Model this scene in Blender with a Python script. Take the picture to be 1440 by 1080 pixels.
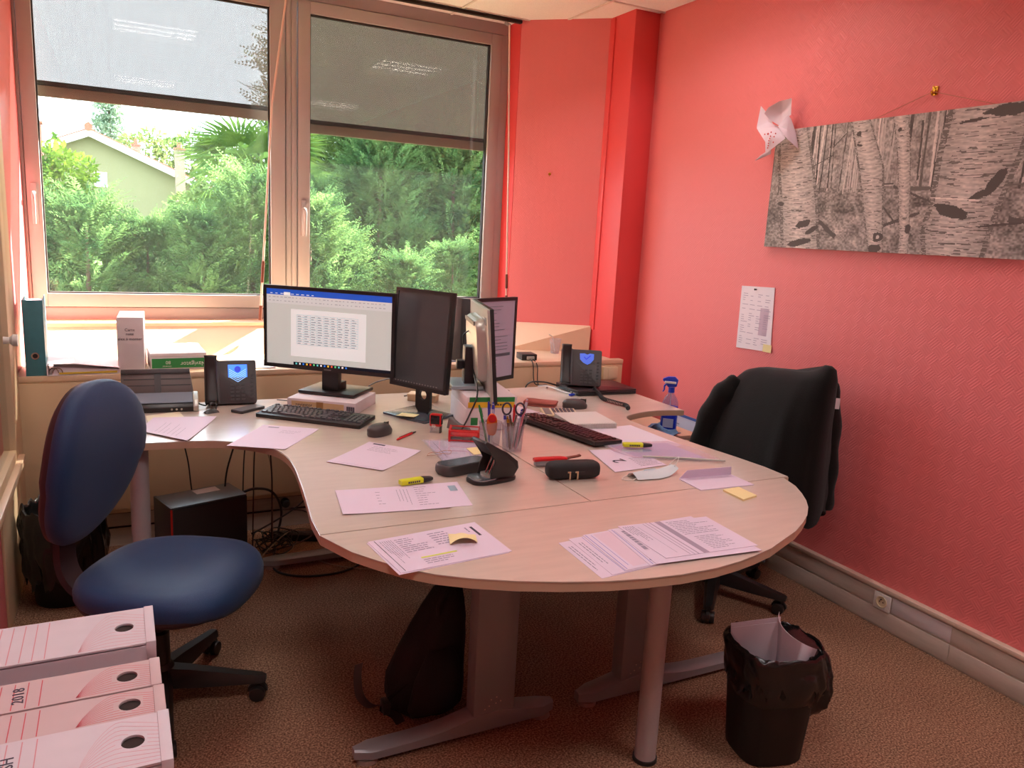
import bpy, bmesh, math, random
import numpy as np
from mathutils import Vector, Matrix
from math import sin, cos, pi, radians as R

for o in list(bpy.data.objects):
    bpy.data.objects.remove(o)
SC = bpy.context.scene
COL = SC.collection

# ------------------------------------------------------------------ camera, world, sun, exposure
cam_d = bpy.data.cameras.new('camera')
cam_d.sensor_fit = 'HORIZONTAL'
cam_d.sensor_width = 36.0
cam_d.lens = 36.0 * 1094.88 / 1440.0
cam_d.clip_start = 0.02
cam_d.clip_end = 500
cam = bpy.data.objects.new('camera', cam_d)
COL.objects.link(cam)
_p, _r, _y = 0.18991104, 0.05322360, 0.47229330
_f = Vector((sin(_y) * cos(_p), cos(_y) * cos(_p), -sin(_p)))
_r0 = Vector((cos(_y), -sin(_y), 0))
_u0 = _r0.cross(_f)
_ri = cos(_r) * _r0 + sin(_r) * _u0
_u = -sin(_r) * _r0 + cos(_r) * _u0
cam.matrix_world = Matrix(((_ri.x, _u.x, -_f.x, 0), (_ri.y, _u.y, -_f.y, 0), (_ri.z, _u.z, -_f.z, 1.5), (0, 0, 0, 1)))
SC.camera = cam

world = bpy.data.worlds.new('sky')
SC.world = world
world.use_nodes = True
wn = world.node_tree.nodes['Background']
wn.inputs['Color'].default_value = (0.76, 0.88, 1.0, 1)
wn.inputs['Strength'].default_value = 7.5

sun_d = bpy.data.lights.new('sun', 'SUN')
sun_d.energy = 56.0
sun_d.angle = R(0.6)
sun_d.color = (1.0, 0.91, 0.78)
sun = bpy.data.objects.new('sun', sun_d)
COL.objects.link(sun)
_el, _az = R(42), R(60)      # azimuth from +y towards +x
_to = Vector((sin(_az) * cos(_el), cos(_az) * cos(_el), sin(_el)))
sun.rotation_euler = (-_to).to_track_quat('-Z', 'Y').to_euler()

LAMP_W = 16.0                # rear ceiling luminaires, watts each
LAMP_FRONT = 9.0            # the two over the desks
SC.view_settings.view_transform = 'Standard'
SC.view_settings.look = 'None'
SC.view_settings.exposure = 0.38
SC.view_settings.gamma = 1.0
SC.view_settings.use_curve_mapping = False

# ------------------------------------------------------------------ helpers
def srgb(r, g, b):
    f = lambda c: (c / 255 / 12.92) if c / 255 <= 0.04045 else ((c / 255 + 0.055) / 1.055) ** 2.4
    return (f(r), f(g), f(b), 1)

MATS = {}
def mat(name, col, rough=0.5, metal=0.0, var=0.0, vscale=20.0, bump=0.0, bscale=200.0, spec=0.5, emit=None, alpha=1.0, trans=0.0, sheen=0.0, coat=0.0, stretch=None):
    if name in MATS: return MATS[name]
    m = bpy.data.materials.new(name)
    m.use_nodes = True
    nt = m.node_tree
    b = nt.nodes['Principled BSDF']
    b.inputs['Base Color'].default_value = col
    b.inputs['Roughness'].default_value = rough
    b.inputs['Metallic'].default_value = metal
    b.inputs['Specular IOR Level'].default_value = spec
    b.inputs['Transmission Weight'].default_value = trans
    b.inputs['Alpha'].default_value = alpha
    b.inputs['Sheen Weight'].default_value = sheen
    b.inputs['Coat Weight'].default_value = coat; b.inputs['Coat Roughness'].default_value = 0.16
    if emit:
        b.inputs['Emission Color'].default_value = col
        b.inputs['Emission Strength'].default_value = emit
    if var or bump:
        tc = nt.nodes.new('ShaderNodeTexCoord')
        src = tc.outputs['Object']
        if stretch:
            mp = nt.nodes.new('ShaderNodeMapping')
            mp.inputs['Scale'].default_value = stretch
            nt.links.new(src, mp.inputs['Vector'])
            src = mp.outputs['Vector']
    if var:
        n = nt.nodes.new('ShaderNodeTexNoise')
        n.inputs['Scale'].default_value = vscale
        n.inputs['Detail'].default_value = 4
        nt.links.new(src, n.inputs['Vector'])
        mx = nt.nodes.new('ShaderNodeMix'); mx.data_type = 'RGBA'
        mx.inputs['A'].default_value = tuple(c * (1 - var) for c in col[:3]) + (1,)
        mx.inputs['B'].default_value = tuple(min(1, c * (1 + var)) for c in col[:3]) + (1,)
        rm = nt.nodes.new('ShaderNodeMapRange')
        rm.inputs['From Min'].default_value = 0.3
        rm.inputs['From Max'].default_value = 0.7
        nt.links.new(n.outputs['Fac'], rm.inputs['Value'])
        nt.links.new(rm.outputs['Result'], mx.inputs['Factor'])
        nt.links.new(mx.outputs['Result'], b.inputs['Base Color'])
    if bump:
        n = nt.nodes.new('ShaderNodeTexNoise')
        n.inputs['Scale'].default_value = bscale
        n.inputs['Detail'].default_value = 3
        nt.links.new(src, n.inputs['Vector'])
        bp = nt.nodes.new('ShaderNodeBump')
        bp.inputs['Strength'].default_value = bump
        bp.inputs['Distance'].default_value = 0.003
        nt.links.new(n.outputs['Fac'], bp.inputs['Height'])
        nt.links.new(bp.outputs['Normal'], b.inputs['Normal'])
    MATS[name] = m
    return m

class MB:
    def __init__(s): s.v = []; s.f = []; s.m = []
    def add(s, vs, fs, mi=0):
        n = len(s.v); s.v += [tuple(p) for p in vs]; s.f += [tuple(i + n for i in f) for f in fs]; s.m += [mi] * len(fs); return s
    def box(s, x0, x1, y0, y1, z0, z1, M=None, mi=0):
        vs = [Vector((x, y, z)) for z in (z0, z1) for y in (y0, y1) for x in (x0, x1)]
        if M is not None: vs = [M @ p for p in vs]
        return s.add(vs, [(0, 2, 3, 1), (4, 5, 7, 6), (0, 1, 5, 4), (2, 6, 7, 3), (0, 4, 6, 2), (1, 3, 7, 5)], mi)
    def prism(s, poly, z0, z1, M=None, mi=0):
        n = len(poly)
        a = sum(poly[i][0] * poly[(i + 1) % n][1] - poly[(i + 1) % n][0] * poly[i][1] for i in range(n))
        if a < 0: poly = poly[::-1]
        vs = [Vector((p[0], p[1], z0)) for p in poly] + [Vector((p[0], p[1], z1)) for p in poly]
        if M is not None: vs = [M @ p for p in vs]
        fs = [tuple(range(n))[::-1], tuple(range(n, 2 * n))] + [(i, (i + 1) % n, (i + 1) % n + n, i + n) for i in range(n)]
        return s.add(vs, fs, mi)
    def loft(s, rings, cap=True, closed=True, mi=0):
        n = len(rings[0]); vs = [p for r in rings for p in r]; fs = []
        for k in range(len(rings) - 1):
            for i in range(n if closed else n - 1):
                j = (i + 1) % n
                fs.append((k * n + i, k * n + j, (k + 1) * n + j, (k + 1) * n + i))
        if cap and closed:
            fs.append(tuple(range(n))[::-1]); fs.append(tuple(range((len(rings) - 1) * n, len(rings) * n)))
        return s.add(vs, fs, mi)
    def cyl(s, p0, p1, r0, r1=None, n=16, mi=0):
        r1 = r0 if r1 is None else r1
        p0, p1 = Vector(p0), Vector(p1); d = (p1 - p0).normalized()
        a = d.orthogonal().normalized(); b = d.cross(a)
        return s.loft([[p + (a * cos(2 * pi * i / n) + b * sin(2 * pi * i / n)) * r for i in range(n)] for p, r in ((p0, r0), (p1, r1))], mi=mi)
    def tube(s, pts, r, n=8, mi=0, smooth=0):
        pts = [Vector(p) for p in pts]
        n0 = len(pts)
        if smooth: pts = catmull(pts, smooth)
        if isinstance(r, (list, tuple)): rs = [float(np.interp(i / max(1, len(pts) - 1) * (len(r) - 1), range(len(r)), r)) for i in range(len(pts))]
        else: rs = [r] * len(pts)
        rings = []; a = None
        for i, p in enumerate(pts):
            d = (pts[min(i + 1, len(pts) - 1)] - pts[max(i - 1, 0)])
            d = d.normalized() if d.length > 1e-9 else Vector((0, 0, 1))
            if a is None: a = d.orthogonal().normalized()
            else:
                a = a - d * a.dot(d)
                a = a.normalized() if a.length > 1e-6 else d.orthogonal().normalized()
            b = d.cross(a)
            rings.append([p + (a * cos(2 * pi * k / n) + b * sin(2 * pi * k / n)) * rs[i] for k in range(n)])
        return s.loft(rings, mi=mi)
    def lathe(s, prof, c=(0, 0, 0), n=24, mi=0, M=None):
        rings = []
        for r, z in prof:
            ring = [Vector((r * cos(2 * pi * i / n), r * sin(2 * pi * i / n), z)) for i in range(n)]
            if M is not None: ring = [M @ p for p in ring]
            rings.append([p + Vector(c) for p in ring])
        return s.loft(rings, mi=mi)
    def ribbon(s, pts, w, side, t=0.002, mi=0):      # flat strap
        pts = [Vector(p) for p in pts]; sd = Vector(side).normalized(); rings = []
        for i, p in enumerate(pts):
            d = (pts[min(i + 1, len(pts) - 1)] - pts[max(i - 1, 0)]).normalized(); nn = d.cross(sd).normalized()
            rings.append([p - sd * w / 2 - nn * t / 2, p + sd * w / 2 - nn * t / 2, p + sd * w / 2 + nn * t / 2, p - sd * w / 2 + nn * t / 2])
        return s.loft(rings, mi=mi)

def catmull(pts, k=6):
    out = []
    P = [pts[0]] + list(pts) + [pts[-1]]
    for i in range(1, len(P) - 2):
        a, b, c, d = P[i - 1], P[i], P[i + 1], P[i + 2]
        for j in range(k):
            t = j / k
            out.append(0.5 * ((2 * b) + (c - a) * t + (2 * a - 5 * b + 4 * c - d) * t * t + (3 * b - a - 3 * c + d) * t ** 3))
    out.append(P[-2]); return out

def obj(name, mb, m, parent=None, bevel=0.0, seg=2, smooth=None, loc=None, rot=None, kind=None, label=None):
    me = bpy.data.meshes.new(name)
    me.from_pydata([tuple(v) for v in mb.v], [], mb.f)
    ms = m if isinstance(m, (list, tuple)) else [m]
    for x in ms: me.materials.append(x)
    if len(ms) > 1: me.polygons.foreach_set('material_index', mb.m)
    bm = bmesh.new(); bm.from_mesh(me)
    bmesh.ops.recalc_face_normals(bm, faces=bm.faces)
    if bevel > 0:
        ed = [e for e in bm.edges if len(e.link_faces) == 2 and e.calc_face_angle(0) > R(25)]
        bmesh.ops.bevel(bm, geom=ed, offset=bevel, segments=seg, profile=0.5, affect='EDGES', clamp_overlap=True)
    bm.to_mesh(me); bm.free()
    if smooth is None: smooth = 35 if bevel > 0 else 0
    if smooth:
        me.polygons.foreach_set('use_smooth', [True] * len(me.polygons))
        me.set_sharp_from_angle(angle=R(smooth))
    o = bpy.data.objects.new(name, me); COL.objects.link(o)
    if parent is not None: o.parent = parent
    if loc is not None: o.location = loc
    if rot is not None: o.rotation_euler = rot
    if kind: o['kind'] = kind
    if label: o['label'] = label
    return o

def thing(name, label, cat, loc=(0, 0, 0), rz=0.0, group=None):
    o = bpy.data.objects.new(name, None); o.empty_display_size = 0.05
    COL.objects.link(o); o.location = loc; o.rotation_euler = (0, 0, rz)
    o['label'] = label; o['category'] = cat
    if group: o['group'] = group
    return o
def tag(o, label, cat, group=None, kind=None):
    o['label'] = label; o['category'] = cat
    if group: o['group'] = group
    if kind: o['kind'] = kind
    return o
def struct(name, mb, m, parent=None, **k):
    o = obj(name, mb, m, parent, **k)
    o['kind'] = 'structure'
    return o
def sempty(name):
    o = bpy.data.objects.new(name, None); COL.objects.link(o); o['kind'] = 'structure'; return o

def rrect(w, h, r, n=5, cx=0, cy=0):
    pts = []
    for sx, sy, a0 in ((1, 1, 0), (-1, 1, 90), (-1, -1, 180), (1, -1, 270)):
        for i in range(n + 1):
            a = R(a0 + 90 * i / n)
            pts.append((cx + sx * (w / 2 - r) + r * cos(a), cy + sy * (h / 2 - r) + r * sin(a)))
    return pts
def superell(a, b, e=2.5, n=32, cx=0, cy=0):
    out = []
    for i in range(n):
        t = 2 * pi * i / n; c, s_ = cos(t), sin(t)
        out.append((cx + a * math.copysign(abs(c) ** (2 / e), c), cy + b * math.copysign(abs(s_) ** (2 / e), s_)))
    return out
def text(name, s, size, M, m, parent, align='CENTER', ext=0.0002, label=None, bold=0):
    cu = bpy.data.curves.new(name, 'FONT'); cu.body = s; cu.size = size; cu.extrude = ext; cu.align_x = align; cu.align_y = 'CENTER'
    cu.offset = bold; cu.resolution_u = 2
    t = bpy.data.objects.new(name, cu); COL.objects.link(t)
    dg = bpy.context.evaluated_depsgraph_get()
    me = bpy.data.meshes.new_from_object(t.evaluated_get(dg))
    bpy.data.objects.remove(t)
    me.transform(M); me.materials.clear(); me.materials.append(m)
    o = bpy.data.objects.new(name, me); COL.objects.link(o); o.parent = parent
    if label: o['label'] = label
    return o
def T(x=0, y=0, z=0, rx=0, ry=0, rz=0):
    return Matrix.Translation((x, y, z)) @ Matrix.Rotation(rz, 4, 'Z') @ Matrix.Rotation(ry, 4, 'Y') @ Matrix.Rotation(rx, 4, 'X')

rnd = random.Random(7)

# ------------------------------------------------------------------ materials
def wallpaper(name, col):
    m = bpy.data.materials.new(name); m.use_nodes = True; nt = m.node_tree; N = nt.nodes; L = nt.links
    b = N['Principled BSDF']; b.inputs['Base Color'].default_value = col; b.inputs['Roughness'].default_value = 0.42
    b.inputs['Specular IOR Level'].default_value = 0.35
    tc = N.new('ShaderNodeTexCoord')
    sx = N.new('ShaderNodeSeparateXYZ'); L.new(tc.outputs['Object'], sx.inputs[0])
    add = N.new('ShaderNodeMath'); add.operation = 'SUBTRACT'; L.new(sx.outputs['X'], add.inputs[0]); L.new(sx.outputs['Y'], add.inputs[1])
    cb = N.new('ShaderNodeCombineXYZ'); L.new(add.outputs[0], cb.inputs['X']); L.new(sx.outputs['Z'], cb.inputs['Y'])
    ws = []
    for a in (45, -45):
        mp = N.new('ShaderNodeMapping'); mp.inputs['Rotation'].default_value = (0, 0, R(a)); L.new(cb.outputs[0], mp.inputs['Vector'])
        w = N.new('ShaderNodeTexWave'); w.inputs['Scale'].default_value = 32; w.inputs['Distortion'].default_value = 0.6; w.inputs['Detail'].default_value = 2
        L.new(mp.outputs[0], w.inputs['Vector']); ws.append(w)
    mp = N.new('ShaderNodeMapping'); mp.inputs['Rotation'].default_value = (0, 0, R(45)); L.new(cb.outputs[0], mp.inputs['Vector'])
    ck = N.new('ShaderNodeTexChecker'); ck.inputs['Scale'].default_value = 24; L.new(mp.outputs[0], ck.inputs['Vector'])
    mx = N.new('ShaderNodeMix'); L.new(ck.outputs['Fac'], mx.inputs['Factor']); L.new(ws[0].outputs['Fac'], mx.inputs['A']); L.new(ws[1].outputs['Fac'], mx.inputs['B'])
    bp = N.new('ShaderNodeBump'); bp.inputs['Strength'].default_value = 0.30; bp.inputs['Distance'].default_value = 0.0022
    L.new(mx.outputs['Result'], bp.inputs['Height']); L.new(bp.outputs['Normal'], b.inputs['Normal'])
    return m
M_RED = wallpaper('red_wallpaper', srgb(230, 122, 122))
M_REDP = mat('red_paint', srgb(226, 72, 72), 0.5, bump=0.05, bscale=90)
M_CEIL = mat('ceiling_tile', srgb(244, 240, 236), 0.9, var=0.05, vscale=160, bump=0.3, bscale=260)
M_TBAR = mat('ceiling_rail', srgb(226, 216, 208), 0.5)
M_DARK = mat('dark_gap', srgb(40, 26, 22), 0.8)
M_FRAME = mat('window_aluminium', srgb(176, 168, 164), 0.42, metal=0.1, var=0.03, vscale=3)
M_BEIGE = mat('beige_panel', srgb(214, 186, 150), 0.5, var=0.03, vscale=4)
M_SILL = mat('sill_laminate', srgb(228, 196, 164), 0.35, var=0.03, vscale=3)
M_TRUNK = mat('grey_trunking', srgb(196, 184, 172), 0.45, var=0.08, vscale=9, stretch=(1, 1, 6))
M_TRUNKW = mat('white_trunking', srgb(210, 204, 206), 0.4)
M_WOOD = mat('ash_laminate', srgb(204, 186, 172), 0.30, coat=0.55, var=0.05, vscale=5, spec=0.6, stretch=(1.5, 9, 1), bump=0.03, bscale=60)
M_WOODE = mat('ash_edge', srgb(196, 166, 140), 0.45)
M_STEEL = mat('grey_powder_steel', srgb(150, 148, 150), 0.38, metal=0.2)
M_POLE = mat('light_grey_pole', srgb(184, 178, 178), 0.4, metal=0.2)
M_BLK = mat('black_plastic', srgb(38, 34, 33), 0.4, bump=0.05, bscale=500)
M_BLKG = mat('black_gloss', srgb(22, 20, 21), 0.15)
M_DGREY = mat('dark_grey_plastic', srgb(66, 62, 62), 0.42)
M_GREY = mat('grey_plastic', srgb(120, 118, 116), 0.4)
M_SILV = mat('silver_plastic', srgb(188, 186, 176), 0.35, metal=0.35)
M_WHITE = mat('white_plastic', srgb(225, 220, 214), 0.4)
M_CREAM = mat('cream_plastic', srgb(222, 206, 170), 0.45)
M_CHROME = mat('chrome', srgb(210, 208, 205), 0.18, metal=1.0)
M_PAPER = mat('white_paper', srgb(226, 214, 226), 0.7)
M_PAPERL = mat('lilac_white_paper', srgb(222, 205, 222), 0.7)
M_PRINT = mat('print_grey', srgb(150, 138, 158), 0.8)
M_PRINTD = mat('print_dark', srgb(70, 62, 78), 0.8)
M_YEL = mat('sticky_yellow', srgb(238, 220, 160), 0.7)
M_HL = mat('fluo_yellow', srgb(214, 220, 20), 0.35)
M_CARD = mat('white_card', srgb(226, 214, 216), 0.7, var=0.02, vscale=30)
M_CARDB = mat('kraft_inside', srgb(190, 150, 120), 0.8)
M_REDLN = mat('red_print', srgb(196, 84, 92), 0.8)
M_BLUEF = mat('blue_fabric', srgb(12, 54, 98), 0.55, var=0.18, vscale=420, bump=0.35, bscale=700, sheen=0.12, spec=0.5)
M_BLKF = mat('black_fleece', srgb(20, 17, 16), 0.95, bump=0.4, bscale=260, sheen=0.15, spec=0.15)
M_BAG = mat('black_bin_bag', srgb(20, 18, 18), 0.24, spec=0.7, bump=0.5, bscale=40)
M_BIN = mat('black_bin', srgb(20, 18, 18), 0.5)
M_PACK = mat('black_nylon', srgb(20, 17, 20), 0.85, bump=0.5, bscale=120)
M_REDPL = mat('red_plastic', srgb(206, 30, 34), 0.3)
M_BLUE = mat('blue_plastic', srgb(36, 66, 190), 0.35)
M_BRASS = mat('brass', srgb(205, 160, 60), 0.25, metal=1.0)
M_TEAL = mat('teal_board', srgb(62, 120, 132), 0.6, var=0.05, vscale=40)
M_GREEN = mat('green_print', srgb(40, 132, 66), 0.6)
M_BROWN = mat('brown_plastic', srgb(110, 60, 44), 0.4)
M_WROD = mat('cream_rod', srgb(228, 196, 180), 0.4)

def carpet():
    m = bpy.data.materials.new('brown_carpet'); m.use_nodes = True; nt = m.node_tree; N = nt.nodes; L = nt.links
    b = N['Principled BSDF']; b.inputs['Roughness'].default_value = 0.95; b.inputs['Specular IOR Level'].default_value = 0.1
    tc = N.new('ShaderNodeTexCoord')
    n = N.new('ShaderNodeTexNoise'); n.inputs['Scale'].default_value = 170; n.inputs['Detail'].default_value = 3; L.new(tc.outputs['Object'], n.inputs['Vector'])
    cr = N.new('ShaderNodeValToRGB'); cr.color_ramp.elements[0].position = 0.35; cr.color_ramp.elements[0].color = srgb(108, 76, 58)
    cr.color_ramp.elements[1].position = 0.68; cr.color_ramp.elements[1].color = srgb(200, 158, 128)
    e = cr.color_ramp.elements.new(0.5); e.color = srgb(150, 112, 90)
    L.new(n.outputs['Fac'], cr.inputs[0])
    n2 = N.new('ShaderNodeTexNoise'); n2.inputs['Scale'].default_value = 4; L.new(tc.outputs['Object'], n2.inputs['Vector'])
    mx = N.new('ShaderNodeMix'); mx.data_type = 'RGBA'; mx.blend_type = 'MULTIPLY'; mx.inputs['Factor'].default_value = 0.3
    L.new(cr.outputs[0], mx.inputs['A']); L.new(n2.outputs['Fac'], mx.inputs['B']); L.new(mx.outputs['Result'], b.inputs['Base Color'])
    bp = N.new('ShaderNodeBump'); bp.inputs['Strength'].default_value = 0.6; bp.inputs['Distance'].default_value = 0.004
    L.new(n.outputs['Fac'], bp.inputs['Height']); L.new(bp.outputs['Normal'], b.inputs['Normal'])
    return m
M_CARPET = carpet()

def thin_glass(name, tint, gloss=0.08, rough=0.0, haze=0.0, diff=False):
    m = bpy.data.materials.new(name); m.use_nodes = True; nt = m.node_tree; N = nt.nodes; L = nt.links
    N.remove(N['Principled BSDF']); out = N['Material Output']
    tr = N.new('ShaderNodeBsdfTransparent'); tr.inputs['Color'].default_value = tint
    gl = N.new('ShaderNodeBsdfGlossy'); gl.inputs['Roughness'].default_value = rough
    fr = N.new('ShaderNodeFresnel'); fr.inputs['IOR'].default_value = 1.5
    ge = N.new('ShaderNodeNewGeometry'); iv = N.new('ShaderNodeMath'); iv.operation = 'SUBTRACT'; iv.inputs[0].default_value = 1.0; L.new(ge.outputs['Backfacing'], iv.inputs[1])
    ml = N.new('ShaderNodeMath'); ml.operation = 'MULTIPLY'; L.new(fr.outputs[0], ml.inputs[0]); L.new(iv.outputs[0], ml.inputs[1])
    mx = N.new('ShaderNodeMixShader'); L.new(ml.outputs[0], mx.inputs[0]); L.new(tr.outputs[0], mx.inputs[1]); L.new(gl.outputs[0], mx.inputs[2])
    last = mx
    if haze:
        df = N.new('ShaderNodeBsdfDiffuse' if diff else 'ShaderNodeBsdfTranslucent'); df.inputs['Color'].default_value = (0.9, 0.92, 0.9, 1)
        m2 = N.new('ShaderNodeMixShader'); m2.inputs[0].default_value = haze
        L.new(mx.outputs[0], m2.inputs[1]); L.new(df.outputs[0], m2.inputs[2]); last = m2
    L.new(last.outputs[0], out.inputs['Surface'])
    return m
M_GLASS = thin_glass('window_glass', (0.97, 0.98, 0.97, 1), haze=0.004)
M_CUP = thin_glass('clear_plastic', (0.90, 0.88, 0.92, 1), haze=0.10, diff=True)
M_SLEEVE = thin_glass('clear_sleeve', (0.95, 0.94, 0.98, 1), haze=0.12, diff=True)

def screen_fabric():
    m = bpy.data.materials.new('screen_fabric'); m.use_nodes = True; nt = m.node_tree; N = nt.nodes; L = nt.links
    N.remove(N['Principled BSDF']); out = N['Material Output']
    tc = N.new('ShaderNodeTexCoord'); mp = N.new('ShaderNodeMapping'); mp.inputs['Scale'].default_value = (120, 1, 8); L.new(tc.outputs['Object'], mp.inputs[0])
    n = N.new('ShaderNodeTexNoise'); n.inputs['Scale'].default_value = 1.0; L.new(mp.outputs[0], n.inputs['Vector'])
    mr = N.new('ShaderNodeMapRange'); mr.inputs['To Min'].default_value = 0.24; mr.inputs['To Max'].default_value = 0.30; L.new(n.outputs['Fac'], mr.inputs['Value'])
    tr = N.new('ShaderNodeBsdfTransparent')
    df = N.new('ShaderNodeBsdfDiffuse'); df.inputs['Color'].default_value = srgb(90, 84, 80)
    tl = N.new('ShaderNodeBsdfTranslucent'); tl.inputs['Color'].default_value = srgb(88, 80, 74)
    m1 = N.new('ShaderNodeMixShader'); m1.inputs[0].default_value = 0.4; L.new(df.outputs[0], m1.inputs[1]); L.new(tl.outputs[0], m1.inputs[2])
    m2 = N.new('ShaderNodeMixShader'); L.new(mr.outputs[0], m2.inputs[0]); L.new(m1.outputs[0], m2.inputs[1]); L.new(tr.outputs[0], m2.inputs[2])
    L.new(m2.outputs[0], out.inputs['Surface'])
    return m
M_SCREENF = screen_fabric()

def leaf_mat(name, c1, c2, tl=0.35, sc=3.0):
    m = bpy.data.materials.new(name); m.use_nodes = True; nt = m.node_tree; N = nt.nodes; L = nt.links
    N.remove(N['Principled BSDF']); out = N['Material Output']
    tc = N.new('ShaderNodeTexCoord'); n = N.new('ShaderNodeTexNoise'); n.inputs['Scale'].default_value = sc; n.inputs['Detail'].default_value = 5
    L.new(tc.outputs['Object'], n.inputs['Vector'])
    cr = N.new('ShaderNodeValToRGB'); cr.color_ramp.elements[0].position = 0.35; cr.color_ramp.elements[0].color = c1
    cr.color_ramp.elements[1].position = 0.65; cr.color_ramp.elements[1].color = c2; L.new(n.outputs['Fac'], cr.inputs[0])
    d = N.new('ShaderNodeBsdfDiffuse'); t = N.new('ShaderNodeBsdfTranslucent'); L.new(cr.outputs[0], d.inputs[0]); L.new(cr.outputs[0], t.inputs[0])
    mx = N.new('ShaderNodeMixShader'); mx.inputs[0].default_value = tl; L.new(d.outputs[0], mx.inputs[1]); L.new(t.outputs[0], mx.inputs[2])
    L.new(mx.outputs[0], out.inputs['Surface'])
    return m
M_CYP = leaf_mat('conifer_green', srgb(52, 84, 50), srgb(104, 134, 78))
M_CYPD = leaf_mat('dark_conifer_green', srgb(48, 68, 40), srgb(100, 120, 64))
M_LAUREL = leaf_mat('laurel_green', srgb(58, 92, 34), srgb(120, 146, 54), sc=5)
M_PALM = leaf_mat('palm_green', srgb(62, 96, 46), srgb(122, 148, 70), sc=5)
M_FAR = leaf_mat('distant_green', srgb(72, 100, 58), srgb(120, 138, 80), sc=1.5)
M_BARK = mat('bark', srgb(96, 74, 58), 0.9, var=0.3, vscale=14, bump=0.6, bscale=40)
M_HOUSE = mat('yellow_render', srgb(112, 110, 82), 0.9, var=0.03, vscale=3)
M_ROOFT = mat('terracotta', srgb(136, 84, 66), 0.8, var=0.2, vscale=12)
M_GRASS = mat('lawn', srgb(80, 104, 50), 0.95, var=0.3, vscale=6)

# ------------------------------------------------------------------ room shell
XL, XR, YB, YW, ZC = -0.40, 2.75, -2.2, 4.56, 2.739  # most coordinates from here on were computed beforehand from image pixels
struct('floor', MB().box(XL - 0.1, XR + 0.1, YB - 0.1, 4.7, -0.10, 0.0), M_CARPET)
struct('wall_right', MB().box(XR, XR + 0.12, YB - 0.1, 4.7, -0.1, 2.9), M_RED)
struct('wall_left', MB().box(XL - 0.12, XL, 3.56, 4.60, -0.1, 2.9).box(XL - 0.12, XL, YB - 0.1, 2.80, -0.1, 2.9).box(XL - 0.12, XL, 2.80, 3.56, 2.3, 2.9).box(XL - 0.12, XL, 2.80, 3.56, -0.1, 0.50), M_RED)
struct('wall_rear', MB().box(XL - 0.1, XR + 0.1, YB - 0.12, YB, -0.1, 2.9), mat('rear_wall_paint', srgb(226, 200, 190), 0.7))
struct('wall_window', MB().box(-0.52, -0.40, 4.60, 4.75, -0.1, 2.9).box(-0.52, 2.3, 4.55, 4.70, -0.1, 0.940).box(-0.52, 2.3, 4.56, 4.70, 2.74, 2.95).box(-0.40, 2.2, 4.38, 4.56, 0.92, 0.9565), M_SILL)
struct('trim_6', MB().box(2.187, 2.3, 4.41, 4.70, -0.1, 2.9), M_REDP)
# angled panel and column
pd = Vector((2.586 - 2.185, 4.045 - 4.41, 0)); pn = Vector((pd.y, -pd.x, 0)).normalized()   # pn points out of the room?
if pn.dot(Vector((1, 1, 0))) < 0: pn = -pn
q = [(2.188, 4.412), (2.586, 4.045), (2.75, 4.045), (2.85, 4.5), (2.188, 4.62)]
struct('wall_angled', MB().prism(q, -0.1, 2.95), M_RED)
struct('wall_pier', MB().box(2.586, 2.76, 3.81, 4.06, -0.1, 2.95), M_REDP, bevel=0.004)
struct('trim_1', MB().box(2.578, 2.588, 4.00, 4.048, 0.955, 2.735), M_REDP, bevel=0.002)

ceil = struct('ceiling', MB().box(XL - 0.1, XR + 0.1, YB - 0.1, 4.72, 2.80, 2.90), M_DARK)
rail = MB()
xs = [x for x in [1.8 + 0.6 * k for k in range(-4, 3)] if XL < x < XR]
ys = [y for y in [3.77 - 0.6 * k for k in range(0, 11)] if YB < y < YW - 0.1]
for x in xs: rail.box(x - 0.006, x + 0.006, YB, YW, ZC - 0.001, ZC + 0.02)
for y in ys: rail.box(XL, XR, y - 0.006, y + 0.006, ZC - 0.0012, ZC + 0.02)
rail.box(XL, XR, 4.375, 4.38, ZC - 0.002, ZC + 0.02)
obj('ceiling_rail', rail, M_TBAR, ceil)
LAMPS = [(0.0, 2.57), (1.8, 2.57), (0.0, 0.17), (1.8, 0.17)]
gx = [XL] + xs + [XR]; gy = [YB] + ys[::-1] + [YW]
tile_me = {}
for i in range(len(gx) - 1):
    for j in range(len(gy) - 1):
        w, h = gx[i + 1] - gx[i], gy[j + 1] - gy[j]
        if any(abs(gx[i] - a) < 0.05 and abs(gy[j] - b) < 0.05 for a, b in LAMPS): continue
        k = (round(w, 3), round(h, 3))
        if k not in tile_me:
            o = obj('ceiling_tile', MB().box(0.007, w - 0.007, 0.007, h - 0.007, 0.004, 0.02), M_CEIL, ceil, bevel=0.0015, seg=1); tile_me[k] = o.data
        else:
            o = bpy.data.objects.new('ceiling_tile', tile_me[k]); COL.objects.link(o); o.parent = ceil
        o.location = (gx[i], gy[j], ZC)
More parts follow.
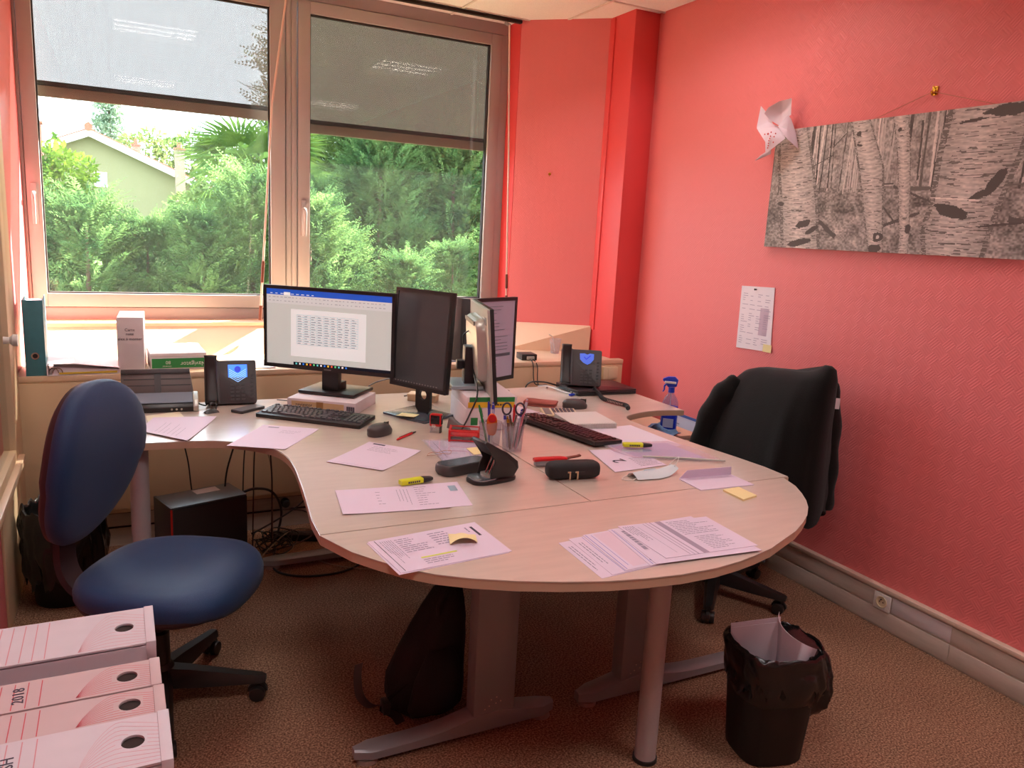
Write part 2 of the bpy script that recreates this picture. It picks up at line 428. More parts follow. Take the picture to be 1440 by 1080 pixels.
for i, (x, y) in enumerate(LAMPS):
    t = thing('ceiling_light', ['louvred ceiling light above the left desk', 'louvred ceiling light above the right desk', 'louvred ceiling light behind the left of the room', 'louvred ceiling light behind the right of the room'][i], 'ceiling light', (x + 0.3, y + 0.3, ZC))
    b = MB().box(-0.29, 0.29, -0.29, -0.28, 0, 0.06).box(-0.29, 0.29, 0.28, 0.29, 0, 0.06).box(-0.29, -0.28, -0.29, 0.29, 0, 0.06).box(0.28, 0.29, -0.29, 0.29, 0, 0.06).box(-0.29, 0.29, -0.29, 0.29, 0.055, 0.06)
    obj('housing', b, M_WHITE, t)
    b = MB()
    for k in range(4): b.cyl((-0.27, -0.21 + 0.14 * k, 0.04), (0.27, -0.21 + 0.14 * k, 0.04), 0.008, n=8)
    obj('tube', b, mat('lit_tube', (1, 0.92, 0.85, 1), emit=3.0), t)
    b = MB()
    for k in range(9): b.box(-0.24 + 0.06 * k - 0.001, -0.24 + 0.06 * k + 0.001, -0.28, 0.28, 0.004, 0.03)
    for k in range(3): b.box(-0.28, 0.28, -0.14 + 0.14 * k - 0.004, -0.14 + 0.14 * k + 0.004, 0.002, 0.03)
    obj('louvre', b, M_CHROME, t)
    for k in range(4):
        ld = bpy.data.lights.new('lamp_light', 'AREA'); ld.shape = 'RECTANGLE'; ld.size = 0.52; ld.size_y = 0.024; ld.energy = (LAMP_W if i > 1 else LAMP_FRONT) / 4; ld.color = (1.0, 0.95, 0.95)
        lo = bpy.data.objects.new('lamp_light', ld); COL.objects.link(lo); lo.parent = t; lo.location = (0, -0.21 + 0.14 * k, 0.030)

# wall-side trunking, right wall
tr = struct('baseboard_right', MB().box(XR - 0.022, XR, YB, 3.80, 0.0, 0.172), M_TRUNK, bevel=0.002)
segs = [(-2.2, 1.63), (1.63, 3.78)]
for a, b_ in segs:
    obj('lower_cover', MB().box(XR - 0.0245, XR - 0.02, a + 0.003, b_ - 0.003, 0.008, 0.078), M_TRUNK, tr, bevel=0.001)
for a, b_, mm in ((-2.2, 1.63, M_TRUNK), (1.63, 1.885, M_TRUNKW), (1.965, 3.78, M_TRUNK)):
    obj('upper_cover', MB().box(XR - 0.0245, XR - 0.02, a + 0.002, b_ - 0.002, 0.086, 0.150), mm, tr, bevel=0.001)
obj('top_lip', MB().box(XR - 0.030, XR - 0.0, YB, 3.80, 0.156, 0.174), mat('cream_lip', srgb(214, 190, 172), 0.4), tr, bevel=0.002)
so = thing('wall_socket', 'round white wall socket in the grey skirting trunking', 'socket', (XR - 0.0245, 1.925, 0.115))
obj('plate', MB().box(-0.008, 0.0, -0.038, 0.038, -0.034, 0.034), M_WHITE, so, bevel=0.002)
obj('socket_ring', MB().lathe([(0.024, 0), (0.024, 0.004), (0.020, 0.004), (0.019, 0.0015), (0.0, 0.001)], M=T(-0.008, 0, 0, ry=-pi / 2)), M_CREAM, so, smooth=30)
b = MB()
for dy in (-0.008, 0.008): b.cyl((-0.0085, dy, 0), (-0.0102, dy, 0), 0.0028, n=10)
b.cyl((-0.009, 0, 0.011), (-0.018, 0, 0.011), 0.0022, n=8)
obj('socket_hole', b, M_BLK, so)

# ------------------------------------------------------------------ window wall
GY = 4.58  # window frame, sashes and screens scaled outward about the camera, baked into these numbers
fr = struct('trim_2', MB().box(-0.40, 2.190, 4.555, 4.63, 0.940, 1.016).box(-0.40, 2.190, 4.555, 4.63, 2.679, 2.80).box(-0.40, -0.386, 4.555, 4.63, 1.016, 2.679).box(2.137, 2.190, 4.555, 4.63, 1.016, 2.679).box(0.851, 0.913, 4.555, 4.63, 1.016, 2.679), M_FRAME, bevel=0.003)
obj('mullion_strip', MB().box(0.854, 0.878, 4.548, 4.558, 1.016, 2.679), M_FRAME, fr, bevel=0.001)
obj('mullion_strip', MB().box(0.883, 0.909, 4.548, 4.558, 1.016, 2.679), M_FRAME, fr, bevel=0.001)
obj('shadow_gap', MB().box(-0.40, 2.187, 4.395, 4.424, 2.722, 2.738), M_DARK, fr)
def sash(n, x0, x1, gx0, gx1, hx):
    w = sempty('window_%d' % n)
    z0, z1, g0, g1 = 1.020, 2.674, 1.088, 2.612
    b = MB().box(x0, gx0, 4.542, 4.60, z0, z1).box(gx1, x1, 4.542, 4.60, z0, z1).box(gx0, gx1, 4.542, 4.60, z0, g0).box(gx0, gx1, 4.542, 4.60, g1, z1)
    obj('sash_frame', b, M_FRAME, w, bevel=0.003)
    g = 0.006
    b = MB().box(gx0, gx0 + g, 4.56, 4.59, g0, g1).box(gx1 - g, gx1, 4.56, 4.59, g0, g1).box(gx0, gx1, 4.56, 4.59, g0, g0 + g).box(gx0, gx1, 4.56, 4.59, g1 - g, g1)
    obj('gasket', b, M_DARK, w)
    obj('glass', MB().box(gx0, gx1, GY, GY + 0.004, g0, g1), M_GLASS, w)
    h = obj('handle_plate', MB().box(hx - 0.014, hx + 0.014, 4.532, 4.543, 1.428, 1.624), M_FRAME, w, bevel=0.002)
    b = MB().tube([(hx, 4.53, 1.577), (hx, 4.50, 1.574), (hx, 4.488, 1.557), (hx, 4.49, 1.50), (hx, 4.492, 1.428)], [0.009, 0.009, 0.009, 0.008, 0.006], n=10, smooth=3)
    obj('handle_lever', b, M_FRAME, h, smooth=50)
sash(1, -0.383, 0.847, -0.320, 0.769, -0.352)
sash(2, 0.917, 2.133, 0.982, 2.063, 0.946)

# screen blinds outside
for i, (x0, x1, zb, lab) in enumerate(((-0.35, 0.81, 2.045, 'grey mesh roller screen pulled down over the left window'), (0.95, 2.10, 2.003, 'grey mesh roller screen pulled lower over the right window'))):
    t = thing('screen_blind', lab, 'blind', ((x0 + x1) / 2, 4.66, zb), group='exterior screens behind the window panes')
    hw = (x1 - x0) / 2
    ztop = 2.80 - zb
    obj('fabric', MB().box(-hw, hw, 0.0, 0.001, 0.05, ztop), M_SCREENF, t)
    obj('bottom_bar', MB().box(-hw - 0.01, hw + 0.01, -0.012, 0.014, 0.0, 0.052), mat('bronze_bar', srgb(112, 98, 88), 0.4), t, bevel=0.004)
    obj('bar_gasket', MB().box(-hw - 0.01, hw + 0.01, -0.013, 0.015, 0.054, 0.074), M_BLK, t)
# crank rods
def rod(lab, pts, zb):
    t = thing('crank_rod', lab, 'blind crank', pts[-1])
    o = Vector(pts[-1])
    P = [Vector(p) - o for p in pts]
    obj('rod', MB().tube(P, 0.0055, n=8), M_WROD, t, smooth=50)
    a, b2 = P[-2], P[-1]; d = (b2 - a)
    obj('grip', MB().tube([a + d * zb[0], a + d * zb[1]], 0.0085, n=10), M_BROWN, t, smooth=50)
    obj('grip', MB().tube([a + d * zb[2], a + d * zb[3]], 0.0085, n=10), M_BROWN, t, smooth=50)
    obj('eyelet', MB().tube([P[0], P[0] + Vector((0, 0.05, 0.02))], 0.010, n=8), M_STEEL, t)
rod('cream crank rod with brown grips leaning across the centre mullion', [(0.83, 4.36, 2.70), (0.745, 4.35, 2.10), (0.672, 4.33, 0.975)], (0.72, 0.82, 0.93, 1.0))
rod('cream crank rod hanging beside the red angled wall', [(2.087, 4.36, 2.69), (2.118, 4.345, 1.9), (2.14, 4.33, 1.115)], (0.82, 0.93, 0.985, 1.0))

# low cabinet under the window, slanted back board
cab = struct('trim_3', MB().box(-0.395, 2.645, 3.755, 4.42, 0.17, 0.785), M_BEIGE, bevel=0.003)
obj('cabinet_top', MB().prism([(-0.398, 3.75), (2.645, 3.75), (2.645, 3.80), (2.584, 3.80), (2.584, 4.045), (2.20, 4.395), (-0.398, 4.41)], 0.785, 0.81), M_SILL, cab, bevel=0.003)
b = MB()
for a, c in ((-0.39, 0.545), (0.55, 1.395), (1.40, 2.245), (2.25, 2.643)):
    b = MB().box(a, c - 0.004, 3.748, 3.757, 0.19, 0.778)
    obj('front_panel', b, M_BEIGE, cab, bevel=0.0015)
obj('plinth', MB().box(-0.395, 2.645, 3.80, 3.83, 0.0, 0.17), M_TRUNK, cab)
obj('plinth_groove', MB().box(-0.395, 2.645, 3.796, 3.801, 0.085, 0.093).box(-0.395, 2.645, 3.794, 3.801, 0.155, 0.17), M_DARK, cab)
# slanted board
b = MB()
b.loft([[Vector((-0.385, 4.22, 0.81)), Vector((-0.385, 4.405, 0.957)), Vector((-0.385, 4.42, 0.957)), Vector((-0.385, 4.42, 0.81))], [Vector((2.10, 4.22, 0.81)), Vector((2.19, 4.398, 0.957)), Vector((2.19, 4.41, 0.957)), Vector((2.19, 4.41, 0.81))], [Vector((2.57, 4.02, 0.81)), Vector((2.582, 4.03, 0.972)), Vector((2.59, 4.05, 0.972)), Vector((2.59, 4.05, 0.81))]])
struct('trim_4', b, M_SILL)
# left post and glazed partition
struct('trim_5', MB().box(-0.40, -0.388, 3.60, 3.76, 0.0, 2.735), M_BEIGE, bevel=0.003)
w3 = sempty('window_3')
obj('sash_frame', MB().box(-0.43, -0.386, 2.80, 2.86, 0.52, 2.3).box(-0.43, -0.386, 3.52, 3.60, 0.52, 2.3).box(-0.43, -0.386, 2.86, 3.52, 2.24, 2.3).box(-0.43, -0.386, 2.86, 3.52, 0.52, 0.56), M_BEIGE, w3, bevel=0.003)
obj('glass', MB().box(-0.412, -0.408, 2.86, 3.52, 0.56, 2.24), M_GLASS, w3)
obj('ledge', MB().box(-0.44, -0.365, 2.78, 3.60, 0.49, 0.52), M_SILL, w3, bevel=0.003)
obj('backing', MB().box(-0.60, -0.55, 2.7, 3.7, 0.3, 2.5), mat('corridor_wall', srgb(150, 138, 120), 0.8), w3)
obj('handle_knob', MB().lathe([(0.0, 0), (0.014, 0.0), (0.012, 0.02), (0.022, 0.03), (0.022, 0.045), (0.0, 0.05)], M=T(-0.386, 3.36, 1.02, ry=pi / 2)), M_WHITE, w3, smooth=40)
obj('lower_panel', MB().box(-0.40, -0.392, 3.06, 3.60, 0.0, 0.49), M_BEIGE, w3, bevel=0.002)

# ------------------------------------------------------------------ desks
def curve_pts(P, k=8): return [(p.x, p.y) for p in catmull([Vector((a, b_, 0)) for a, b_ in P], k)]
MX = 1.235
Lc = [(0.452, 2.13), (0.468, 2.28), (0.482, 2.45), (0.482, 2.56), (0.462, 2.66), (0.415, 2.735), (0.34, 2.80), (0.27, 2.835), (0.19, 2.852), (0.05, 2.86), (-0.06, 2.86)]
poly_l = [(MX - 0.0015, 1.862)] + [(0.430, 1.862), (0.434, 1.98)] + curve_pts(Lc, 5) + [(-0.06, 3.47), (MX - 0.0015, 3.47)]
Rc = [(2.355, 2.818), (2.25, 2.843), (2.15, 2.838), (2.06, 2.81), (2.00, 2.775), (1.975, 2.72), (1.978, 2.63), (1.992, 2.46), (2.008, 2.29), (2.032, 2.12)]
poly_r = [(MX + 0.0015, 1.862), (MX + 0.0015, 3.47), (2.355, 3.47)] + curve_pts(Rc, 5) + [(2.045, 1.98), (2.04, 1.862)]
end = [(0.430, 1.836), (0.478, 1.733), (0.522, 1.664), (0.565, 1.604), (0.62, 1.55), (0.691, 1.501), (0.782, 1.453), (0.877, 1.414), (0.978, 1.381), (1.07, 1.362), (1.169, 1.350), (1.272, 1.350), (1.36, 1.362), (1.422, 1.376), (1.50, 1.398), (1.577, 1.432), (1.66, 1.468), (1.735, 1.512), (1.80, 1.557), (1.855, 1.605), (1.90, 1.655), (1.94, 1.71), (1.98, 1.775), (2.01, 1.836)]
def tabletop(poly, par):
    n = len(poly)
    a = sum(poly[i][0] * poly[(i + 1) % n][1] - poly[(i + 1) % n][0] * poly[i][1] for i in range(n))
    if a < 0: poly = poly[::-1]
    b = MB()
    vs = [(p[0], p[1], z) for z in (0.704, 0.7285) for p in poly]
    n = len(poly)
    fs = [tuple(range(n))[::-1]] + [(i, (i + 1) % n, (i + 1) % n + n, i + n) for i in range(n)]
    b.add(vs, fs, 1)
    b.add([(p[0], p[1], 0.7285) for p in poly], [tuple(range(n))], 0)
    # tiny rounded rim
    o = obj('tabletop', b, [M_WOOD, M_WOODE], par)
    bm = bmesh.new(); bm.from_mesh(o.data)
    bmesh.ops.remove_doubles(bm, verts=bm.verts, dist=1e-5)
    ed = [e for e in bm.edges if len(e.link_faces) == 2 and all(v.co.z > 0.72 for v in e.verts) and e.calc_face_angle(0) > 1]
    bmesh.ops.bevel(bm, geom=ed, offset=0.0015, segments=2, affect='EDGES')
    bm.to_mesh(o.data); bm.free()
    for v in o.data.vertices:
        if v.co.z > 0.7284: v.co.z = 0.73
    return o
def tleg(par, xc, y, x0, x1, flip=1, name='leg'):
    c = obj('leg_column', MB().box(xc - 0.070, xc + 0.070, y - 0.03, y + 0.03, 0.05, 0.704), M_STEEL, par, bevel=0.008)
    b = MB()
    for dx, dz in ((-.012, .115), (.006, .12), (-.018, .095), (.004, .10), (.02, .104), (-.032, .087)): b.cyl((xc + dx, y - 0.030, dz), (xc + dx, y - 0.0312, dz), 0.0022, n=8)
    obj('rivet', b, mat('rivet', srgb(225, 205, 190), 0.3), c)
    pts = []
    N = 14
    for i in range(N + 1):
        t = i / N; x = x0 + (x1 - x0) * t
        zt = 0.045 + 0.035 * math.exp(-((x - xc) / 0.14) ** 2)
        wd = 0.032 * (1 if 0.06 < t < 0.94 else (0.75 if 0.01 < t < 0.99 else 0.4))
        pts.append([Vector((x, y - wd, 0.016)), Vector((x, y + wd, 0.016)), Vector((x, y + wd, zt - 0.006)), Vector((x, y + wd * .7, zt)), Vector((x, y - wd * .7, zt)), Vector((x, y - wd, zt - 0.006))])
    obj('foot', MB().loft(pts), M_STEEL, par, smooth=40)
    for x in (x0 + 0.04, x1 - 0.04):
        obj('glide', MB().cyl((x, y, 0.0), (x, y, 0.012), 0.033, 0.03, n=20), mat('glide', srgb(150, 128, 118), 0.6), par)
d1 = thing('desk', 'ash laminate wave-front desk on the left with the blue chair', 'desk')
tabletop(poly_l, d1); tleg(d1, 0.972, 1.935, 0.545, 1.19)
obj('post_leg', MB().cyl((0.04, 2.96, 0.0), (0.04, 2.96, 0.704), 0.032, n=24), M_POLE, d1, smooth=40)
tleg(d1, 1.05, 3.33, 0.52, 1.18)
obj('crossbeam', MB().box(1.00, 1.06, 1.96, 3.32, 0.62, 0.70), M_STEEL, d1, bevel=0.003)
d2 = thing('desk', 'ash laminate desk on the right, mirrored against the other desk', 'desk')
tabletop(poly_r, d2); tleg(d2, 1.505, 1.935, 1.285, 1.97)
obj('crossbeam', MB().box(1.41, 1.47, 1.96, 3.32, 0.62, 0.70), M_STEEL, d2, bevel=0.003)
tleg(d2, 1.42, 3.33, 1.285, 1.95)
obj('post_leg', MB().cyl((2.12, 3.41, 0.0), (2.12, 3.41, 0.704), 0.032, n=24), M_POLE, d2, smooth=40)
d3 = thing('desk_end', 'rounded ash laminate end table joining the two desks', 'table')
p3 = [(p[0], p[1] + (0.0212 if p[1] > 1.83 else 0)) for p in end]
tabletop(p3, d3)
obj('post_leg', MB().cyl((1.335, 1.625, 0.012), (1.335, 1.625, 0.704), 0.0315, n=28), M_POLE, d3, smooth=40)
obj('foot_disc', MB().cyl((1.335, 1.625, 0.0), (1.335, 1.625, 0.012), 0.036, n=28), M_BLK, d3)
D = 0.7302

# ------------------------------------------------------------------ task chairs
def pad(name, par, outline, prof, M, m, n_sub=0):
    """outline: closed 2d pts; prof: list of (scale, z); M places it"""
    rings = [[M @ Vector((p[0] * s, p[1] * s, z)) for p in outline] for s, z in prof]
    return obj(name, MB().loft(rings), m, par, smooth=60)
def task_chair(label, x, y, rz, seat_m, shell_m, seat_z=0.44, star=-18, back_rz=0.0, h=0.50, w=0.43, seat_off=0.02):
    t = thing('office_chair', label, 'chair', (x, y, 0), rz)
    zz = seat_z
    for k in range(5):
        a = R(star + 72 * k) - rz
        M = T(rz=a)
        rings = []
        for u, hw, z0, z1 in ((0.03, 0.034, 0.065, 0.125), (0.09, 0.030, 0.062, 0.118), (0.18, 0.026, 0.062, 0.104), (0.26, 0.023, 0.064, 0.092), (0.305, 0.020, 0.064, 0.086), (0.318, 0.012, 0.066, 0.082)):
            rings.append([M @ Vector(p) for p in ((u, -hw, z0), (u, hw, z0), (u, hw * .9, (z0 + z1) / 2), (u, hw * .6, z1), (u, -hw * .6, z1), (u, -hw * .9, (z0 + z1) / 2))])
        obj('star_arm', MB().loft(rings), M_BLK, t, smooth=45)
        c = obj('caster', MB().cyl(M @ Vector((0.30, 0, 0.05)), M @ Vector((0.30, 0, 0.072)), 0.010).loft([[M @ Vector((0.292 + q_[0], s_, 0.030 + q_[1])) for q_ in [(0.031 * cos(i * pi / 8), 0.031 * sin(i * pi / 8)) for i in range(0, 9)]] for s_ in (-0.007, 0.007)]), M_BLK, t, smooth=50)
        for s_ in (-1, 1):
            p0 = M @ Vector((0.292, 0.008 * s_, 0.026)); p1 = M @ Vector((0.292, 0.026 * s_, 0.026))
            obj('wheel', MB().cyl(p0, p1, 0.0255, 0.023, n=20), M_BLK, c, bevel=0.002)
    obj('hub', MB().lathe([(0.045, 0.055), (0.048, 0.10), (0.040, 0.128), (0.034, 0.14)], n=24), M_BLK, t, smooth=40)
    obj('gas_column', MB().lathe([(0.032, 0.13), (0.030, 0.24), (0.016, 0.245), (0.016, zz - 0.10)], n=20), M_BLK, t, smooth=40)
    obj('mechanism', MB().box(-0.14, 0.12, -0.07, 0.07, zz - 0.125, zz - 0.07), M_BLK, t, bevel=0.012)
    so_ = []
    for (a, b_) in superell(0.245, 0.25, 2.7, 44): so_.append((a + 0.0, b_ * (1.0 + 0.04 * (a / 0.245))))
    cx = seat_off + 0.03
    Ms = T(cx, 0, zz)
    sh = pad('seat_shell', t, so_, [(0.55, -0.075), (0.86, -0.068), (0.965, -0.050), (0.985, -0.035)], Ms, shell_m)
    rings = []
    for s, z in ((0.97, -0.040), (1.0, -0.025), (1.005, -0.004), (0.985, 0.012), (0.93, 0.025), (0.82, 0.032), (0.62, 0.033), (0.38, 0.031), (0.15, 0.030)):
        ring = []
        for a, b_ in so_:
            X, Y = a * s, b_ * s
            dip = -0.018 * math.exp(-((X + 0.03) / 0.14) ** 2 - (Y / 0.14) ** 2) - 0.03 * max(0, (X - 0.12) / 0.13) ** 2
            ring.append(Ms @ Vector((X, Y, z + dip)))
        rings.append(ring)
    obj('seat', MB().loft(rings), seat_m, t, smooth=60)
    # back bar
    bx = -0.235
    tilt = Matrix.Rotation(back_rz, 4, 'Z')
    obj('back_bar', MB().ribbon(catmull([Vector((-0.08, 0, zz - 0.105)), Vector((-0.21, 0, zz - 0.10)), Vector((-0.285, 0, zz - 0.03)), Vector((-0.292, 0, zz + 0.10)), Vector((-0.275, 0, zz + 0.30))], 6), 0.075, (0, 1, 0), 0.022), shell_m, t, smooth=40)
    # backrest: outline in (width, height); egg-shaped
    ob = []
    for i in range(48):
        a = 2 * pi * i / 48; cc, ss = cos(a), sin(a)
        hh = (h / 2) * math.copysign(abs(ss) ** 0.85, ss); ww = (w / 2) * math.copysign(abs(cc) ** 0.85, cc)
        ww *= (1.0 + 0.0 * ss) * (0.93 if ss < 0 else 1.0) * (1 - 0.18 * max(0, -ss) ** 2)
        ob.append((ww, hh))
    zc = zz + 0.075 + h / 2
    def bpnt(wd, ht, th):
        curve = 0.035 * math.sin((ht / h + 0.35) * pi) + 0.10 * (ht / h) * 0.55 - 0.35 * wd * wd * -1.0
        return Vector((bx + curve + th, wd, zc + ht))
    rings = [[bpnt(a * s, b_ * s, th) for a, b_ in ob] for s, th in ((0.955, -0.002), (1.0, 0.006), (1.01, 0.022), (0.985, 0.038), (0.92, 0.050), (0.78, 0.058), (0.5, 0.062), (0.2, 0.064))]
    obj('backrest', MB().loft(rings), seat_m, t, smooth=60)
    rings = [[bpnt(a * s, b_ * s, th) for a, b_ in ob] for s, th in ((0.99, 0.006), (0.985, -0.008), (0.90, -0.026), (0.70, -0.034), (0.35, -0.036))]
    obj('back_shell', MB().loft(rings), shell_m, t, smooth=60)
    return t
M_SHELL = mat('maroon_black_shell', srgb(58, 40, 44), 0.55)
task_chair('blue fabric swivel chair with black star base by the stacked file boxes', 0.07, 2.44, R(-32), M_BLUEF, M_SHELL)
c2 = task_chair('black swivel chair half under the right desk, draped with a black jacket', 2.28, 2.43, R(178), M_BLKF, M_BLK, star=10, h=0.38, w=0.36)

# jacket draped on the right chair
def jacket():
    t = thing('jacket', 'black fleece jacket hung over the back of the chair by the red wall', 'jacket', (2.52, 2.38, 0.40))
    prof = [  # z, xmin, xmax, ymin, ymax (world)
        (1.046, 2.510, 2.545, 2.19, 2.60), (1.041, 2.490, 2.560, 2.160, 2.635), (1.025, 2.465, 2.578, 2.140, 2.645), (0.99, 2.435, 2.594, 2.130, 2.675),
        (0.92, 2.405, 2.606, 2.128, 2.70), (0.82, 2.375, 2.614, 2.125, 2.725), (0.70, 2.355, 2.620, 2.118, 2.75), (0.58, 2.345, 2.624, 2.112, 2.77), (0.48, 2.335, 2.626, 2.108, 2.775), (0.42, 2.332, 2.624, 2.108, 2.77)]
    n = 88; rings = []
    for k, (z, xa, xb, ya, yb) in enumerate(prof):
        d = 1.055 - z; amp = 0.018 * min(1, d / 0.35)
        ring = []
        for i, (a, b_) in enumerate(superell(1, 1, 3.0, n)):
            th = 2 * pi * i / n
            fold = 1 + amp / 0.13 * (0.5 * sin(7 * th + 0.8 + d * 1.2) + 0.35 * sin(12 * th + 2.1 - d) + 0.2 * sin(19 * th + d * 3)) * 0.5
            X = (xa + xb) / 2 + (xb - xa) / 2 * a * fold; Y = (ya + yb) / 2 + (yb - ya) / 2 * b_ * (1 + (fold - 1) * 0.35)
            zz = z + (0.02 * sin(5 * th + 1) + 0.012 * sin(9 * th) if z < 0.5 else 0) + (0.012 * sin(3 * th) if z > 1.0 else 0)
            zz -= 0.20 * (Y - 2.15) * min(1, max(0, (z - 0.45) / 0.4))
            ring.append(Vector((X - 2.52, Y - 2.38, zz - 0.40)))
        rings.append(ring)
    obj('jacket_body', MB().loft(rings), M_BLKF, t, smooth=70)
    # sleeve hanging at the desk side
    P = [Vector((2.465, 2.60, 0.915)), Vector((2.425, 2.62, 0.86)), Vector((2.385, 2.655, 0.76)), Vector((2.365, 2.68, 0.62)), Vector((2.36, 2.68, 0.47))]
    P = catmull([p - Vector((2.52, 2.38, 0.40)) for p in P], 5)
    obj('sleeve', MB().tube(P, [0.030 + 0.025 * min(1, i / 5) + 0.004 * sin(i * 1.3) for i in range(len(P))], n=18), M_BLKF, t, smooth=70)
    P = [Vector((2.555, 2.19, 0.97)), Vector((2.575, 2.175, 0.86)), Vector((2.588, 2.17, 0.70)), Vector((2.590, 2.165, 0.55)), Vector((2.588, 2.165, 0.45))]
    P = catmull([p - Vector((2.52, 2.38, 0.40)) for p in P], 5)
    obj('sleeve', MB().tube(P, [0.040 + 0.004 * sin(i * 1.1) for i in range(len(P))], n=16), M_BLKF, t, smooth=70)
    g = obj('care_label', MB().box(-0.014, 0.014, -0.001, 0.001, -0.022, 0.022, T(0.040, -0.238, 0.50, rz=R(-35))), M_CARD, t, label='small white sewn-in label')
jacket()

# ------------------------------------------------------------------ monitors
def monitor(name_label, x, y, z, rz, w, h, zb, py, m_front, base, bezel=0.014, back=M_BLK, neck_h=None, tilt=0.0, group=None, neck_m=M_BLK):
    t = thing('monitor', name_label, 'monitor', (x, y, z), rz, group)
    P = T(0, py, zb, rx=tilt)
    obj('casing', MB().box(-w / 2, w / 2, 0.0, 0.022, 0, h, P), back, t, bevel=0.003)
    b = MB().box(-w / 2, -w / 2 + bezel, -0.004, 0.0, 0, h, P).box(w / 2 - bezel, w / 2, -0.004, 0.0, 0, h, P).box(-w / 2 + bezel, w / 2 - bezel, -0.004, 0.0, 0, bezel * 1.2, P).box(-w / 2 + bezel, w / 2 - bezel, -0.004, 0.0, h - bezel, h, P)
    obj('bezel', b, M_BLK, t)
    s = obj('screen', MB().box(-w / 2 + bezel, w / 2 - bezel, -0.0012, 0.001, bezel * 1.2, h - bezel, P), m_front, t)
    return t, P, s
M_SCR = mat('screen_light', srgb(196, 202, 196), 0.3, emit=0.38)
M_SCRP = mat('screen_page', srgb(224, 228, 226), 0.3, emit=0.42)
M_SCRB = mat('screen_blue', srgb(30, 84, 190), 0.3, emit=0.45)
M_SCRT = mat('screen_table', srgb(130, 170, 186), 0.3, emit=0.3)
M_SCRX = mat('screen_text', srgb(90, 96, 104), 0.3)
M_SCRK = mat('screen_taskbar', srgb(22, 34, 52), 0.25)
M_DIMGLOW = mat('screen_dark', srgb(76, 74, 76), 0.2, spec=0.7, emit=0.06)  # lighter grey and faint glow stand in for reflections on the dark panel

# monitor 1 on the paper box
m1, P, s1 = monitor('large black landscape monitor showing a document table, on a paper box', 0.838, 3.328, 0.7815, R(-40), 0.60, 0.352, 0.102, -0.085, M_SCR, None)
def sq(par, name, P, x0, x1, z0, z1, m, d=-0.0016):
    return obj(name, MB().box(x0, x1, d - 0.0003, d, z0, z1, P), m, par)
sq(s1, 'title_bar', P, -0.286, 0.286, 0.313, 0.338, M_SCRB)
sq(s1, 'ribbon', P, -0.286, 0.286, 0.276, 0.313, mat('screen_ribbon', srgb(206, 210, 208), 0.3, emit=0.38))
sq(s1, 'ribbon_tab', P, -0.205, -0.175, 0.3125, 0.326, M_SCRP, -0.0021)
sq(s1, 'page', P, -0.172, 0.172, 0.055, 0.256, M_SCRP)
b = MB()
for r in range(12):
    z = 0.226 - r * 0.0105
    for c in range(9):
        ww = rnd.uniform(0.012, 0.022); b.box(-0.14 + c * 0.031, -0.14 + c * 0.031 + ww, -0.0024, -0.0021, z, z + 0.0026, P)
sq(s1, 'table_text', P, -0.001, 0.001, 0.243, 0.246, M_SCRX)
tt = obj('table_text', b, mat('table_text', srgb(132, 142, 156), 0.4, emit=0.15), s1); tt['kind'] = 'stuff'
b = MB()
for r in range(13): b.box(-0.144, 0.136, -0.0023, -0.0021, 0.2335 - r * 0.0105, 0.2345 - r * 0.0105, P)
for c in range(10): b.box(-0.144 + c * 0.0311, -0.1432 + c * 0.0311, -0.0023, -0.0021, 0.1085, 0.2345, P)
obj('table_grid', b, M_SCRT, s1)
b = MB()
for k in range(30):
    b.box(-0.275 + k * 0.018, -0.275 + k * 0.018 + rnd.uniform(0.005, 0.014), -0.0024, -0.0021, 0.302, 0.3045, P)
    b.box(-0.275 + k * 0.018, -0.275 + k * 0.018 + rnd.uniform(0.004, 0.012), -0.0024, -0.0021, 0.2865, 0.2890, P)
b.v = b.v[:]; obj('ribbon_text', b, mat('ribbon_text', srgb(164, 170, 174), 0.5, emit=0.2), s1)
b = MB()
for k in range(9): b.box(-0.268 + k * 0.024, -0.268 + k * 0.024 + rnd.uniform(0.008, 0.015), -0.0024, -0.0021, 0.3175, 0.3205, P)
obj('title_text', b, M_SCRP, s1)
sq(s1, 'taskbar', P, -0.160, 0.286, 0.0168, 0.030, M_SCRK, -0.0018)
cols = [srgb(90, 190, 190), srgb(240, 240, 240), srgb(40, 120, 220), srgb(240, 190, 60), srgb(230, 90, 50), srgb(90, 200, 120)]
mi = [mat('icon_%s' % 'abcdef'[i], c, 0.4, emit=0.5) for i, c in enumerate(cols)]
b = MB()
for k in range(15): b.box(-0.150 + k * 0.0165, -0.1425 + k * 0.0165, -0.0026, -0.0022, 0.0195, 0.0270, P, mi=k % 6)
obj('taskbar_icons', b, mi, s1)
obj('base_plate', MB().prism([(-0.13, -0.105), (0.13, -0.105), (0.13, 0.10), (-0.13, 0.10)], 0.0, 0.016), M_BLK, m1, bevel=0.005)
obj('neck', MB().box(-0.038, 0.038, -0.066, -0.03, 0.016, 0.28).box(-0.038, 0.038, -0.05, 0.02, 0.014, 0.05), M_BLK, m1, bevel=0.004)
obj('maker_mark', MB().box(-0.016, 0.016, -0.0045, -0.004, 0.006, 0.0105, P), M_GREY, m1)

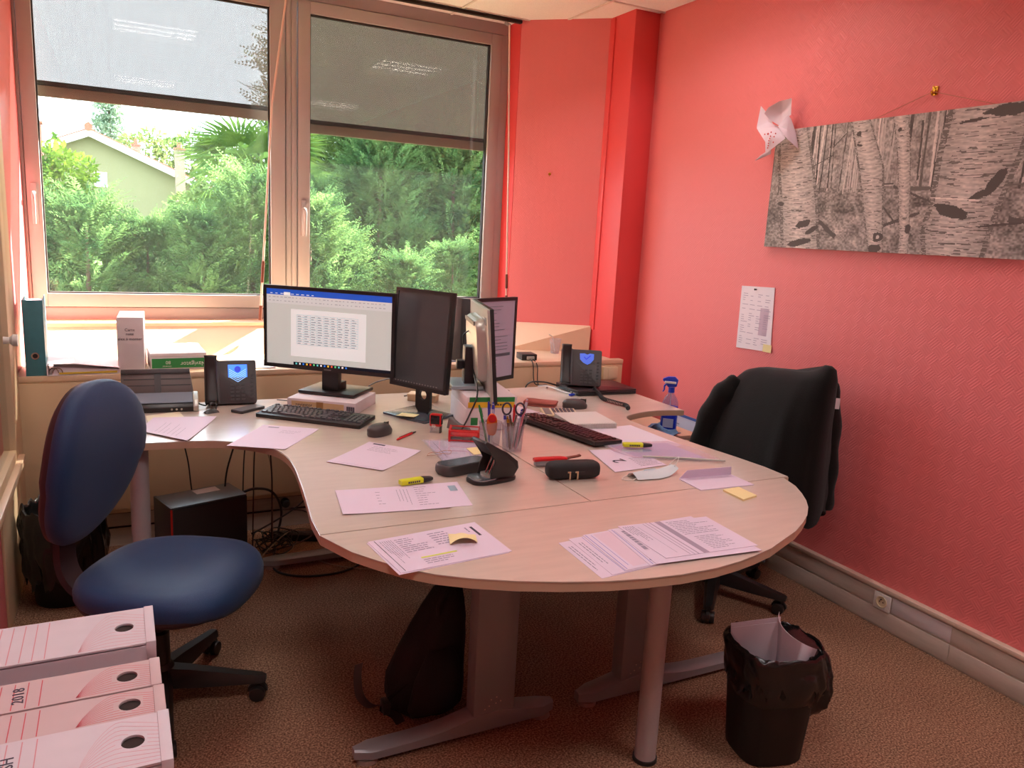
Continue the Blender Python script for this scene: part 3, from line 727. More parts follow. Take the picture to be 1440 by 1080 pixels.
# monitor 2 portrait
m2, P, s2 = monitor('dark portrait monitor on a flat square base, left of the pen cups', 1.135, 3.035, D, R(-63), 0.315, 0.415, 0.113, -0.042, M_DIMGLOW, None, tilt=R(-4))
b = MB()
for k in range(16): b.box(-0.13 + k * 0.0155, -0.122 + k * 0.0155, -0.0026, -0.0016, 0.022, 0.027, P)
obj('taskbar_icons', b, M_GREY, s2)
obj('base_plate', MB().prism([(-0.115, -0.125), (0.125, -0.125), (0.115, 0.068), (-0.115, 0.068)], 0.0, 0.010), mat('steel_blue_plate', srgb(96, 104, 114), 0.25, metal=0.6), m2, bevel=0.003)
nb = MB()
hole = [(0.022 * cos(2 * pi * i / 20), 0.085 + 0.022 * sin(2 * pi * i / 20)) for i in range(20)]
outer = []
for i in range(20):
    a = 2 * pi * i / 20; c_, s_ = cos(a), sin(a); k_ = min(0.040 / max(abs(c_), 1e-6), 0.075 / max(abs(s_), 1e-6)); outer.append((c_ * k_, 0.085 + s_ * k_))
vs = [(p[0], yv, p[1]) for yv in (-0.008, 0.008) for ring_ in (hole, outer) for p in ring_]
fs = []
for i in range(20):
    j = (i + 1) % 20
    fs += [(i, j, 20 + j, 20 + i), (40 + i, 60 + i, 60 + j, 40 + j), (i, 40 + i, 40 + j, j), (20 + i, 20 + j, 60 + j, 60 + i)]
nb.add(vs, fs); nb.box(-0.040, 0.040, -0.008, 0.008, 0.155, 0.36)
obj('neck', nb, M_BLK, m2)
obj('usb_port', MB().box(-0.162, -0.158, -0.03, -0.012, 0.33, 0.35), M_SILV, m2)

# monitor 3 landscape, seen from behind
m3, P, s3 = monitor('landscape monitor with a silver back, turned away, on the stacked paper boxes', 1.315, 2.935, 0.868, R(74.5), 0.467, 0.375, -0.03, -0.062, M_SCR, None, back=M_SILV, tilt=R(-5))
obj('side_frame', MB().box(-0.2345, 0.2345, -0.003, 0.012, -0.001, 0.376, P), M_BLK, m3, bevel=0.002)
rings = []
for k, (s_, yv) in enumerate(((1.0, 0.022), (0.99, 0.040), (0.93, 0.056), (0.80, 0.060))):
    rings.append([P @ Vector((a * s_, yv, 0.20 + b_ * s_)) for a, b_ in rrect(0.33, 0.26, 0.06, 6)])
hb = obj('back_hump', MB().loft(rings), M_SILV, m3, smooth=40)
b = MB()
for k in range(14): b.box(-0.12 + k * 0.018, -0.108 + k * 0.018, 0.040, 0.062, 0.302, 0.318, P)
obj('vent', b, M_GREY, hb)
obj('badge', MB().box(-0.20, -0.155, 0.0215, 0.0235, 0.31, 0.34, P), M_GREY, m3)
obj('neck', MB().box(-0.045, 0.03, 0.0, 0.045, 0.0, 0.17), M_BLK, m3, bevel=0.006)
obj('base_plate', MB().box(-0.10, 0.10, -0.03, 0.10, 0.0, 0.016), mat('light_grey_base', srgb(168, 182, 188), 0.3, metal=0.3), m3, bevel=0.004)
obj('clip', MB().box(-0.03, 0.01, 0.045, 0.075, 0.075, 0.11), M_BLK, m3, bevel=0.003)

# monitor 4 portrait at the back
m4, P, s4 = monitor('upright monitor showing a grey page, behind the silver-backed monitor', 1.555, 3.375, D, R(25.8), 0.318, 0.402, 0.070, -0.072, M_SCR, None, bezel=0.016)
M_S4 = mat('screen_dim_page', srgb(158, 146, 160), 0.25, emit=0.12)
s4.data.materials[0] = M_S4
b = MB()
for r in range(20):
    if r in (3, 8, 14): continue
    b.box(-0.10, -0.10 + rnd.uniform(0.10, 0.2), -0.0024, -0.0018, 0.36 - r * 0.016, 0.3625 - r * 0.016, P)
b.box(-0.02, 0.12, -0.0024, -0.0018, 0.12, 0.135, P)
obj('page_text', b, M_SCRX, s4)
obj('base_plate', MB().box(-0.13, 0.13, -0.08, 0.07, 0.0, 0.014), M_BLK, m4, bevel=0.004)
obj('neck', MB().box(-0.035, 0.035, -0.03, 0.02, 0.014, 0.30), M_BLK, m4, bevel=0.004)
obj('side_hood', MB().prism([(-0.16, -0.05), (-0.16, 0.05), (-0.185, 0.06), (-0.185, -0.02)], 0.18, 0.47), M_DGREY, m4, bevel=0.003)

# ------------------------------------------------------------------ boxes of paper
def frameM(ax, ay, bx_, by_):
    a = math.atan2(by_ - ay, bx_ - ax); return a
def paperbox(label, x, y, z, rz, w, d, h, m, name='paper_box', lid=True, group=None, cat='box'):
    t = thing(name, label, cat, (x, y, z), rz, group)
    obj('carton', MB().box(0, w, 0, d, 0, h), m, t, bevel=0.0025)
    return t
t = paperbox('white ream box under the large document monitor', 0.612, 3.258, D, R(-36), 0.30, 0.25, 0.050, M_CARD)
obj('band_label', MB().box(0.02, 0.25, -0.0012, 0.0005, 0.006, 0.040), mat('tan_label', srgb(216, 184, 140), 0.7), t)
text('printed_name', 'navigator', 0.020, T(0.075, -0.0014, 0.026, rx=pi / 2), M_PRINTD, t)
obj('tape', MB().box(0.13, 0.16, -0.0018, 0.0005, 0.0, 0.042), mat('brown_tape', srgb(176, 130, 80), 0.4), t)
b = MB()
for k in range(11): b.box(0.262 + k * 0.0032, 0.262 + k * 0.0032 + (0.0016 if k % 3 else 0.0024), -0.0012, 0.0003, 0.012, 0.034)
obj('barcode', b, M_PRINTD, t)

t = paperbox('white A4 paper carton at the bottom of the stack behind the pen cups', 1.198, 2.732, D, R(-11), 0.215, 0.30, 0.088, M_CARD)
obj('green_square', MB().box(0.022, 0.050, -0.0012, 0.0005, 0.022, 0.052), M_GREEN, t)
text('printed_size', 'A4', 0.030, T(0.078, -0.0013, 0.038, rx=pi / 2), M_PRINTD, t)
t = paperbox('green and yellow ream wrapper lying on the A4 paper carton', 1.203, 2.734, D + 0.0885, R(-10), 0.205, 0.29, 0.046, M_CARD)
obj('green_band', MB().box(0.01, 0.195, -0.0012, 0.0005, 0.026, 0.045), M_GREEN, t)
obj('yellow_band', MB().box(0.005, 0.195, -0.0012, 0.0005, 0.003, 0.025), mat('yellow_band', srgb(232, 186, 40), 0.6), t)
b = MB()
for k in range(6): b.box(0.09 + k * 0.011, 0.098 + k * 0.011, -0.0018, -0.0011, 0.011, 0.018)
obj('printed_line', b, M_BROWN, t)
# papers on desk behind, small box
t = paperbox('small cream carton behind the dark portrait monitor', 1.155, 3.30, D, R(-35), 0.13, 0.07, 0.03, mat('cream_card', srgb(222, 196, 160), 0.7))
obj('lid', MB().box(-0.002, 0.132, -0.002, 0.072, 0.022, 0.033), MATS['cream_card'], t, bevel=0.001)
for k, (dx, dy, a) in enumerate(((0, 0, 10), (0.008, 0.01, 18))):
    tt = thing('notebook', ['grey notebook under the edge of the silver-backed monitor', 'loose white notepad on the grey notebook by the silver-backed monitor'][k], 'notebook', (1.50 + dx, 2.90 + dy, D + 0.012 * k), R(a - 4))
    obj('pages', MB().box(-0.075, 0.075, -0.11, 0.11, 0.001, 0.010), M_PAPER, tt)
    obj('cover', MB().box(-0.077, 0.077, -0.112, 0.112, 0.0, 0.0012).box(-0.077, 0.077, -0.112, 0.112, 0.0098, 0.0112), [M_SILV, M_PAPER][k], tt)

# ------------------------------------------------------------------ keyboards, mice
def keyboard(label, x, y, rz, keym, w=0.455, d=0.150):
    t = thing('keyboard', label, 'keyboard', (x, y, D), rz, None)
    M = T(0, 0, 0.004, rx=R(4))
    b = MB(); rings = []
    b.prism(rrect(w, d, 0.008, 3), 0.0, 0.016, M)
    obj('case', b, M_BLK, t, bevel=0.002)
    b = MB(); p_ = 0.0190
    y0 = d / 2 - 0.018
    def key(cx, cy, kw=1.0, kh=1.0):
        ww = p_ * kw - 0.0028; hh = p_ * kh - 0.0028
        lo = [M @ Vector((cx + sx * ww / 2, cy + sy * hh / 2, 0.016)) for sx, sy in ((-1, -1), (1, -1), (1, 1), (-1, 1))]
        hi = [M @ Vector((cx + sx * ww * .39, cy + sy * hh * .39, 0.0225)) for sx, sy in ((-1, -1), (1, -1), (1, 1), (-1, 1))]
        b.loft([lo, hi])
    x0 = -w / 2 + 0.022
    for r in range(6):
        yy = y0 - r * p_ - (0.006 if r else 0)
        if r == 0:
            for k in range(15):
                if k in (1, 6, 11): continue
                key(x0 + k * p_, yy)
        elif r < 5:
            widths = {1: [1] * 13 + [2], 2: [1.5] + [1] * 12 + [1.5], 3: [1.75] + [1] * 11 + [2.25], 4: [2.25] + [1] * 10 + [2.75]}[r]
            xx = x0 - p_ / 2
            for kw in widths: key(xx + kw * p_ / 2, yy, kw); xx += kw * p_
        else:
            xx = x0 - p_ / 2
            for kw in [1.25, 1.25, 1.25, 6.25, 1.25, 1.25, 1.25, 1.25]: key(xx + kw * p_ / 2, yy, kw); xx += kw * p_
    xn = x0 + 15.4 * p_ - p_ / 2 + 0.004
    for r in (0, 1, 2, 5):
        for k in range(3): key(xn + k * p_, y0 - r * p_ - (0.006 if r else 0))
    key(xn + p_, y0 - 4 * p_ - 0.006)
    xn2 = xn + 3.4 * p_
    for r in range(1, 6):
        for k in range(4):
            key(xn2 + k * p_, y0 - r * p_ - 0.006)
    # scale to fit
    o = obj('keys', b, keym, t); o['kind'] = 'stuff'
    mxx = max(v.co.x for v in o.data.vertices); s_ = (w / 2 - 0.008) / mxx
    for v in o.data.vertices: v.co.x *= s_ if v.co.x > 0 else min(1, s_ + .02)
    for sx in (-1, 1): obj('foot', MB().box(sx * w * .4 - 0.012, sx * w * .4 + 0.012, d / 2 - 0.03, d / 2 - 0.022, 0.0, 0.012), M_WHITE if w > 0.47 else M_BLK, t)
    return t
keyboard('black keyboard in front of the large document monitor', 0.688, 3.062, R(-41), mat('dark_keys', srgb(88, 86, 90), 0.3))
keyboard('black keyboard beside the spiral notebook, its front edge towards the pen cups', 1.592, 2.615, R(101), mat('red_reflection_keys', srgb(58, 34, 36), 0.35), w=0.49)  # red reflection on the black keys is put into their colour
def mouse(label, x, y, rz):
    t = thing('computer_mouse', label, 'mouse', (x, y, D), rz); t.scale = (1.14, 1.14, 1.14)
    rings = []
    for s, z in ((0.96, 0.0), (1.0, 0.006), (0.99, 0.014)):
        rings.append([Vector((a * s, b_ * s, z)) for a, b_ in superell(0.052, 0.030, 2.3, 28)])
    for s, z in ((0.95, 0.022), (0.84, 0.030), (0.64, 0.035), (0.35, 0.037)):
        rings.append([Vector((a * s + 0.004, b_ * s, z - 0.06 * max(0, -(a * s)) * 0.3)) for a, b_ in superell(0.052, 0.030, 2.3, 28)])
    obj('shell', MB().loft(rings), M_DGREY, t, smooth=60)
    obj('wheel', MB().cyl((-0.028, -0.003, 0.030), (-0.028, 0.003, 0.030), 0.008, n=14), M_BLK, t)
    obj('button_seam', MB().box(-0.048, -0.006, -0.0005, 0.0005, 0.018, 0.0365), M_BLK, t)
mouse('dark mouse beside the red pen on the left desk', 0.862, 2.765, R(35) + pi)
mouse('black mouse in front of the desk phone on the closed laptop', 1.855, 2.985, R(-10) + pi)

# ------------------------------------------------------------------ phones
def phone(label, x, y, z, rz, scr):
    t = thing('desk_phone', label, 'telephone', (x, y, z), rz)
    w, hgt = 0.205, 0.185
    tilt = R(72)
    M = T(0, 0.0, 0.008, rx=tilt)        # local plane: x right, y up the face, z toward the viewer
    obj('body', MB().prism(rrect(w * .98, hgt, 0.010, 4, 0, hgt / 2), -0.030, 0.0, M), M_DGREY, t, bevel=0.003)
    obj('stand_foot', MB().prism([(0.02, 0.005), (0.12, 0.0), (0.03, 0.10)], -0.08, 0.08, Matrix(((0, 0, 1, 0), (1, 0, 0, 0), (0, 1, 0, 0), (0, 0, 0, 1)))), M_BLK, t, bevel=0.002)
    obj('cradle', MB().prism(rrect(0.060, hgt + 0.004, 0.010, 4, -w / 2 + 0.026, hgt / 2), 0.0, 0.010, M), M_DGREY, t, bevel=0.002)
    cx = -w / 2 + 0.022
    P = [Vector((cx, 0.005, 0.030)), Vector((cx, 0.012, 0.040)), Vector((cx, 0.055, 0.030)), Vector((cx, 0.10, 0.028)), Vector((cx, 0.15, 0.030)), Vector((cx, 0.192, 0.040)), Vector((cx, 0.202, 0.032))]
    P = catmull(P, 4)
    rings = []
    for i, p in enumerate(P):
        u = i / (len(P) - 1); ww = 0.023 + 0.004 * (abs(u - .5) * 2) ** 2; th = 0.011 + 0.008 * (abs(u - .5) * 2) ** 3
        if i in (0, len(P) - 1): ww *= .8; th *= .5
        rings.append([M @ (p + Vector((a, 0, b_))) for a, b_ in superell(ww, th, 2.8, 20)])
    obj('handset', MB().loft(rings), M_BLK, t, smooth=55)
    s = obj('screen', MB().box(-0.012, 0.064, 0.112, 0.166, 0.0, 0.0015, M), scr[0], t)
    if scr[1]:
        b = MB()
        for k in range(5):
            zz = 0.148 - k * 0.008
            b.add([M @ Vector(p) for p in ((-0.008, zz, .0022), (0.026, zz - 0.022, .0022), (0.060, zz, .0022), (0.060, zz - 0.003, .0022), (0.026, zz - 0.025, .0022), (-0.008, zz - 0.003, .0022))], [(0, 1, 4, 5), (1, 2, 3, 4)])
        obj('wallpaper_band', b, scr[1], s)
        obj('wallpaper_disc', MB().prism([(0.026 + 0.013 * cos(i * pi / 10), 0.146 + 0.013 * sin(i * pi / 10)) for i in range(20)], 0.002, 0.003, M), scr[2], s)
    b = MB()
    for r in range(5):
        for c in range(3): b.prism(rrect(0.015, 0.009, 0.002, 2, 0.002 + c * 0.022, 0.018 + r * 0.0155), 0.0, 0.0025, M)
    for r in range(7): b.prism(rrect(0.012, 0.007, 0.002, 2, 0.082, 0.022 + r * 0.0165), 0.0, 0.0025, M)
    o = obj('keypad', b, M_GREY if False else mat('phone_key', srgb(52, 48, 48), 0.3), t); o['kind'] = 'stuff'
    return t
M_PB = mat('phone_screen_blue', srgb(60, 130, 250), 0.3, emit=0.9)
M_PB2 = mat('phone_screen_pale', srgb(150, 200, 255), 0.3, emit=0.8)
M_PB3 = mat('phone_screen_deep', srgb(30, 50, 190), 0.3, emit=0.7)
phone('black desk phone with a lit blue display by the document scanner', 0.408, 3.375, D, R(-4), (M_PB, M_PB2, M_PB3))
phone('black desk phone with a shield-shaped blue display on the closed laptop', 2.065, 3.28, D + 0.030, R(-28), (M_DGREY, None, None))
# shield display for second phone
ph = [o for o in COL.objects if o.name.startswith('desk_phone')][-1]
M = T(0, 0, 0.008, rx=R(72))
sh = [(-0.012, 0.164), (0.012, 0.166), (0.026, 0.160), (0.040, 0.166), (0.060, 0.164), (0.060, 0.136), (0.044, 0.116), (0.028, 0.108), (0.006, 0.118), (-0.010, 0.134)]
so2 = obj('shield_display', MB().prism(sh, 0.0016, 0.003, M), mat('phone_screen_mid', srgb(70, 100, 200), 0.3, emit=0.6), ph)
obj('display_mark', MB().prism([(0.008, 0.146), (0.022, 0.132), (0.046, 0.154), (0.040, 0.156), (0.022, 0.139), (0.012, 0.149)], 0.0031, 0.0036, M), M_PB3, so2)

# coiled handset cord of the right phone
P = []
N = 420
A = [Vector((2.12, 3.235, D + 0.03)), Vector((2.10, 3.16, D + 0.018)), Vector((2.075, 3.08, D + 0.012)), Vector((2.085, 3.00, D + 0.012)), Vector((2.10, 2.93, D + 0.012)), Vector((2.075, 2.875, D + 0.012))]
CC = catmull(A, 80)
for i, p in enumerate(CC):
    d = (CC[min(i + 1, len(CC) - 1)] - CC[max(i - 1, 0)]).normalized(); a = d.cross(Vector((0, 0, 1))).normalized(); b2 = a.cross(d)
    th = i * 0.62
    P.append(p + (a * cos(th) + b2 * sin(th)) * 0.0088)
tag(obj('coiled_cord', MB().tube(P, 0.0022, n=6), M_BLK, None, smooth=60), 'black coiled handset cord lying in front of the closed laptop', 'cord')

# laptop under phone 2
t = thing('laptop', 'closed dark laptop under the right desk phone', 'laptop', (2.185, 3.325, D), R(-2))
obj('base', MB().prism(rrect(0.345, 0.245, 0.012, 4), 0.002, 0.014), M_BLK, t, bevel=0.002)
obj('lid', MB().prism(rrect(0.345, 0.245, 0.012, 4), 0.0155, 0.026), mat('laptop_lid', srgb(48, 36, 38), 0.3), t, bevel=0.002)
obj('port', MB().box(-0.1735, -0.172, -0.09, -0.075, 0.006, 0.011).box(-0.1735, -0.172, -0.06, -0.045, 0.006, 0.011), M_SILV, t)
t = thing('usb_plug', 'blue and silver plug at the laptop corner', 'plug', (1.985, 3.225, D), R(20))
obj('plug_body', MB().box(-0.02, 0.012, -0.007, 0.007, 0.002, 0.012), M_BLUE, t, bevel=0.002)
obj('plug_tip', MB().box(0.012, 0.026, -0.005, 0.005, 0.004, 0.009), M_SILV, t)

# scanner
t = thing('document_scanner', 'dark document scanner with raised paper tray on the left desk', 'scanner', (0.125, 3.385, D), R(-3))
obj('body', MB().loft([[Vector((x_, y_, z_)) for y_, z_ in ((-0.075, 0.0), (0.05, 0.0), (0.05, 0.05), (0.0, 0.062), (-0.06, 0.038), (-0.078, 0.02))] for x_ in (-0.145, 0.145)]), M_BLK, t, bevel=0.003)
obj('top_cover', MB().loft([[Vector((x_, y_, z_)) for y_, z_ in ((-0.066, 0.037), (0.0, 0.0625), (0.0, 0.066), (-0.064, 0.041))] for x_ in (-0.128, 0.128)]), mat('scanner_cover', srgb(120, 128, 144), 0.3), t)
obj('end_cap', MB().loft([[Vector((x_, y_, z_)) for y_, z_ in ((-0.079, 0.0), (0.05, 0.0), (0.05, 0.054), (0.0, 0.068), (-0.06, 0.046), (-0.081, 0.024))] for x_ in (0.130, 0.150)]), M_SILV, t, bevel=0.003)
Mt = T(0, 0.03, 0.058, rx=R(68))
b = MB().prism([(-0.135, 0), (0.135, 0), (0.122, 0.095), (-0.135, 0.095)], -0.006, 0.0, Mt)
tray = obj('paper_tray', b, mat('tray_grey', srgb(104, 94, 90), 0.45), t, bevel=0.002)
b = MB()
for k in range(2): b.box(-0.125, 0.125, 0.030 + 0.026 * k, 0.034 + 0.026 * k, 0.0, 0.0012, Mt)
obj('tray_groove', b, M_BLK, tray)
obj('tray_spine', MB().box(-0.012, 0.012, 0.0, 0.095, 0.0, 0.004, Mt), M_DGREY, tray)
obj('tray_bar', MB().box(-0.135, 0.122, 0.080, 0.100, -0.008, 0.006, Mt), M_DGREY, tray, bevel=0.002)
b = MB()
for k in range(3): b.cyl((0.05 + 0.018 * k, -0.078, 0.012), (0.05 + 0.018 * k, -0.081, 0.012), 0.004, n=12)
obj('button', b, M_SILV, t)
# small black stand with clip, slab
t = thing('binder_clip', 'black clip tool lying between the left desk phone and the paper', 'clip', (0.315, 3.265, D), R(20))
obj('wedge', MB().loft([[Vector((x_, y_, z_)) for y_, z_ in ((-0.015, 0), (0.015, 0), (0.004, 0.016 * s_), (-0.004, 0.016 * s_))] for x_, s_ in ((-0.028, .4), (-0.01, 1), (0.012, 1), (0.028, .4))]), M_BLK, t, bevel=0.001)
obj('clip_loop', MB().tube([(0.005, 0, 0.012), (0.0, 0.008, 0.03), (0.012, 0.012, 0.036), (0.024, 0.008, 0.03), (0.02, 0.0, 0.012)], 0.003, smooth=4), M_BLK, t, smooth=60)
t = thing('power_bank', 'slim dark grey slab in front of the left desk phone', 'device', (0.458, 3.275, D), R(-52))
obj('case', MB().prism(rrect(0.062, 0.135, 0.008, 4), 0.0, 0.011), M_DGREY, t, bevel=0.002)
obj('inset', MB().prism(rrect(0.052, 0.125, 0.006, 4), 0.011, 0.0115), M_GREY, t)

# ------------------------------------------------------------------ papers
def bil(C, u, v):
    A, B, C_, D_ = C
    return Vector((A[0] * (1 - u) * (1 - v) + B[0] * u * (1 - v) + C_[0] * u * v + D_[0] * (1 - u) * v, A[1] * (1 - u) * (1 - v) + B[1] * u * (1 - v) + C_[1] * u * v + D_[1] * (1 - u) * v, 0))
def paper(label, C, lift=0.0, m=None, prints=(), curl=0.0, group=None, name='paper_sheet', cat='paper', curl_fn=None):
    """C: corners A,B,C,D in the world; u runs A>B, v runs A>D."""
    c = (sum(p[0] for p in C) / 4, sum(p[1] for p in C) / 4)
    t = thing(name, label, cat, (c[0], c[1], D + lift), 0, group)
    L = [(p[0] - c[0], p[1] - c[1]) for p in C]
    n = 12
    if curl_fn is None: curl_fn = lambda u, v: curl * ((abs(u - .5) * 2) ** 3 * (0.6 + 0.4 * v))
    def pt(u, v, dz=0): p = bil(L, u, v); p.z = curl_fn(u, v) + dz; return p
    b = MB(); vs = []; fs = []
    for dz in (0.0, 0.0006):
        for j in range(n + 1):
            for i in range(n + 1): vs.append(pt(i / n, j / n, dz))
    K = (n + 1) ** 2
    for j in range(n):
        for i in range(n):
            a = j * (n + 1) + i
            fs.append((a, a + 1, a + n + 2, a + n + 1)); fs.append((K + a, K + a + n + 1, K + a + n + 2, K + a + 1))
    for i in range(n):
        a = i; fs.append((a, K + a, K + a + 1, a + 1)); a = n * (n + 1) + i; fs.append((a, a + 1, K + a + 1, K + a))
        a = i * (n + 1); fs.append((a, a + n + 1, K + a + n + 1, K + a)); a = i * (n + 1) + n; fs.append((a, K + a, K + a + n + 1, a + n + 1))
    b.add(vs, fs)
    s = obj('sheet', b, m or M_PAPERL, t, smooth=30)
    by = {}
    for (u0, v0, u1, v1, mm) in prints: by.setdefault(mm.name, (mm, MB()))[1].add([pt(u, v, 0.0010) for u, v in ((u0, v0), (u1, v0), (u1, v1), (u0, v1))], [(0, 1, 2, 3)])
    for mm, bb in by.values():
        bb2 = obj('printed_text', bb, mm, s, kind='stuff')
    return t, pt
def lines(u0, v0, u1, v1, n, along='u', m=None, fill=(0.3, 0.95), th=0.35, seed=1, words=True):
    r = random.Random(seed); out = []; m = m or M_PRINT
    for k in range(n):
        if along == 'u':
            v = v0 + (v1 - v0) * k / n; w = (v1 - v0) / n * th; e = u0 + (u1 - u0) * r.uniform(*fill); x = u0
            while x < e:
                l = r.uniform(0.02, 0.07) if words else e - x
                out.append((x, v, min(x + l, e), v + w, m)); x += l + 0.008
        else:
            u = u0 + (u1 - u0) * k / n; w = (u1 - u0) / n * th; e = v0 + (v1 - v0) * r.uniform(*fill); x = v0
            while x < e:
                l = r.uniform(0.03, 0.10) if words else e - x
                out.append((u, x, u + w, min(x + l, e), m)); x += l + 0.012
    return out
# front-left sheet on the end table: long edge towards the right
C = [(0.528, 1.775), (0.835, 1.813), (0.844, 1.603), (0.548, 1.576)]
hl = mat('highlighted', srgb(214, 222, 90), 0.7)
pr = [(0.045, 0.03, 0.051, 0.97, M_PRINTD)] + lines(0.08, 0.08, 0.19, 0.92, 6, 'v', th=.3, seed=3) + lines(0.2, 0.10, 0.48, 0.55, 8, 'u', seed=4) + lines(0.5, 0.10, 0.72, 0.5, 6, 'u', seed=5) + [(0.26, 0.70, 0.58, 0.735, hl)] + lines(0.26, 0.78, 0.58, 0.93, 3, 'u', seed=6) + [(0.90, 0.12, 0.925, 0.42, M_PRINTD)] + lines(0.85, 0.12, 0.89, 0.45, 1, 'v', seed=8)
t, _ = paper('printed sheet with a yellow-highlighted row under a folded sticky note, front left', C, 0.0, M_PAPERL, pr, group=None)
paper('second sheet just showing under the sheet with the highlighted row', [(0.524, 1.770), (0.82, 1.805), (0.835, 1.600), (0.542, 1.571)], -0.0001, M_PAPERL)
# move the top one up a little
t.location.z += 0.0012
t = thing('sticky_note', 'cream sticky note folded up on the highlighted sheet', 'sticky note', (0.755, 1.705, D + 0.003), R(-18))
b = MB(); rings = []
for k in range(9):
    a = k / 8
    x_ = -0.035 + 0.07 * a; z_ = 0.0 + 0.022 * math.sin(a * pi) ** 0.8 * 0.7 + 0.003
    rings.append([Vector((x_, -0.035 + 0.012 * a, z_)), Vector((x_, 0.035 - 0.006 * a, max(0.003, z_ - 0.012))), Vector((x_, 0.035 - 0.006 * a, max(0.002, z_ - 0.0128))), Vector((x_, -0.035 + 0.012 * a, z_ - 0.0008))])
obj('leaf', b.loft(rings), M_YEL, t, smooth=50)

# stack of printed forms, front right
stk = [
    ([(0.981, 1.612), (1.268, 1.640), (1.262, 1.420), (0.972, 1.394)], 'lowest form of the front-right pile, its left margin showing', 'a'),
    ([(1.018, 1.624), (1.305, 1.640), (1.297, 1.420), (1.005, 1.400)], 'second form from the bottom of the front-right pile', 'a'),
    ([(1.065, 1.632), (1.362, 1.650), (1.350, 1.425), (1.048, 1.408)], 'middle form of the front-right pile with a blue edge line', 'b'),
    ([(1.150, 1.640), (1.440, 1.650), (1.436, 1.425), (1.120, 1.408)], 'form with two black punch marks in the front-right pile', 'c'),
    ([(1.162, 1.628), (1.462, 1.612), (1.455, 1.385), (1.138, 1.408)], 'form directly under the top sheet of the front-right pile', 'd'),
    ([(1.186, 1.648), (1.477, 1.628), (1.466, 1.411), (1.180, 1.426)], 'topmost form of the front-right pile with a grey column band', 'e')]
M_BLN = mat('blue_rule', srgb(120, 120, 190), 0.8)
M_PINKF = mat('pink_fill', srgb(222, 196, 210), 0.8)
M_GBAND = mat('grey_band', srgb(166, 148, 168), 0.8)
for i, (C, lab, k) in enumerate(stk):
    pr = []
    if k == 'a': pr = [(0.18, 0.02, 0.95, 0.98, M_PINKF)] + lines(0.04, 0.15, 0.10, 0.9, 2, 'v', seed=20 + i, fill=(.7, .9)) + [(0.135, 0.02, 0.14, 0.98, M_BLN)]
    if k == 'b': pr = [(0.10, 0.03, 0.95, 0.95, M_PINKF), (0.02, 0.02, 0.026, 0.98, M_BLN), (0.07, 0.05, 0.075, 0.9, M_BLN)]
    if k == 'c': pr = [(0.03, 0.02, 0.036, 0.98, M_BLN), (0.07, 0.44, 0.10, 0.49, M_PRINTD), (0.07, 0.54, 0.10, 0.59, M_PRINTD), (0.05, 0.86, 0.09, 0.90, mat('blue_stamp', srgb(50, 70, 140), 0.8)), (0.13, 0.04, 0.95, 0.95, M_PINKF)]
    if k == 'd': pr = lines(0.05, 0.05, 0.95, 0.95, 8, 'v', seed=30)
    if k == 'e':
        pr = [(0.40, 0.0, 0.465, 1.0, M_GBAND), (0.34, 0.0, 0.352, 1.0, M_GBAND), (0.30, 0.0, 0.306, 1.0, M_PRINT), (0.26, 0.02, 0.268, 0.98, M_GBAND), (0.17, 0.1, 0.174, 0.9, M_PRINT)]
        pr += lines(0.03, 0.05, 0.15, 0.9, 5, 'v', seed=31, fill=(.3, .7)) + lines(0.50, 0.05, 0.95, 0.5, 9, 'u', seed=32, fill=(.5, 1), th=.3) + lines(0.55, 0.55, 0.90, 0.95, 9, 'u', seed=33, fill=(.4, .9), th=.3)
    paper(lab, C, 0.0012 * i, M_PAPERL, pr, group=None)
# A4 sheets on the left desk
paper('lilac-white sheet with a dark stamp mark, between the mouse and the yellow highlighter', [(0.590, 2.470), (0.793, 2.668), (0.932, 2.503), (0.736, 2.320)], 0, M_PAPERL,
      [(0.93, 0.12, 0.97, 0.35, M_PRINTD)] + lines(0.68, 0.2, 0.9, 0.9, 4, 'v', seed=40, fill=(.4, .9), th=.2) + [(0.05, 0.06, 0.056, 0.9, M_PRINT)], curl=0.003)
paper('lilac-white sheet overhanging the desk edge in front of the large monitor keyboard', [(0.312, 2.752), (0.476, 3.011), (0.664, 2.894), (0.490, 2.650)], 0, M_PAPERL,
      [(0.90, 0.14, 0.94, 0.33, M_PRINT)] + lines(0.7, 0.45, 0.86, 0.95, 3, 'v', seed=41, fill=(.4, .8), th=.15), curl=0.002)
paper('lilac-white sheet in front of the document scanner, hanging over the desk edge', [(0.04, 3.03), (0.10, 3.215), (0.325, 3.172), (0.192, 2.836)], 0.002, M_PAPERL, lines(0.1, 0.3, 0.9, 0.8, 6, 'u', seed=42, th=.08), curl=0.004)
paper('cream sheet partly under the lilac sheet by the document scanner', [(0.075, 3.267), (0.198, 3.311), (0.212, 3.198), (0.08, 3.15)], 0.0, mat('cream_paper', srgb(232, 222, 196), 0.7))
t2, _ = paper('wide printed sheet under the yellow highlighter', [(0.546, 2.176), (0.868, 2.146), (0.817, 1.936), (0.518, 1.976)], 0.0014, M_PAPERL,
      lines(0.55, 0.15, 0.68, 0.95, 4, 'v', seed=43, fill=(.6, .95), th=.15) + lines(0.72, 0.1, 0.92, 0.9, 9, 'u', seed=44, fill=(.4, .95), th=.2) + lines(0.35, 0.2, 0.5, 0.8, 5, 'u', seed=45, fill=(.2, .5), th=.15), curl=0.002)
paper('sheet with a blue-grey stamp sticking out beside the wide printed sheet', [(0.70, 2.165), (0.924, 2.150), (0.885, 1.938), (0.68, 1.96)], 0.0, M_PAPERL,
      [(0.82, 0.15, 0.93, 0.38, mat('bluegrey_stamp', srgb(150, 170, 186), 0.8))], group=None)
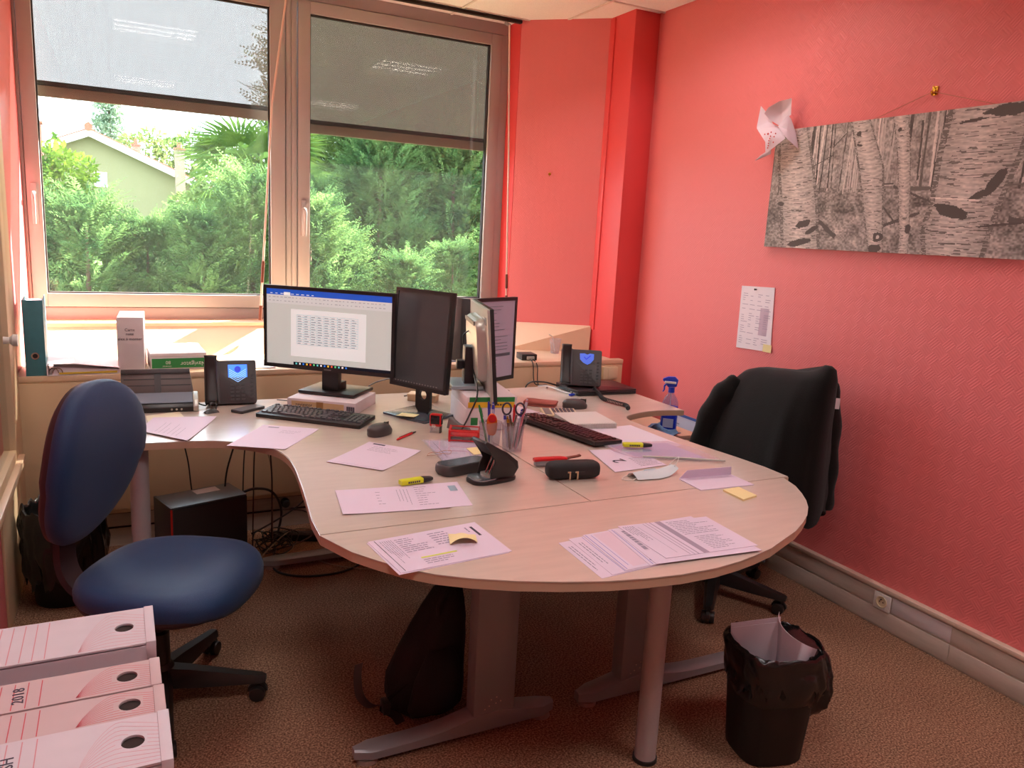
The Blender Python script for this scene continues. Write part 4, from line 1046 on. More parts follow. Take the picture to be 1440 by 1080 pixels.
# plastic folder of papers with sticky note
paper('papers in a clear folder behind the hole punch', [(0.996, 2.632), (1.165, 2.590), (1.165, 2.310), (0.964, 2.359)], 0.0, M_PAPERL, [(0.12, 0.10, 0.13, 0.8, M_PRINTD)] + lines(0.2, 0.1, 0.9, 0.7, 8, 'u', seed=50, th=.1))
o = obj('clear_folder', MB().prism([(0.985, 2.645), (1.195, 2.60), (1.185, 2.295), (0.955, 2.345)], D + 0.0022, D + 0.0030), M_SLEEVE); tag(o, 'clear plastic folder over the papers behind the hole punch', 'folder')
tag(obj('sticky_note', MB().prism([(1.098, 2.486), (1.166, 2.490), (1.160, 2.408), (1.092, 2.402)], D + 0.0034, D + 0.0042), M_YEL), 'cream sticky note on the clear folder behind the hole punch', 'sticky note')
t = thing('sticky_note', 'cream sticky note on the base plate of the dark portrait monitor', 'sticky note', (1.048, 2.985, D + 0.0105), R(-38))
obj('leaf', MB().loft([[Vector((-0.038, y_, z_)), Vector((0.038, y_, z_)), Vector((0.038, y_, z_ + 0.0008)), Vector((-0.038, y_, z_ + 0.0008))] for y_, z_ in ((-0.038, 0.006), (0, 0.001), (0.038, 0.0))]), M_YEL, t)
# rubber bands
for i, (cx, cy, a, b_, r_) in enumerate(((0.955, 2.432, 0.026, 0.018, 0.3), (1.000, 2.445, 0.024, 0.020, -0.5))):
    P = [Vector((a * cos(k * pi / 12) * (1 + .15 * sin(k * pi / 6)), b_ * sin(k * pi / 12), 0.0015 + 0.004 * abs(sin(k * pi / 12 + i)))) for k in range(25)]
    o = obj('rubber_band', MB().tube(P, 0.0011, n=6), mat('rubber', srgb(176, 130, 110), 0.6), loc=(cx, cy, D + 0.0042), smooth=60)
    tag(o, ['tan rubber band loop nearer the mouse, left one of the pair', 'tan rubber band loop nearer the clear folder, right one of the pair'][i], 'rubber band')
# right desk sheets
paper('blank lilac sheet beside the spiral notebook on the right desk', [(1.655, 2.625), (1.917, 2.630), (1.925, 2.300), (1.62, 2.262)], 0.0, M_PAPER, curl=0.003)
pt2 = paper('sheet with a printed table corner lying under the pale lilac sheet, towards the mask', [(1.529, 2.341), (1.708, 2.310), (1.700, 2.098), (1.470, 2.080)], 0.0018, M_PAPERL, lines(0.55, 0.5, 0.98, 0.95, 7, 'u', seed=55, m=M_PRINTD, fill=(.8, 1), th=.2), group=None)[0]
text('handwritten_number', '2', 0.075, T(1.56 - pt2.location.x, 2.19 - pt2.location.y, 0.0014, rz=R(100)), M_PRINTD, pt2)
o = obj('document_sleeve', MB().loft([[Vector((1.615, 2.405, D + .0042)), Vector((1.905, 2.36, D + .0042)), Vector((1.905, 2.36, D + .0052)), Vector((1.615, 2.405, D + .0052))], [Vector((1.60, 2.28, D + .0075)), Vector((1.93, 2.22, D + .010)), Vector((1.93, 2.22, D + .011)), Vector((1.60, 2.28, D + .0085))], [Vector((1.63, 2.20, D + .0045)), Vector((1.935, 2.060, D + .0045)), Vector((1.935, 2.060, D + .0055)), Vector((1.63, 2.20, D + .0055))]]), M_SLEEVE)
tag(o, 'clear plastic sleeve under the yellow highlighter on the right desk', 'folder')
paper('lilac printed sheet inside the clear sleeve on the right desk', [(1.64, 2.375), (1.885, 2.340), (1.90, 2.10), (1.65, 2.215)], 0.0030, mat('lilac_paper', srgb(186, 176, 214), 0.7), lines(0.1, 0.5, 0.95, 0.95, 8, 'u', seed=56, th=.2))
o = obj('sleeve_clip', MB().tube([(1.67, 2.20, D + .007), (1.80, 2.137, D + .008), (1.935, 2.064, D + .007)], 0.0035, n=8), M_SILV, smooth=60); tag(o, 'thin grey spine bar of the clear sleeve near the jacket', 'clip')
def highlighter(label, x, y, z, rz):
    t = thing('highlighter', label, 'highlighter', (x, y, z), rz)
    rings = [[Vector((x_, a * s, 0.009 + b_ * s)) for a, b_ in rrect(0.026, 0.016, 0.004, 3)] for x_, s in ((-0.052, 0.8), (-0.048, 0.97), (0.020, 1.0), (0.022, 1.0))]
    obj('barrel', MB().loft(rings), M_HL, t, smooth=40)
    rings = [[Vector((x_, a * s, 0.009 + b_ * s2)) for a, b_ in rrect(0.026, 0.016, 0.004, 3)] for x_, s, s2 in ((0.022, .95, .95), (0.030, 0.95, .95), (0.052, 0.72, .72), (0.058, 0.6, .5))]
    obj('cap', MB().loft(rings), M_BLK, t, smooth=40)
    b = MB()
    for k in range(6): b.box(-0.030 + k * 0.007, -0.025 + k * 0.007, -0.0134, -0.0129, 0.006, 0.012)
    obj('printed_word', b, M_PRINTD, t)
highlighter('yellow highlighter lying on the wide printed sheet of the left desk', 0.792, 2.168, D + 0.003, R(8))
highlighter('yellow highlighter lying on the clear sleeve of the right desk', 1.712, 2.300, D + 0.011, R(-20))

# ------------------------------------------------------------------ desk tools
t = thing('hole_punch', 'black hole punch standing open on the left desk', 'hole punch', (1.035, 2.137, D), R(10))
obj('base', MB().prism(superell(0.082, 0.046, 3.2, 36), 0.0, 0.012), M_BLK, t, bevel=0.002)
obj('base_plate', MB().prism([(a - 0.034, b_) for a, b_ in superell(0.044, 0.042, 3, 28)], 0.012, 0.017), mat('punch_steel', srgb(150, 156, 164), 0.22, metal=0.7), t, bevel=0.001)
MP = Matrix(((1, 0, 0, 0), (0, 0, 1, 0), (0, 1, 0, 0), (0, 0, 0, 1)))
side = [(-0.030, 0.018), (0.060, 0.014), (0.078, 0.040), (0.074, 0.062), (0.030, 0.096), (0.000, 0.112), (-0.048, 0.140), (-0.056, 0.134), (-0.020, 0.085), (-0.012, 0.070), (-0.022, 0.05)]
b = MB()
for s_ in (-1, 1): b.prism([(p[0], p[1]) for p in side], s_ * 0.036 - 0.003, s_ * 0.036 + 0.003, MP)
sd = obj('lever_side', b, M_BLK, t, bevel=0.001)
hp = [(0.078, 0.040), (0.074, 0.062), (0.030, 0.096), (0.0, 0.112), (-0.048, 0.140), (-0.056, 0.134), (-0.020, 0.088), (0.02, 0.085), (0.055, 0.058), (0.068, 0.040)]
obj('lever', MB().prism(hp, -0.040, 0.040, MP), M_BLK, t, bevel=0.004)
b = MB()
for s_ in (-0.022, -0.006, 0.014): b.cyl((-0.018 + abs(s_) * .2, s_, 0.016), (0.012, s_, 0.080), 0.0025, n=8)
obj('punch_pin', b, M_CHROME, t)
obj('collar_plate', MB().prism(superell(0.030, 0.038, 2.5, 28), 0.017, 0.022, T(0.0, 0, 0)), M_SILV, t)
t = thing('glasses_case', 'flat dark grey case beside the hole punch', 'case', (0.985, 2.250, D), R(12))
rings = [[Vector((a * s, b_ * s, z)) for a, b_ in rrect(0.190, 0.080, 0.028, 6)] for s, z in ((0.93, 0.0), (0.99, 0.008), (1.0, 0.018), (0.985, 0.028), (0.93, 0.0335))]
obj('shell', MB().loft(rings), M_DGREY, t, smooth=40)
obj('top_panel', MB().prism(rrect(0.160, 0.062, 0.022, 6), 0.0335, 0.0345), mat('case_top', srgb(128, 136, 146), 0.18, metal=0.6), t)
# red pen
t = thing('ballpoint_pen', 'red pen beside the mouse on the left desk', 'pen', (0.945, 2.702, D + 0.005), R(41))
obj('barrel', MB().tube([(-0.070, 0, 0), (-0.060, 0, 0), (0.035, 0, 0), (0.045, 0, 0)], [0.001, 0.004, 0.0045, 0.004], n=12), M_REDPL, t, smooth=50)
obj('grip', MB().tube([(0.045, 0, 0), (0.066, 0, 0), (0.074, 0, 0)], [0.004, 0.003, 0.002], n=12), M_BLK, t, smooth=50)
obj('pocket_clip', MB().box(-0.05, 0.045, -0.001, 0.001, 0.005, 0.0065), M_BROWN, t)
# self inking stamp
t = thing('self_inking_stamp', 'red and black self-inking stamp in front of the dark portrait monitor', 'stamp', (1.078, 2.738, D), R(-38))
for s_ in (-1, 1): obj('frame_leg', MB().box(s_ * 0.019 - 0.003, s_ * 0.019 + 0.003, -0.010, 0.010, 0.0, 0.040), M_CUP if s_ < 0 else M_BLK, t, bevel=0.001)
obj('frame_base', MB().box(-0.022, 0.022, -0.012, -0.009, 0.0, 0.028).box(-0.022, 0.022, 0.009, 0.012, 0.0, 0.028), M_CUP, t, bevel=0.001)
obj('body', MB().prism(rrect(0.046, 0.030, 0.006, 4), 0.026, 0.074), M_REDPL, t, bevel=0.004)
obj('front_plate', MB().box(-0.018, 0.018, -0.0165, -0.014, 0.036, 0.070), M_BLKG, t, bevel=0.002)
obj('side_plate', MB().box(0.0225, 0.0245, -0.010, 0.010, 0.034, 0.070), M_BLKG, t, bevel=0.001)
b = MB()
for k in range(3): b.box(-0.012, 0.002 + 0.003 * (k % 2), -0.0172, -0.0164, 0.030 - 0.004 * k + 0.002, 0.032 - 0.004 * k + 0.002)
obj('printed_word', b, M_WHITE, t)
# red wire-frame tray
t = thing('red_letter_tray', 'small red plastic rack beside the stamp', 'rack', (1.145, 2.612, D), R(-26))
b = MB()
for z in (0.004, 0.022, 0.038):
    b.box(-0.055, 0.055, -0.045, -0.041, z, z + 0.004).box(-0.055, 0.055, 0.041, 0.045, z, z + 0.004).box(-0.055, -0.051, -0.045, 0.045, z, z + 0.004).box(0.051, 0.055, -0.045, 0.045, z, z + 0.004)
obj('frame', b, M_REDPL, t)
b = MB()
for x_ in (-0.053, 0.053):
    for y_ in (-0.043, 0.043): b.box(x_ - 0.003, x_ + 0.003, y_ - 0.003, y_ + 0.003, 0.0, 0.042)
obj('post', b, M_REDPL, t)
obj('shelf', MB().box(-0.053, 0.053, -0.043, 0.043, 0.022, 0.024), M_REDPL, t)
obj('side_panel', MB().box(-0.058, -0.054, -0.045, 0.045, 0.0, 0.044), M_REDPL, t)
# computer speaker wedge / tablet leaning on box
t = thing('tape_dispenser', 'grey wedge-shaped dispenser between the monitor base and the A4 carton', 'dispenser', (1.185, 2.76, D), R(-50))
obj('body', MB().loft([[Vector((x_, y_, z_)) for x_, z_ in ((-0.05, 0.0), (0.05, 0.0), (0.045, 0.012), (0.0, 0.022), (-0.042, 0.045))] for y_ in (-0.012, 0.012)]), M_GREY, t, bevel=0.002)

# pen cups
def cup(label, x, y, rz, fill, hgt=0.098):
    t = thing('pen_cup', label, 'pen cup', (x, y, D), rz)
    rings = [[Vector((a * s, b_ * s, z)) for a, b_ in rrect(0.074, 0.060, 0.012, 4)] for s, z in ((0.84, 0.0), (0.85, 0.003), (1.0, hgt), (0.97, hgt), (0.82, 0.005))]
    o = obj('cup', MB().loft(rings, cap=False).add([Vector((a * 0.84, b_ * 0.84, 0.0015)) for a, b_ in rrect(0.074, 0.060, 0.012, 4)], [tuple(range(20))]), M_CUP, t, smooth=40)
    return t
def pen(label, x, y, z, dx, dy, L, m, tip=None, cat='pen', name='pen', r=0.0042):
    t = thing(name, label, cat, (x, y, z))
    d = Vector((dx, dy, 1)).normalized()
    obj('barrel', MB().tube([Vector((0, 0, 0)), d * 0.012, d * (L * .8), d * L], [0.001, r, r, r * .9], n=10), m, t, smooth=50)
    obj('cap', MB().tube([d * (L * .86), d * (L * .88), d * (L + 0.006)], [r * 1.2, r * 1.2, r * .7], n=10), tip or m, t, smooth=50)
    obj('pocket_clip', MB().tube([d * (L * .97) + Vector((r * 1.5, 0, 0)), d * (L * .72) + Vector((r * 1.5, 0, 0))], 0.0011, n=6), tip or m, t)
cx, cy = 1.252, 2.425
cup('front clear pen cup holding scissors and a red pen', cx, cy, R(-10), None)
M_PBL = mat('blue_ink', srgb(56, 60, 170), 0.3); M_CLR = mat('frosted', srgb(196, 188, 200), 0.3)
for lab, px_, py_, dx, dy, L, m, tp in (
    ('red capped pen standing in the front pen cup', 0.004, 0.004, 0.05, 0.10, 0.155, M_REDPL, M_REDPL),
    ('blue pen standing in the front pen cup beside the red one', 0.014, -0.008, 0.12, 0.05, 0.140, M_CLR, M_PBL),
    ('tall pink pencil leaning right in the front pen cup', 0.004, -0.016, 0.22, 0.02, 0.185, mat('pink_pencil', srgb(200, 120, 130), 0.5), M_CLR),
    ('black marker leaning right in the front pen cup', 0.014, 0.010, 0.24, 0.10, 0.140, M_BLK, M_BLK),
    ('slim black pen at the right rim of the front pen cup', 0.018, 0.0, 0.28, 0.02, 0.128, M_BLK, M_GREY),
    ('brown pen at the left rim of the front pen cup', -0.014, -0.012, -0.12, 0.02, 0.120, M_BROWN, M_BRASS),
    ('white pen with blue end, left in the front pen cup', -0.012, 0.010, -0.10, 0.12, 0.125, M_CLR, M_PBL),
    ('pale pen low in the front pen cup with a green cap', 0.0, 0.012, 0.02, -0.02, 0.09, M_CLR, M_GREEN)):
    pen(lab, cx + px_, cy + py_, D + 0.006, dx, dy, L, m, tp)
t = thing('scissors', 'scissors with dark ring handles in the front pen cup', 'scissors', (cx - 0.004, cy - 0.004, D + 0.006), R(-18))
for s_ in (-1, 1):
    obj('blade', MB().tube([(s_ * 0.002, 0, 0.0), (s_ * 0.003, 0, 0.08), (s_ * 0.012, 0, 0.128)], [0.001, 0.005, 0.004], n=6), M_CHROME, t)
    P = [Vector((s_ * 0.024 + 0.0155 * cos(k * pi / 12), 0.001 * s_, 0.150 + 0.021 * sin(k * pi / 12))) for k in range(25)]
    obj('ring_handle', MB().tube(P, 0.0035, n=8), mat('handle_dark', srgb(60, 52, 66), 0.35), t, smooth=60)
cx2, cy2 = 1.205, 2.515
cup('rear clear pen cup with an orange and red tool', cx2, cy2, R(10), None, 0.09)
for lab, px_, py_, dx, dy, L, m, tp in (
    ('green pen leaning left in the rear pen cup', -0.010, 0.0, -0.25, 0.05, 0.145, M_GREEN, M_GREEN),
    ('dark blue pen standing in the rear pen cup', 0.002, 0.008, -0.04, 0.05, 0.150, M_PBL, M_PBL),
    ('grey-blue pen at the rear of the rear pen cup', 0.010, 0.010, 0.06, 0.10, 0.145, M_CLR, M_PBL)):
    pen(lab, cx2 + px_, cy2 + py_, D + 0.006, dx, dy, L, m, tp)
t = thing('correction_roller', 'red and orange rounded correction roller in the rear pen cup', 'correction roller', (cx2, cy2 - 0.012, D + 0.01), R(-25))
obj('body', MB().loft([[Vector((a * s + x_, y_, 0.07 + b_ * s)) for a, b_ in superell(0.020, 0.042, 2.2, 24)] for s, x_, y_ in ((0.8, 0, -0.008), (1, 0, -0.004), (1, 0, 0.004), (0.8, 0, 0.008))]), mat('orange_plastic', srgb(232, 110, 30), 0.25), t, smooth=50)
obj('window_disc', MB().cyl((0, -0.0085, 0.095), (0, -0.0100, 0.095), 0.015, n=20), M_REDPL, t)
obj('tip', MB().box(-0.005, 0.005, -0.005, 0.005, 0.0, 0.032), M_WHITE, t)

# right desk objects
t = thing('spiral_notebook', 'thick white spiral notebook beside the calculator', 'notebook', (1.748, 2.725, D), R(-8))
obj('pages', MB().box(-0.098, 0.098, -0.105, 0.105, 0.002, 0.020), mat('page_edges', srgb(214, 206, 200), 0.8), t, bevel=0.001)
obj('cover', MB().box(-0.100, 0.100, -0.108, 0.108, 0.020, 0.0215).box(-0.100, 0.100, -0.108, 0.108, 0.0, 0.002), M_WHITE, t, bevel=0.0005)
b = MB()
for k in range(26):
    x_ = -0.094 + k * 0.0075
    P = [Vector((x_, -0.104 + 0.008 * cos(a * pi / 5), 0.011 + 0.0125 * sin(a * pi / 5))) for a in range(11)]
    b.tube(P, 0.0009, n=5)
o = obj('spiral_wire', b, M_SILV, t)
t = thing('calculator', 'cream pocket calculator behind the spiral notebook', 'calculator', (1.720, 2.893, D), R(-18))
obj('case', MB().loft([[Vector((x_, y_, z_)) for y_, z_ in ((-0.055, 0), (0.055, 0), (0.055, 0.016), (-0.055, 0.008))] for x_ in (-0.078, 0.078)]), M_CREAM, t, bevel=0.002)
Mc = T(0, 0, 0.012, rx=math.atan2(0.008, 0.11))
obj('display', MB().box(-0.070, -0.040, -0.045, 0.045, 0.0, 0.0015, Mc), M_GREY, t)
b = MB()
for r in range(4):
    for c in range(6): b.box(-0.030 + c * 0.017, -0.018 + c * 0.017, -0.045 + r * 0.024, -0.028 + r * 0.024, 0.0, 0.003, Mc)
o = obj('key', b, mat('calc_keys', srgb(92, 84, 96), 0.4), t); o['kind'] = 'stuff'
t = thing('wallet', 'dusty red wallet behind the keyboard on the right desk', 'wallet', (1.722, 3.075, D), R(-40))
for k, z in enumerate((0.0, 0.012)):
    obj('flap', MB().prism(rrect(0.150, 0.085, 0.008, 3, 0.003 * k), z, z + 0.009), mat('dusty_red', srgb(160, 84, 74), 0.5), t, bevel=0.002)
tag(obj('pink_slip', MB().prism([(1.555, 2.93), (1.625, 2.90), (1.60, 2.82), (1.54, 2.84)], D, D + 0.001), mat('pink_paper', srgb(226, 170, 190), 0.7)), 'small pink slip between the pen cups and the dusty red wallet', 'paper')
t = thing('stapler', 'red and steel stapler next to the black zip case', 'stapler', (1.315, 2.208, D), R(-10))
obj('base', MB().box(-0.078, 0.088, -0.012, 0.012, 0.0, 0.005), M_CHROME, t, bevel=0.001)
obj('magazine', MB().box(-0.080, 0.045, -0.010, 0.010, 0.006, 0.023), M_STEEL, t, bevel=0.001)
obj('top_arm', MB().loft([[Vector((x_, y_, z_)) for y_, z_ in ((-0.011, z0), (0.011, z0), (0.011, z1), (0.007, z1 + .003), (-0.007, z1 + .003), (-0.011, z1))] for x_, z0, z1 in ((-0.083, 0.020, 0.027), (-0.06, 0.022, 0.029), (0.01, 0.022, 0.030), (0.03, 0.024, 0.028), (0.035, 0.026, 0.027))]), M_REDPL, t, smooth=30)
obj('plier_handle', MB().loft([[Vector((x_, y_, z_)) for y_, z_ in ((-0.008, z0), (0.008, z0), (0.008, z0 + .004), (-0.008, z0 + .004))] for x_, z0 in ((0.0, 0.024), (0.04, 0.026), (0.075, 0.031), (0.085, 0.034))]), M_BROWN, t)
obj('plier_handle', MB().loft([[Vector((x_, y_, z_)) for y_, z_ in ((-0.008, z0), (0.008, z0), (0.008, z0 + .004), (-0.008, z0 + .004))] for x_, z0 in ((0.0, 0.010), (0.05, 0.008), (0.10, 0.012))]), M_BROWN, t)
t = thing('zip_case', 'rounded black zip case lying across the desk seam', 'case', (1.300, 2.078, D), R(-10))
prof = [(-0.090, .5), (-0.086, .75), (-0.075, .93), (-0.055, 1), (0.055, 1), (0.075, .93), (0.086, .75), (0.090, .5)]
obj('shell', MB().loft([[Vector((x_, a * s, 0.029 + b_ * s)) for a, b_ in superell(0.033, 0.0285, 3.0, 28)] for x_, s in prof]), M_BLKF if False else mat('eva_black', srgb(30, 26, 27), 0.7), t, smooth=60)
obj('zip', MB().tube([Vector((-0.075, -0.0285, 0.029)), Vector((0, -0.0338, 0.029)), Vector((0.075, -0.0285, 0.029))], 0.0016, n=6), M_BLK, t)
for dx in (-0.022, 0.004):
    obj('zip_pull', MB().box(dx - 0.002, dx + 0.003, -0.0375, -0.034, 0.004, 0.030).box(dx - 0.008, dx + 0.003, -0.0375, -0.034, 0.027, 0.032), mat('pull_metal', srgb(214, 186, 150), 0.35, metal=0.6), t, bevel=0.0008)
# face mask
t = thing('face_mask', 'crumpled pale blue surgical mask on the right desk', 'face mask', (1.575, 2.018, D), R(5))
b = MB(); rings = []
for i in range(15):
    u = i / 14; x_ = -0.085 + 0.185 * u; ring = []
    for j in range(7):
        v = j / 6; wd = 0.045 * (1 - 0.65 * abs(u - .45) ** 1.5 * 2)
        z_ = 0.004 + 0.014 * sin(pi * v) * (1 - 0.5 * u) + 0.034 * max(0, u - .72) ** 1.2 * 4 * .5 + 0.0022 * sin(v * 18)
        ring.append(Vector((x_, (v - .5) * 2 * wd, z_)))
    ring += [p - Vector((0, 0, 0.0012)) for p in ring[::-1]]
    rings.append(ring)
obj('pleated_panel', MB().loft(rings), mat('mask_blue', srgb(206, 216, 220), 0.7), t, smooth=50)
obj('ear_loop', MB().tube([(-0.078, 0.018, 0.005), (-0.105, 0.016, 0.004), (-0.128, 0.0, 0.003), (-0.120, -0.018, 0.003), (-0.095, -0.02, 0.004), (-0.075, -0.014, 0.006)], 0.0014, n=6, smooth=5), M_WHITE, t, smooth=60)
obj('ear_loop', MB().tube([(0.09, 0.015, 0.022), (0.116, 0.02, 0.036), (0.128, 0.012, 0.046), (0.112, 0.0, 0.036), (0.092, -0.010, 0.024)], 0.0014, n=6, smooth=5), M_WHITE, t, smooth=60)
obj('nose_wire', MB().box(-0.02, 0.03, 0.016, 0.020, 0.015, 0.0158), mat('mask_print', srgb(150, 196, 214), 0.7), t)
# envelope with raised flap
t = thing('envelope', 'white envelope with its flap standing up by the cream sticky pad', 'envelope', (1.742, 1.893, D), R(-4))
obj('pocket', MB().prism([(-0.108, 0.052), (0.104, 0.052), (0.108, -0.062), (-0.106, -0.066)], 0.0, 0.003), M_PAPERL, t)
obj('flap', MB().loft([[Vector((-0.108, 0.052, 0.002)), Vector((0.104, 0.052, 0.002)), Vector((0.104, 0.0535, 0.002)), Vector((-0.108, 0.0535, 0.002))], [Vector((-0.086, 0.040, 0.034)), Vector((0.092, 0.040, 0.034)), Vector((0.092, 0.0415, 0.034)), Vector((-0.086, 0.0415, 0.034))]]), M_PAPERL, t)
t = thing('sticky_pad', 'cream sticky-note pad at the right of the end table', 'sticky note', (1.735, 1.768, D), R(2))
obj('pad', MB().loft([[Vector((a, b_, z)) for a, b_ in ((-0.042, -0.055), (0.030, -0.040), (0.036, 0.045), (-0.034, 0.042))] for z in (0.0, 0.006)]), M_YEL, t)

# pedestal, spray bottle, cloth, leaning poster
t = thing('drawer_pedestal', 'pale drawer pedestal under the right desk corner', 'drawer unit', (2.375, 3.20, 0))
obj('carcass', MB().box(-0.205, 0.205, -0.225, 0.24, 0.03, 0.54), M_BEIGE, t, bevel=0.002)
obj('top', MB().box(-0.21, 0.21, -0.24, 0.245, 0.54, 0.56), M_SILL, t, bevel=0.002)
for z0, z1 in ((0.40, 0.535), (0.225, 0.395), (0.04, 0.22)):
    dd = obj('drawer', MB().box(-0.203, 0.203, -0.243, -0.226, z0, z1), M_BEIGE, t, bevel=0.002)
    obj('knob', MB().lathe([(0.0, 0), (0.007, 0), (0.006, 0.012), (0.013, 0.018), (0.012, 0.026), (0, 0.028)], M=T(0.13, -0.243, (z0 + z1) / 2 + 0.01, rx=pi / 2)), M_REDPL if False else M_BROWN, dd, smooth=40)
t = thing('spray_bottle', 'clear spray bottle of blue cleaner on the drawer pedestal', 'spray bottle', (2.452, 3.045, 0.56), R(135))
M_BFL = thin_glass('blue_bottle', (0.70, 0.80, 0.98, 1), haze=0.10)
prof = ((0.94, 0.0), (1.0, 0.005), (1.0, 0.13), (0.93, 0.155), (0.70, 0.178), (0.42, 0.195), (0.34, 0.20), (0.34, 0.212))
obj('bottle', MB().loft([[Vector((a * s, b_ * max(s, .5), z)) for a, b_ in superell(0.042, 0.026, 2.8, 28)] for s, z in prof]), M_BFL, t, smooth=40)
obj('liquid', MB().loft([[Vector((a * .94, b_ * .94, z)) for a, b_ in superell(0.042, 0.026, 2.8, 28)] for z in (0.004, 0.135)]), mat('blue_liquid', srgb(40, 70, 220), 0.15, spec=0.6), t, smooth=40)
obj('collar', MB().cyl((0, 0, 0.205), (0, 0, 0.232), 0.016, 0.015, n=20), M_BLUE, t)
hd = obj('spray_head', MB().prism([(-0.024, 0.236), (0.020, 0.232), (0.030, 0.252), (0.046, 0.262), (0.046, 0.272), (0.02, 0.284), (-0.012, 0.286), (-0.03, 0.270)], -0.011, 0.011, MP), M_BLUE, t, bevel=0.003)
obj('head_cap', MB().box(-0.022, 0.036, -0.0125, 0.0125, 0.250, 0.262), M_WHITE, t, bevel=0.002)
obj('trigger', MB().tube([(0.022, 0, 0.250), (0.036, 0, 0.235), (0.036, 0, 0.215), (0.042, 0, 0.205)], [0.005, 0.005, 0.004, 0.003], n=8), M_BLUE, t, smooth=50)
obj('dip_tube', MB().cyl((0, 0, 0.02), (0, 0, 0.21), 0.0022, n=8), M_WHITE, t)
obj('bottle_label', MB().box(-0.026, 0.026, 0.0265, 0.0275, 0.03, 0.075), mat('pale_label', srgb(190, 196, 224), 0.6), t)
t = thing('cleaning_cloth', 'blue cleaning cloth draped over the drawer pedestal front', 'cloth', (2.33, 3.02, 0.561))
n = 16; vs = []; fs = []
for dz in (0, -0.002):
    for j in range(n + 1):
        for i in range(n + 1):
            u, v = i / n, j / n; x_ = -0.14 + 0.30 * u - 0.03 * v; y_ = 0.09 - 0.16 * v
            z_ = 0.018 + 0.012 * sin(u * 9 + v * 4) + 0.010 * sin(v * 11 - u * 5) + 0.008 * sin(u * 21) + 0.012 * (1 - u)
            if y_ < -0.055: z_ = min(z_, 0.02) - 0.1 * (-0.055 - y_)
            vs.append((x_, y_, max(z_, 0.003) + dz))
K = (n + 1) ** 2
for j in range(n):
    for i in range(n):
        a = j * (n + 1) + i; fs += [(a, a + 1, a + n + 2, a + n + 1), (K + a, K + a + n + 1, K + a + n + 2, K + a + 1)]
obj('cloth', MB().add(vs, fs), mat('cloth_blue', srgb(110, 150, 190), 0.9, var=0.2, vscale=60, bump=0.3, bscale=400), t, smooth=70)
t = thing('leaning_planner', 'blue-edged printed planner board leaning on the red wall behind the jacket', 'poster', (2.712, 2.98, 0.0))
obj('board', MB().box(0.0, 0.006, -0.42, 0.40, 0.02, 0.575, T(ry=R(2))), mat('planner_white', srgb(206, 206, 226), 0.6), t)
obj('blue_edge', MB().box(-0.002, 0.007, -0.42, 0.40, 0.567, 0.580, T(ry=R(2))), mat('planner_blue', srgb(70, 100, 170), 0.5), t)
b = MB(); r_ = random.Random(5)
for k in range(46):
    y_ = -0.40 + r_.random() * 0.76; z_ = 0.08 + 0.022 * r_.randint(0, 20); b.box(-0.0008, 0.0, y_, y_ + r_.uniform(0.02, 0.05), z_, z_ + 0.006, T(ry=R(2)))
obj('printed_text', b, mat('planner_grey', srgb(150, 152, 176), 0.7), t)
obj('green_picture', MB().box(-0.001, 0.0, 0.13, 0.19, 0.47, 0.54, T(ry=R(2))), mat('olive_print', srgb(140, 150, 60), 0.7), t)
obj('blue_picture', MB().box(-0.001, 0.0, 0.06, 0.12, 0.46, 0.54, T(ry=R(2))), mat('blue_print', srgb(120, 150, 200), 0.7), t)
obj('red_mark', MB().box(-0.001, 0.0, -0.07, -0.04, 0.50, 0.53, T(ry=R(2))), M_REDPL, t)

# ------------------------------------------------------------------ things on the window sill
S = 0.8105
t = thing('lever_arch_file', 'teal lever-arch file standing at the left end of the sill', 'binder', (-0.328, 3.90, S), R(2))
obj('spine', MB().box(-0.037, 0.037, -0.14, -0.137, 0.0, 0.318), M_TEAL, t, bevel=0.001)
obj('cover', MB().box(-0.037, -0.034, -0.14, 0.14, 0.0, 0.318), M_TEAL, t)
obj('cover', MB().box(0.034, 0.037, -0.14, 0.14, 0.0, 0.318), M_TEAL, t)
obj('paper_block', MB().box(-0.030, 0.028, -0.12, 0.13, 0.01, 0.30), M_PAPER, t)
rg = obj('finger_ring', MB().lathe([(0.015, 0), (0.015, 0.002), (0.0095, 0.002), (0.0095, 0)], M=T(0.0, -0.140, 0.085, rx=pi / 2)), M_CHROME, t, smooth=30)
obj('finger_hole', MB().cyl((0, -0.1401, 0.085), (0, -0.1412, 0.085), 0.0095, n=20), M_DARK, rg)
t = thing('open_file', 'white ring binder of papers lying flat next to the teal file', 'binder', (-0.135, 3.86, S), R(3))
obj('cover', MB().box(-0.155, 0.118, -0.105, 0.16, 0.0, 0.003).box(-0.155, -0.150, -0.105, 0.16, 0.0, 0.045), M_CARD, t)
obj('paper_block', MB().loft([[Vector((-0.135, y_, 0.003)), Vector((0.115, y_, 0.003)), Vector((0.118, y_, 0.018)), Vector((-0.13, y_, 0.036))] for y_ in (-0.10, 0.15)]), M_PAPER, t)
obj('top_sheet', MB().loft([[Vector((-0.150, y_, 0.052)), Vector((-0.05, y_, 0.052)), Vector((0.122, y_, 0.028)), Vector((0.122, y_, 0.0265)), Vector((-0.05, y_, 0.0505)), Vector((-0.150, y_, 0.0505))] for y_ in (-0.112, 0.155)]), M_CARD, t)
obj('yellow_divider', MB().box(-0.11, 0.11, -0.106, -0.099, 0.006, 0.013), mat('divider_yellow', srgb(222, 190, 60), 0.6), t)
b = MB()
for dx in (-0.13, -0.115): b.tube([Vector((dx + 0.018 * cos(a * pi / 8), -0.104, 0.012 + 0.022 * sin(a * pi / 8))) for a in range(9)], 0.0022, n=6)
obj('ring_clip', b, M_CHROME, t)
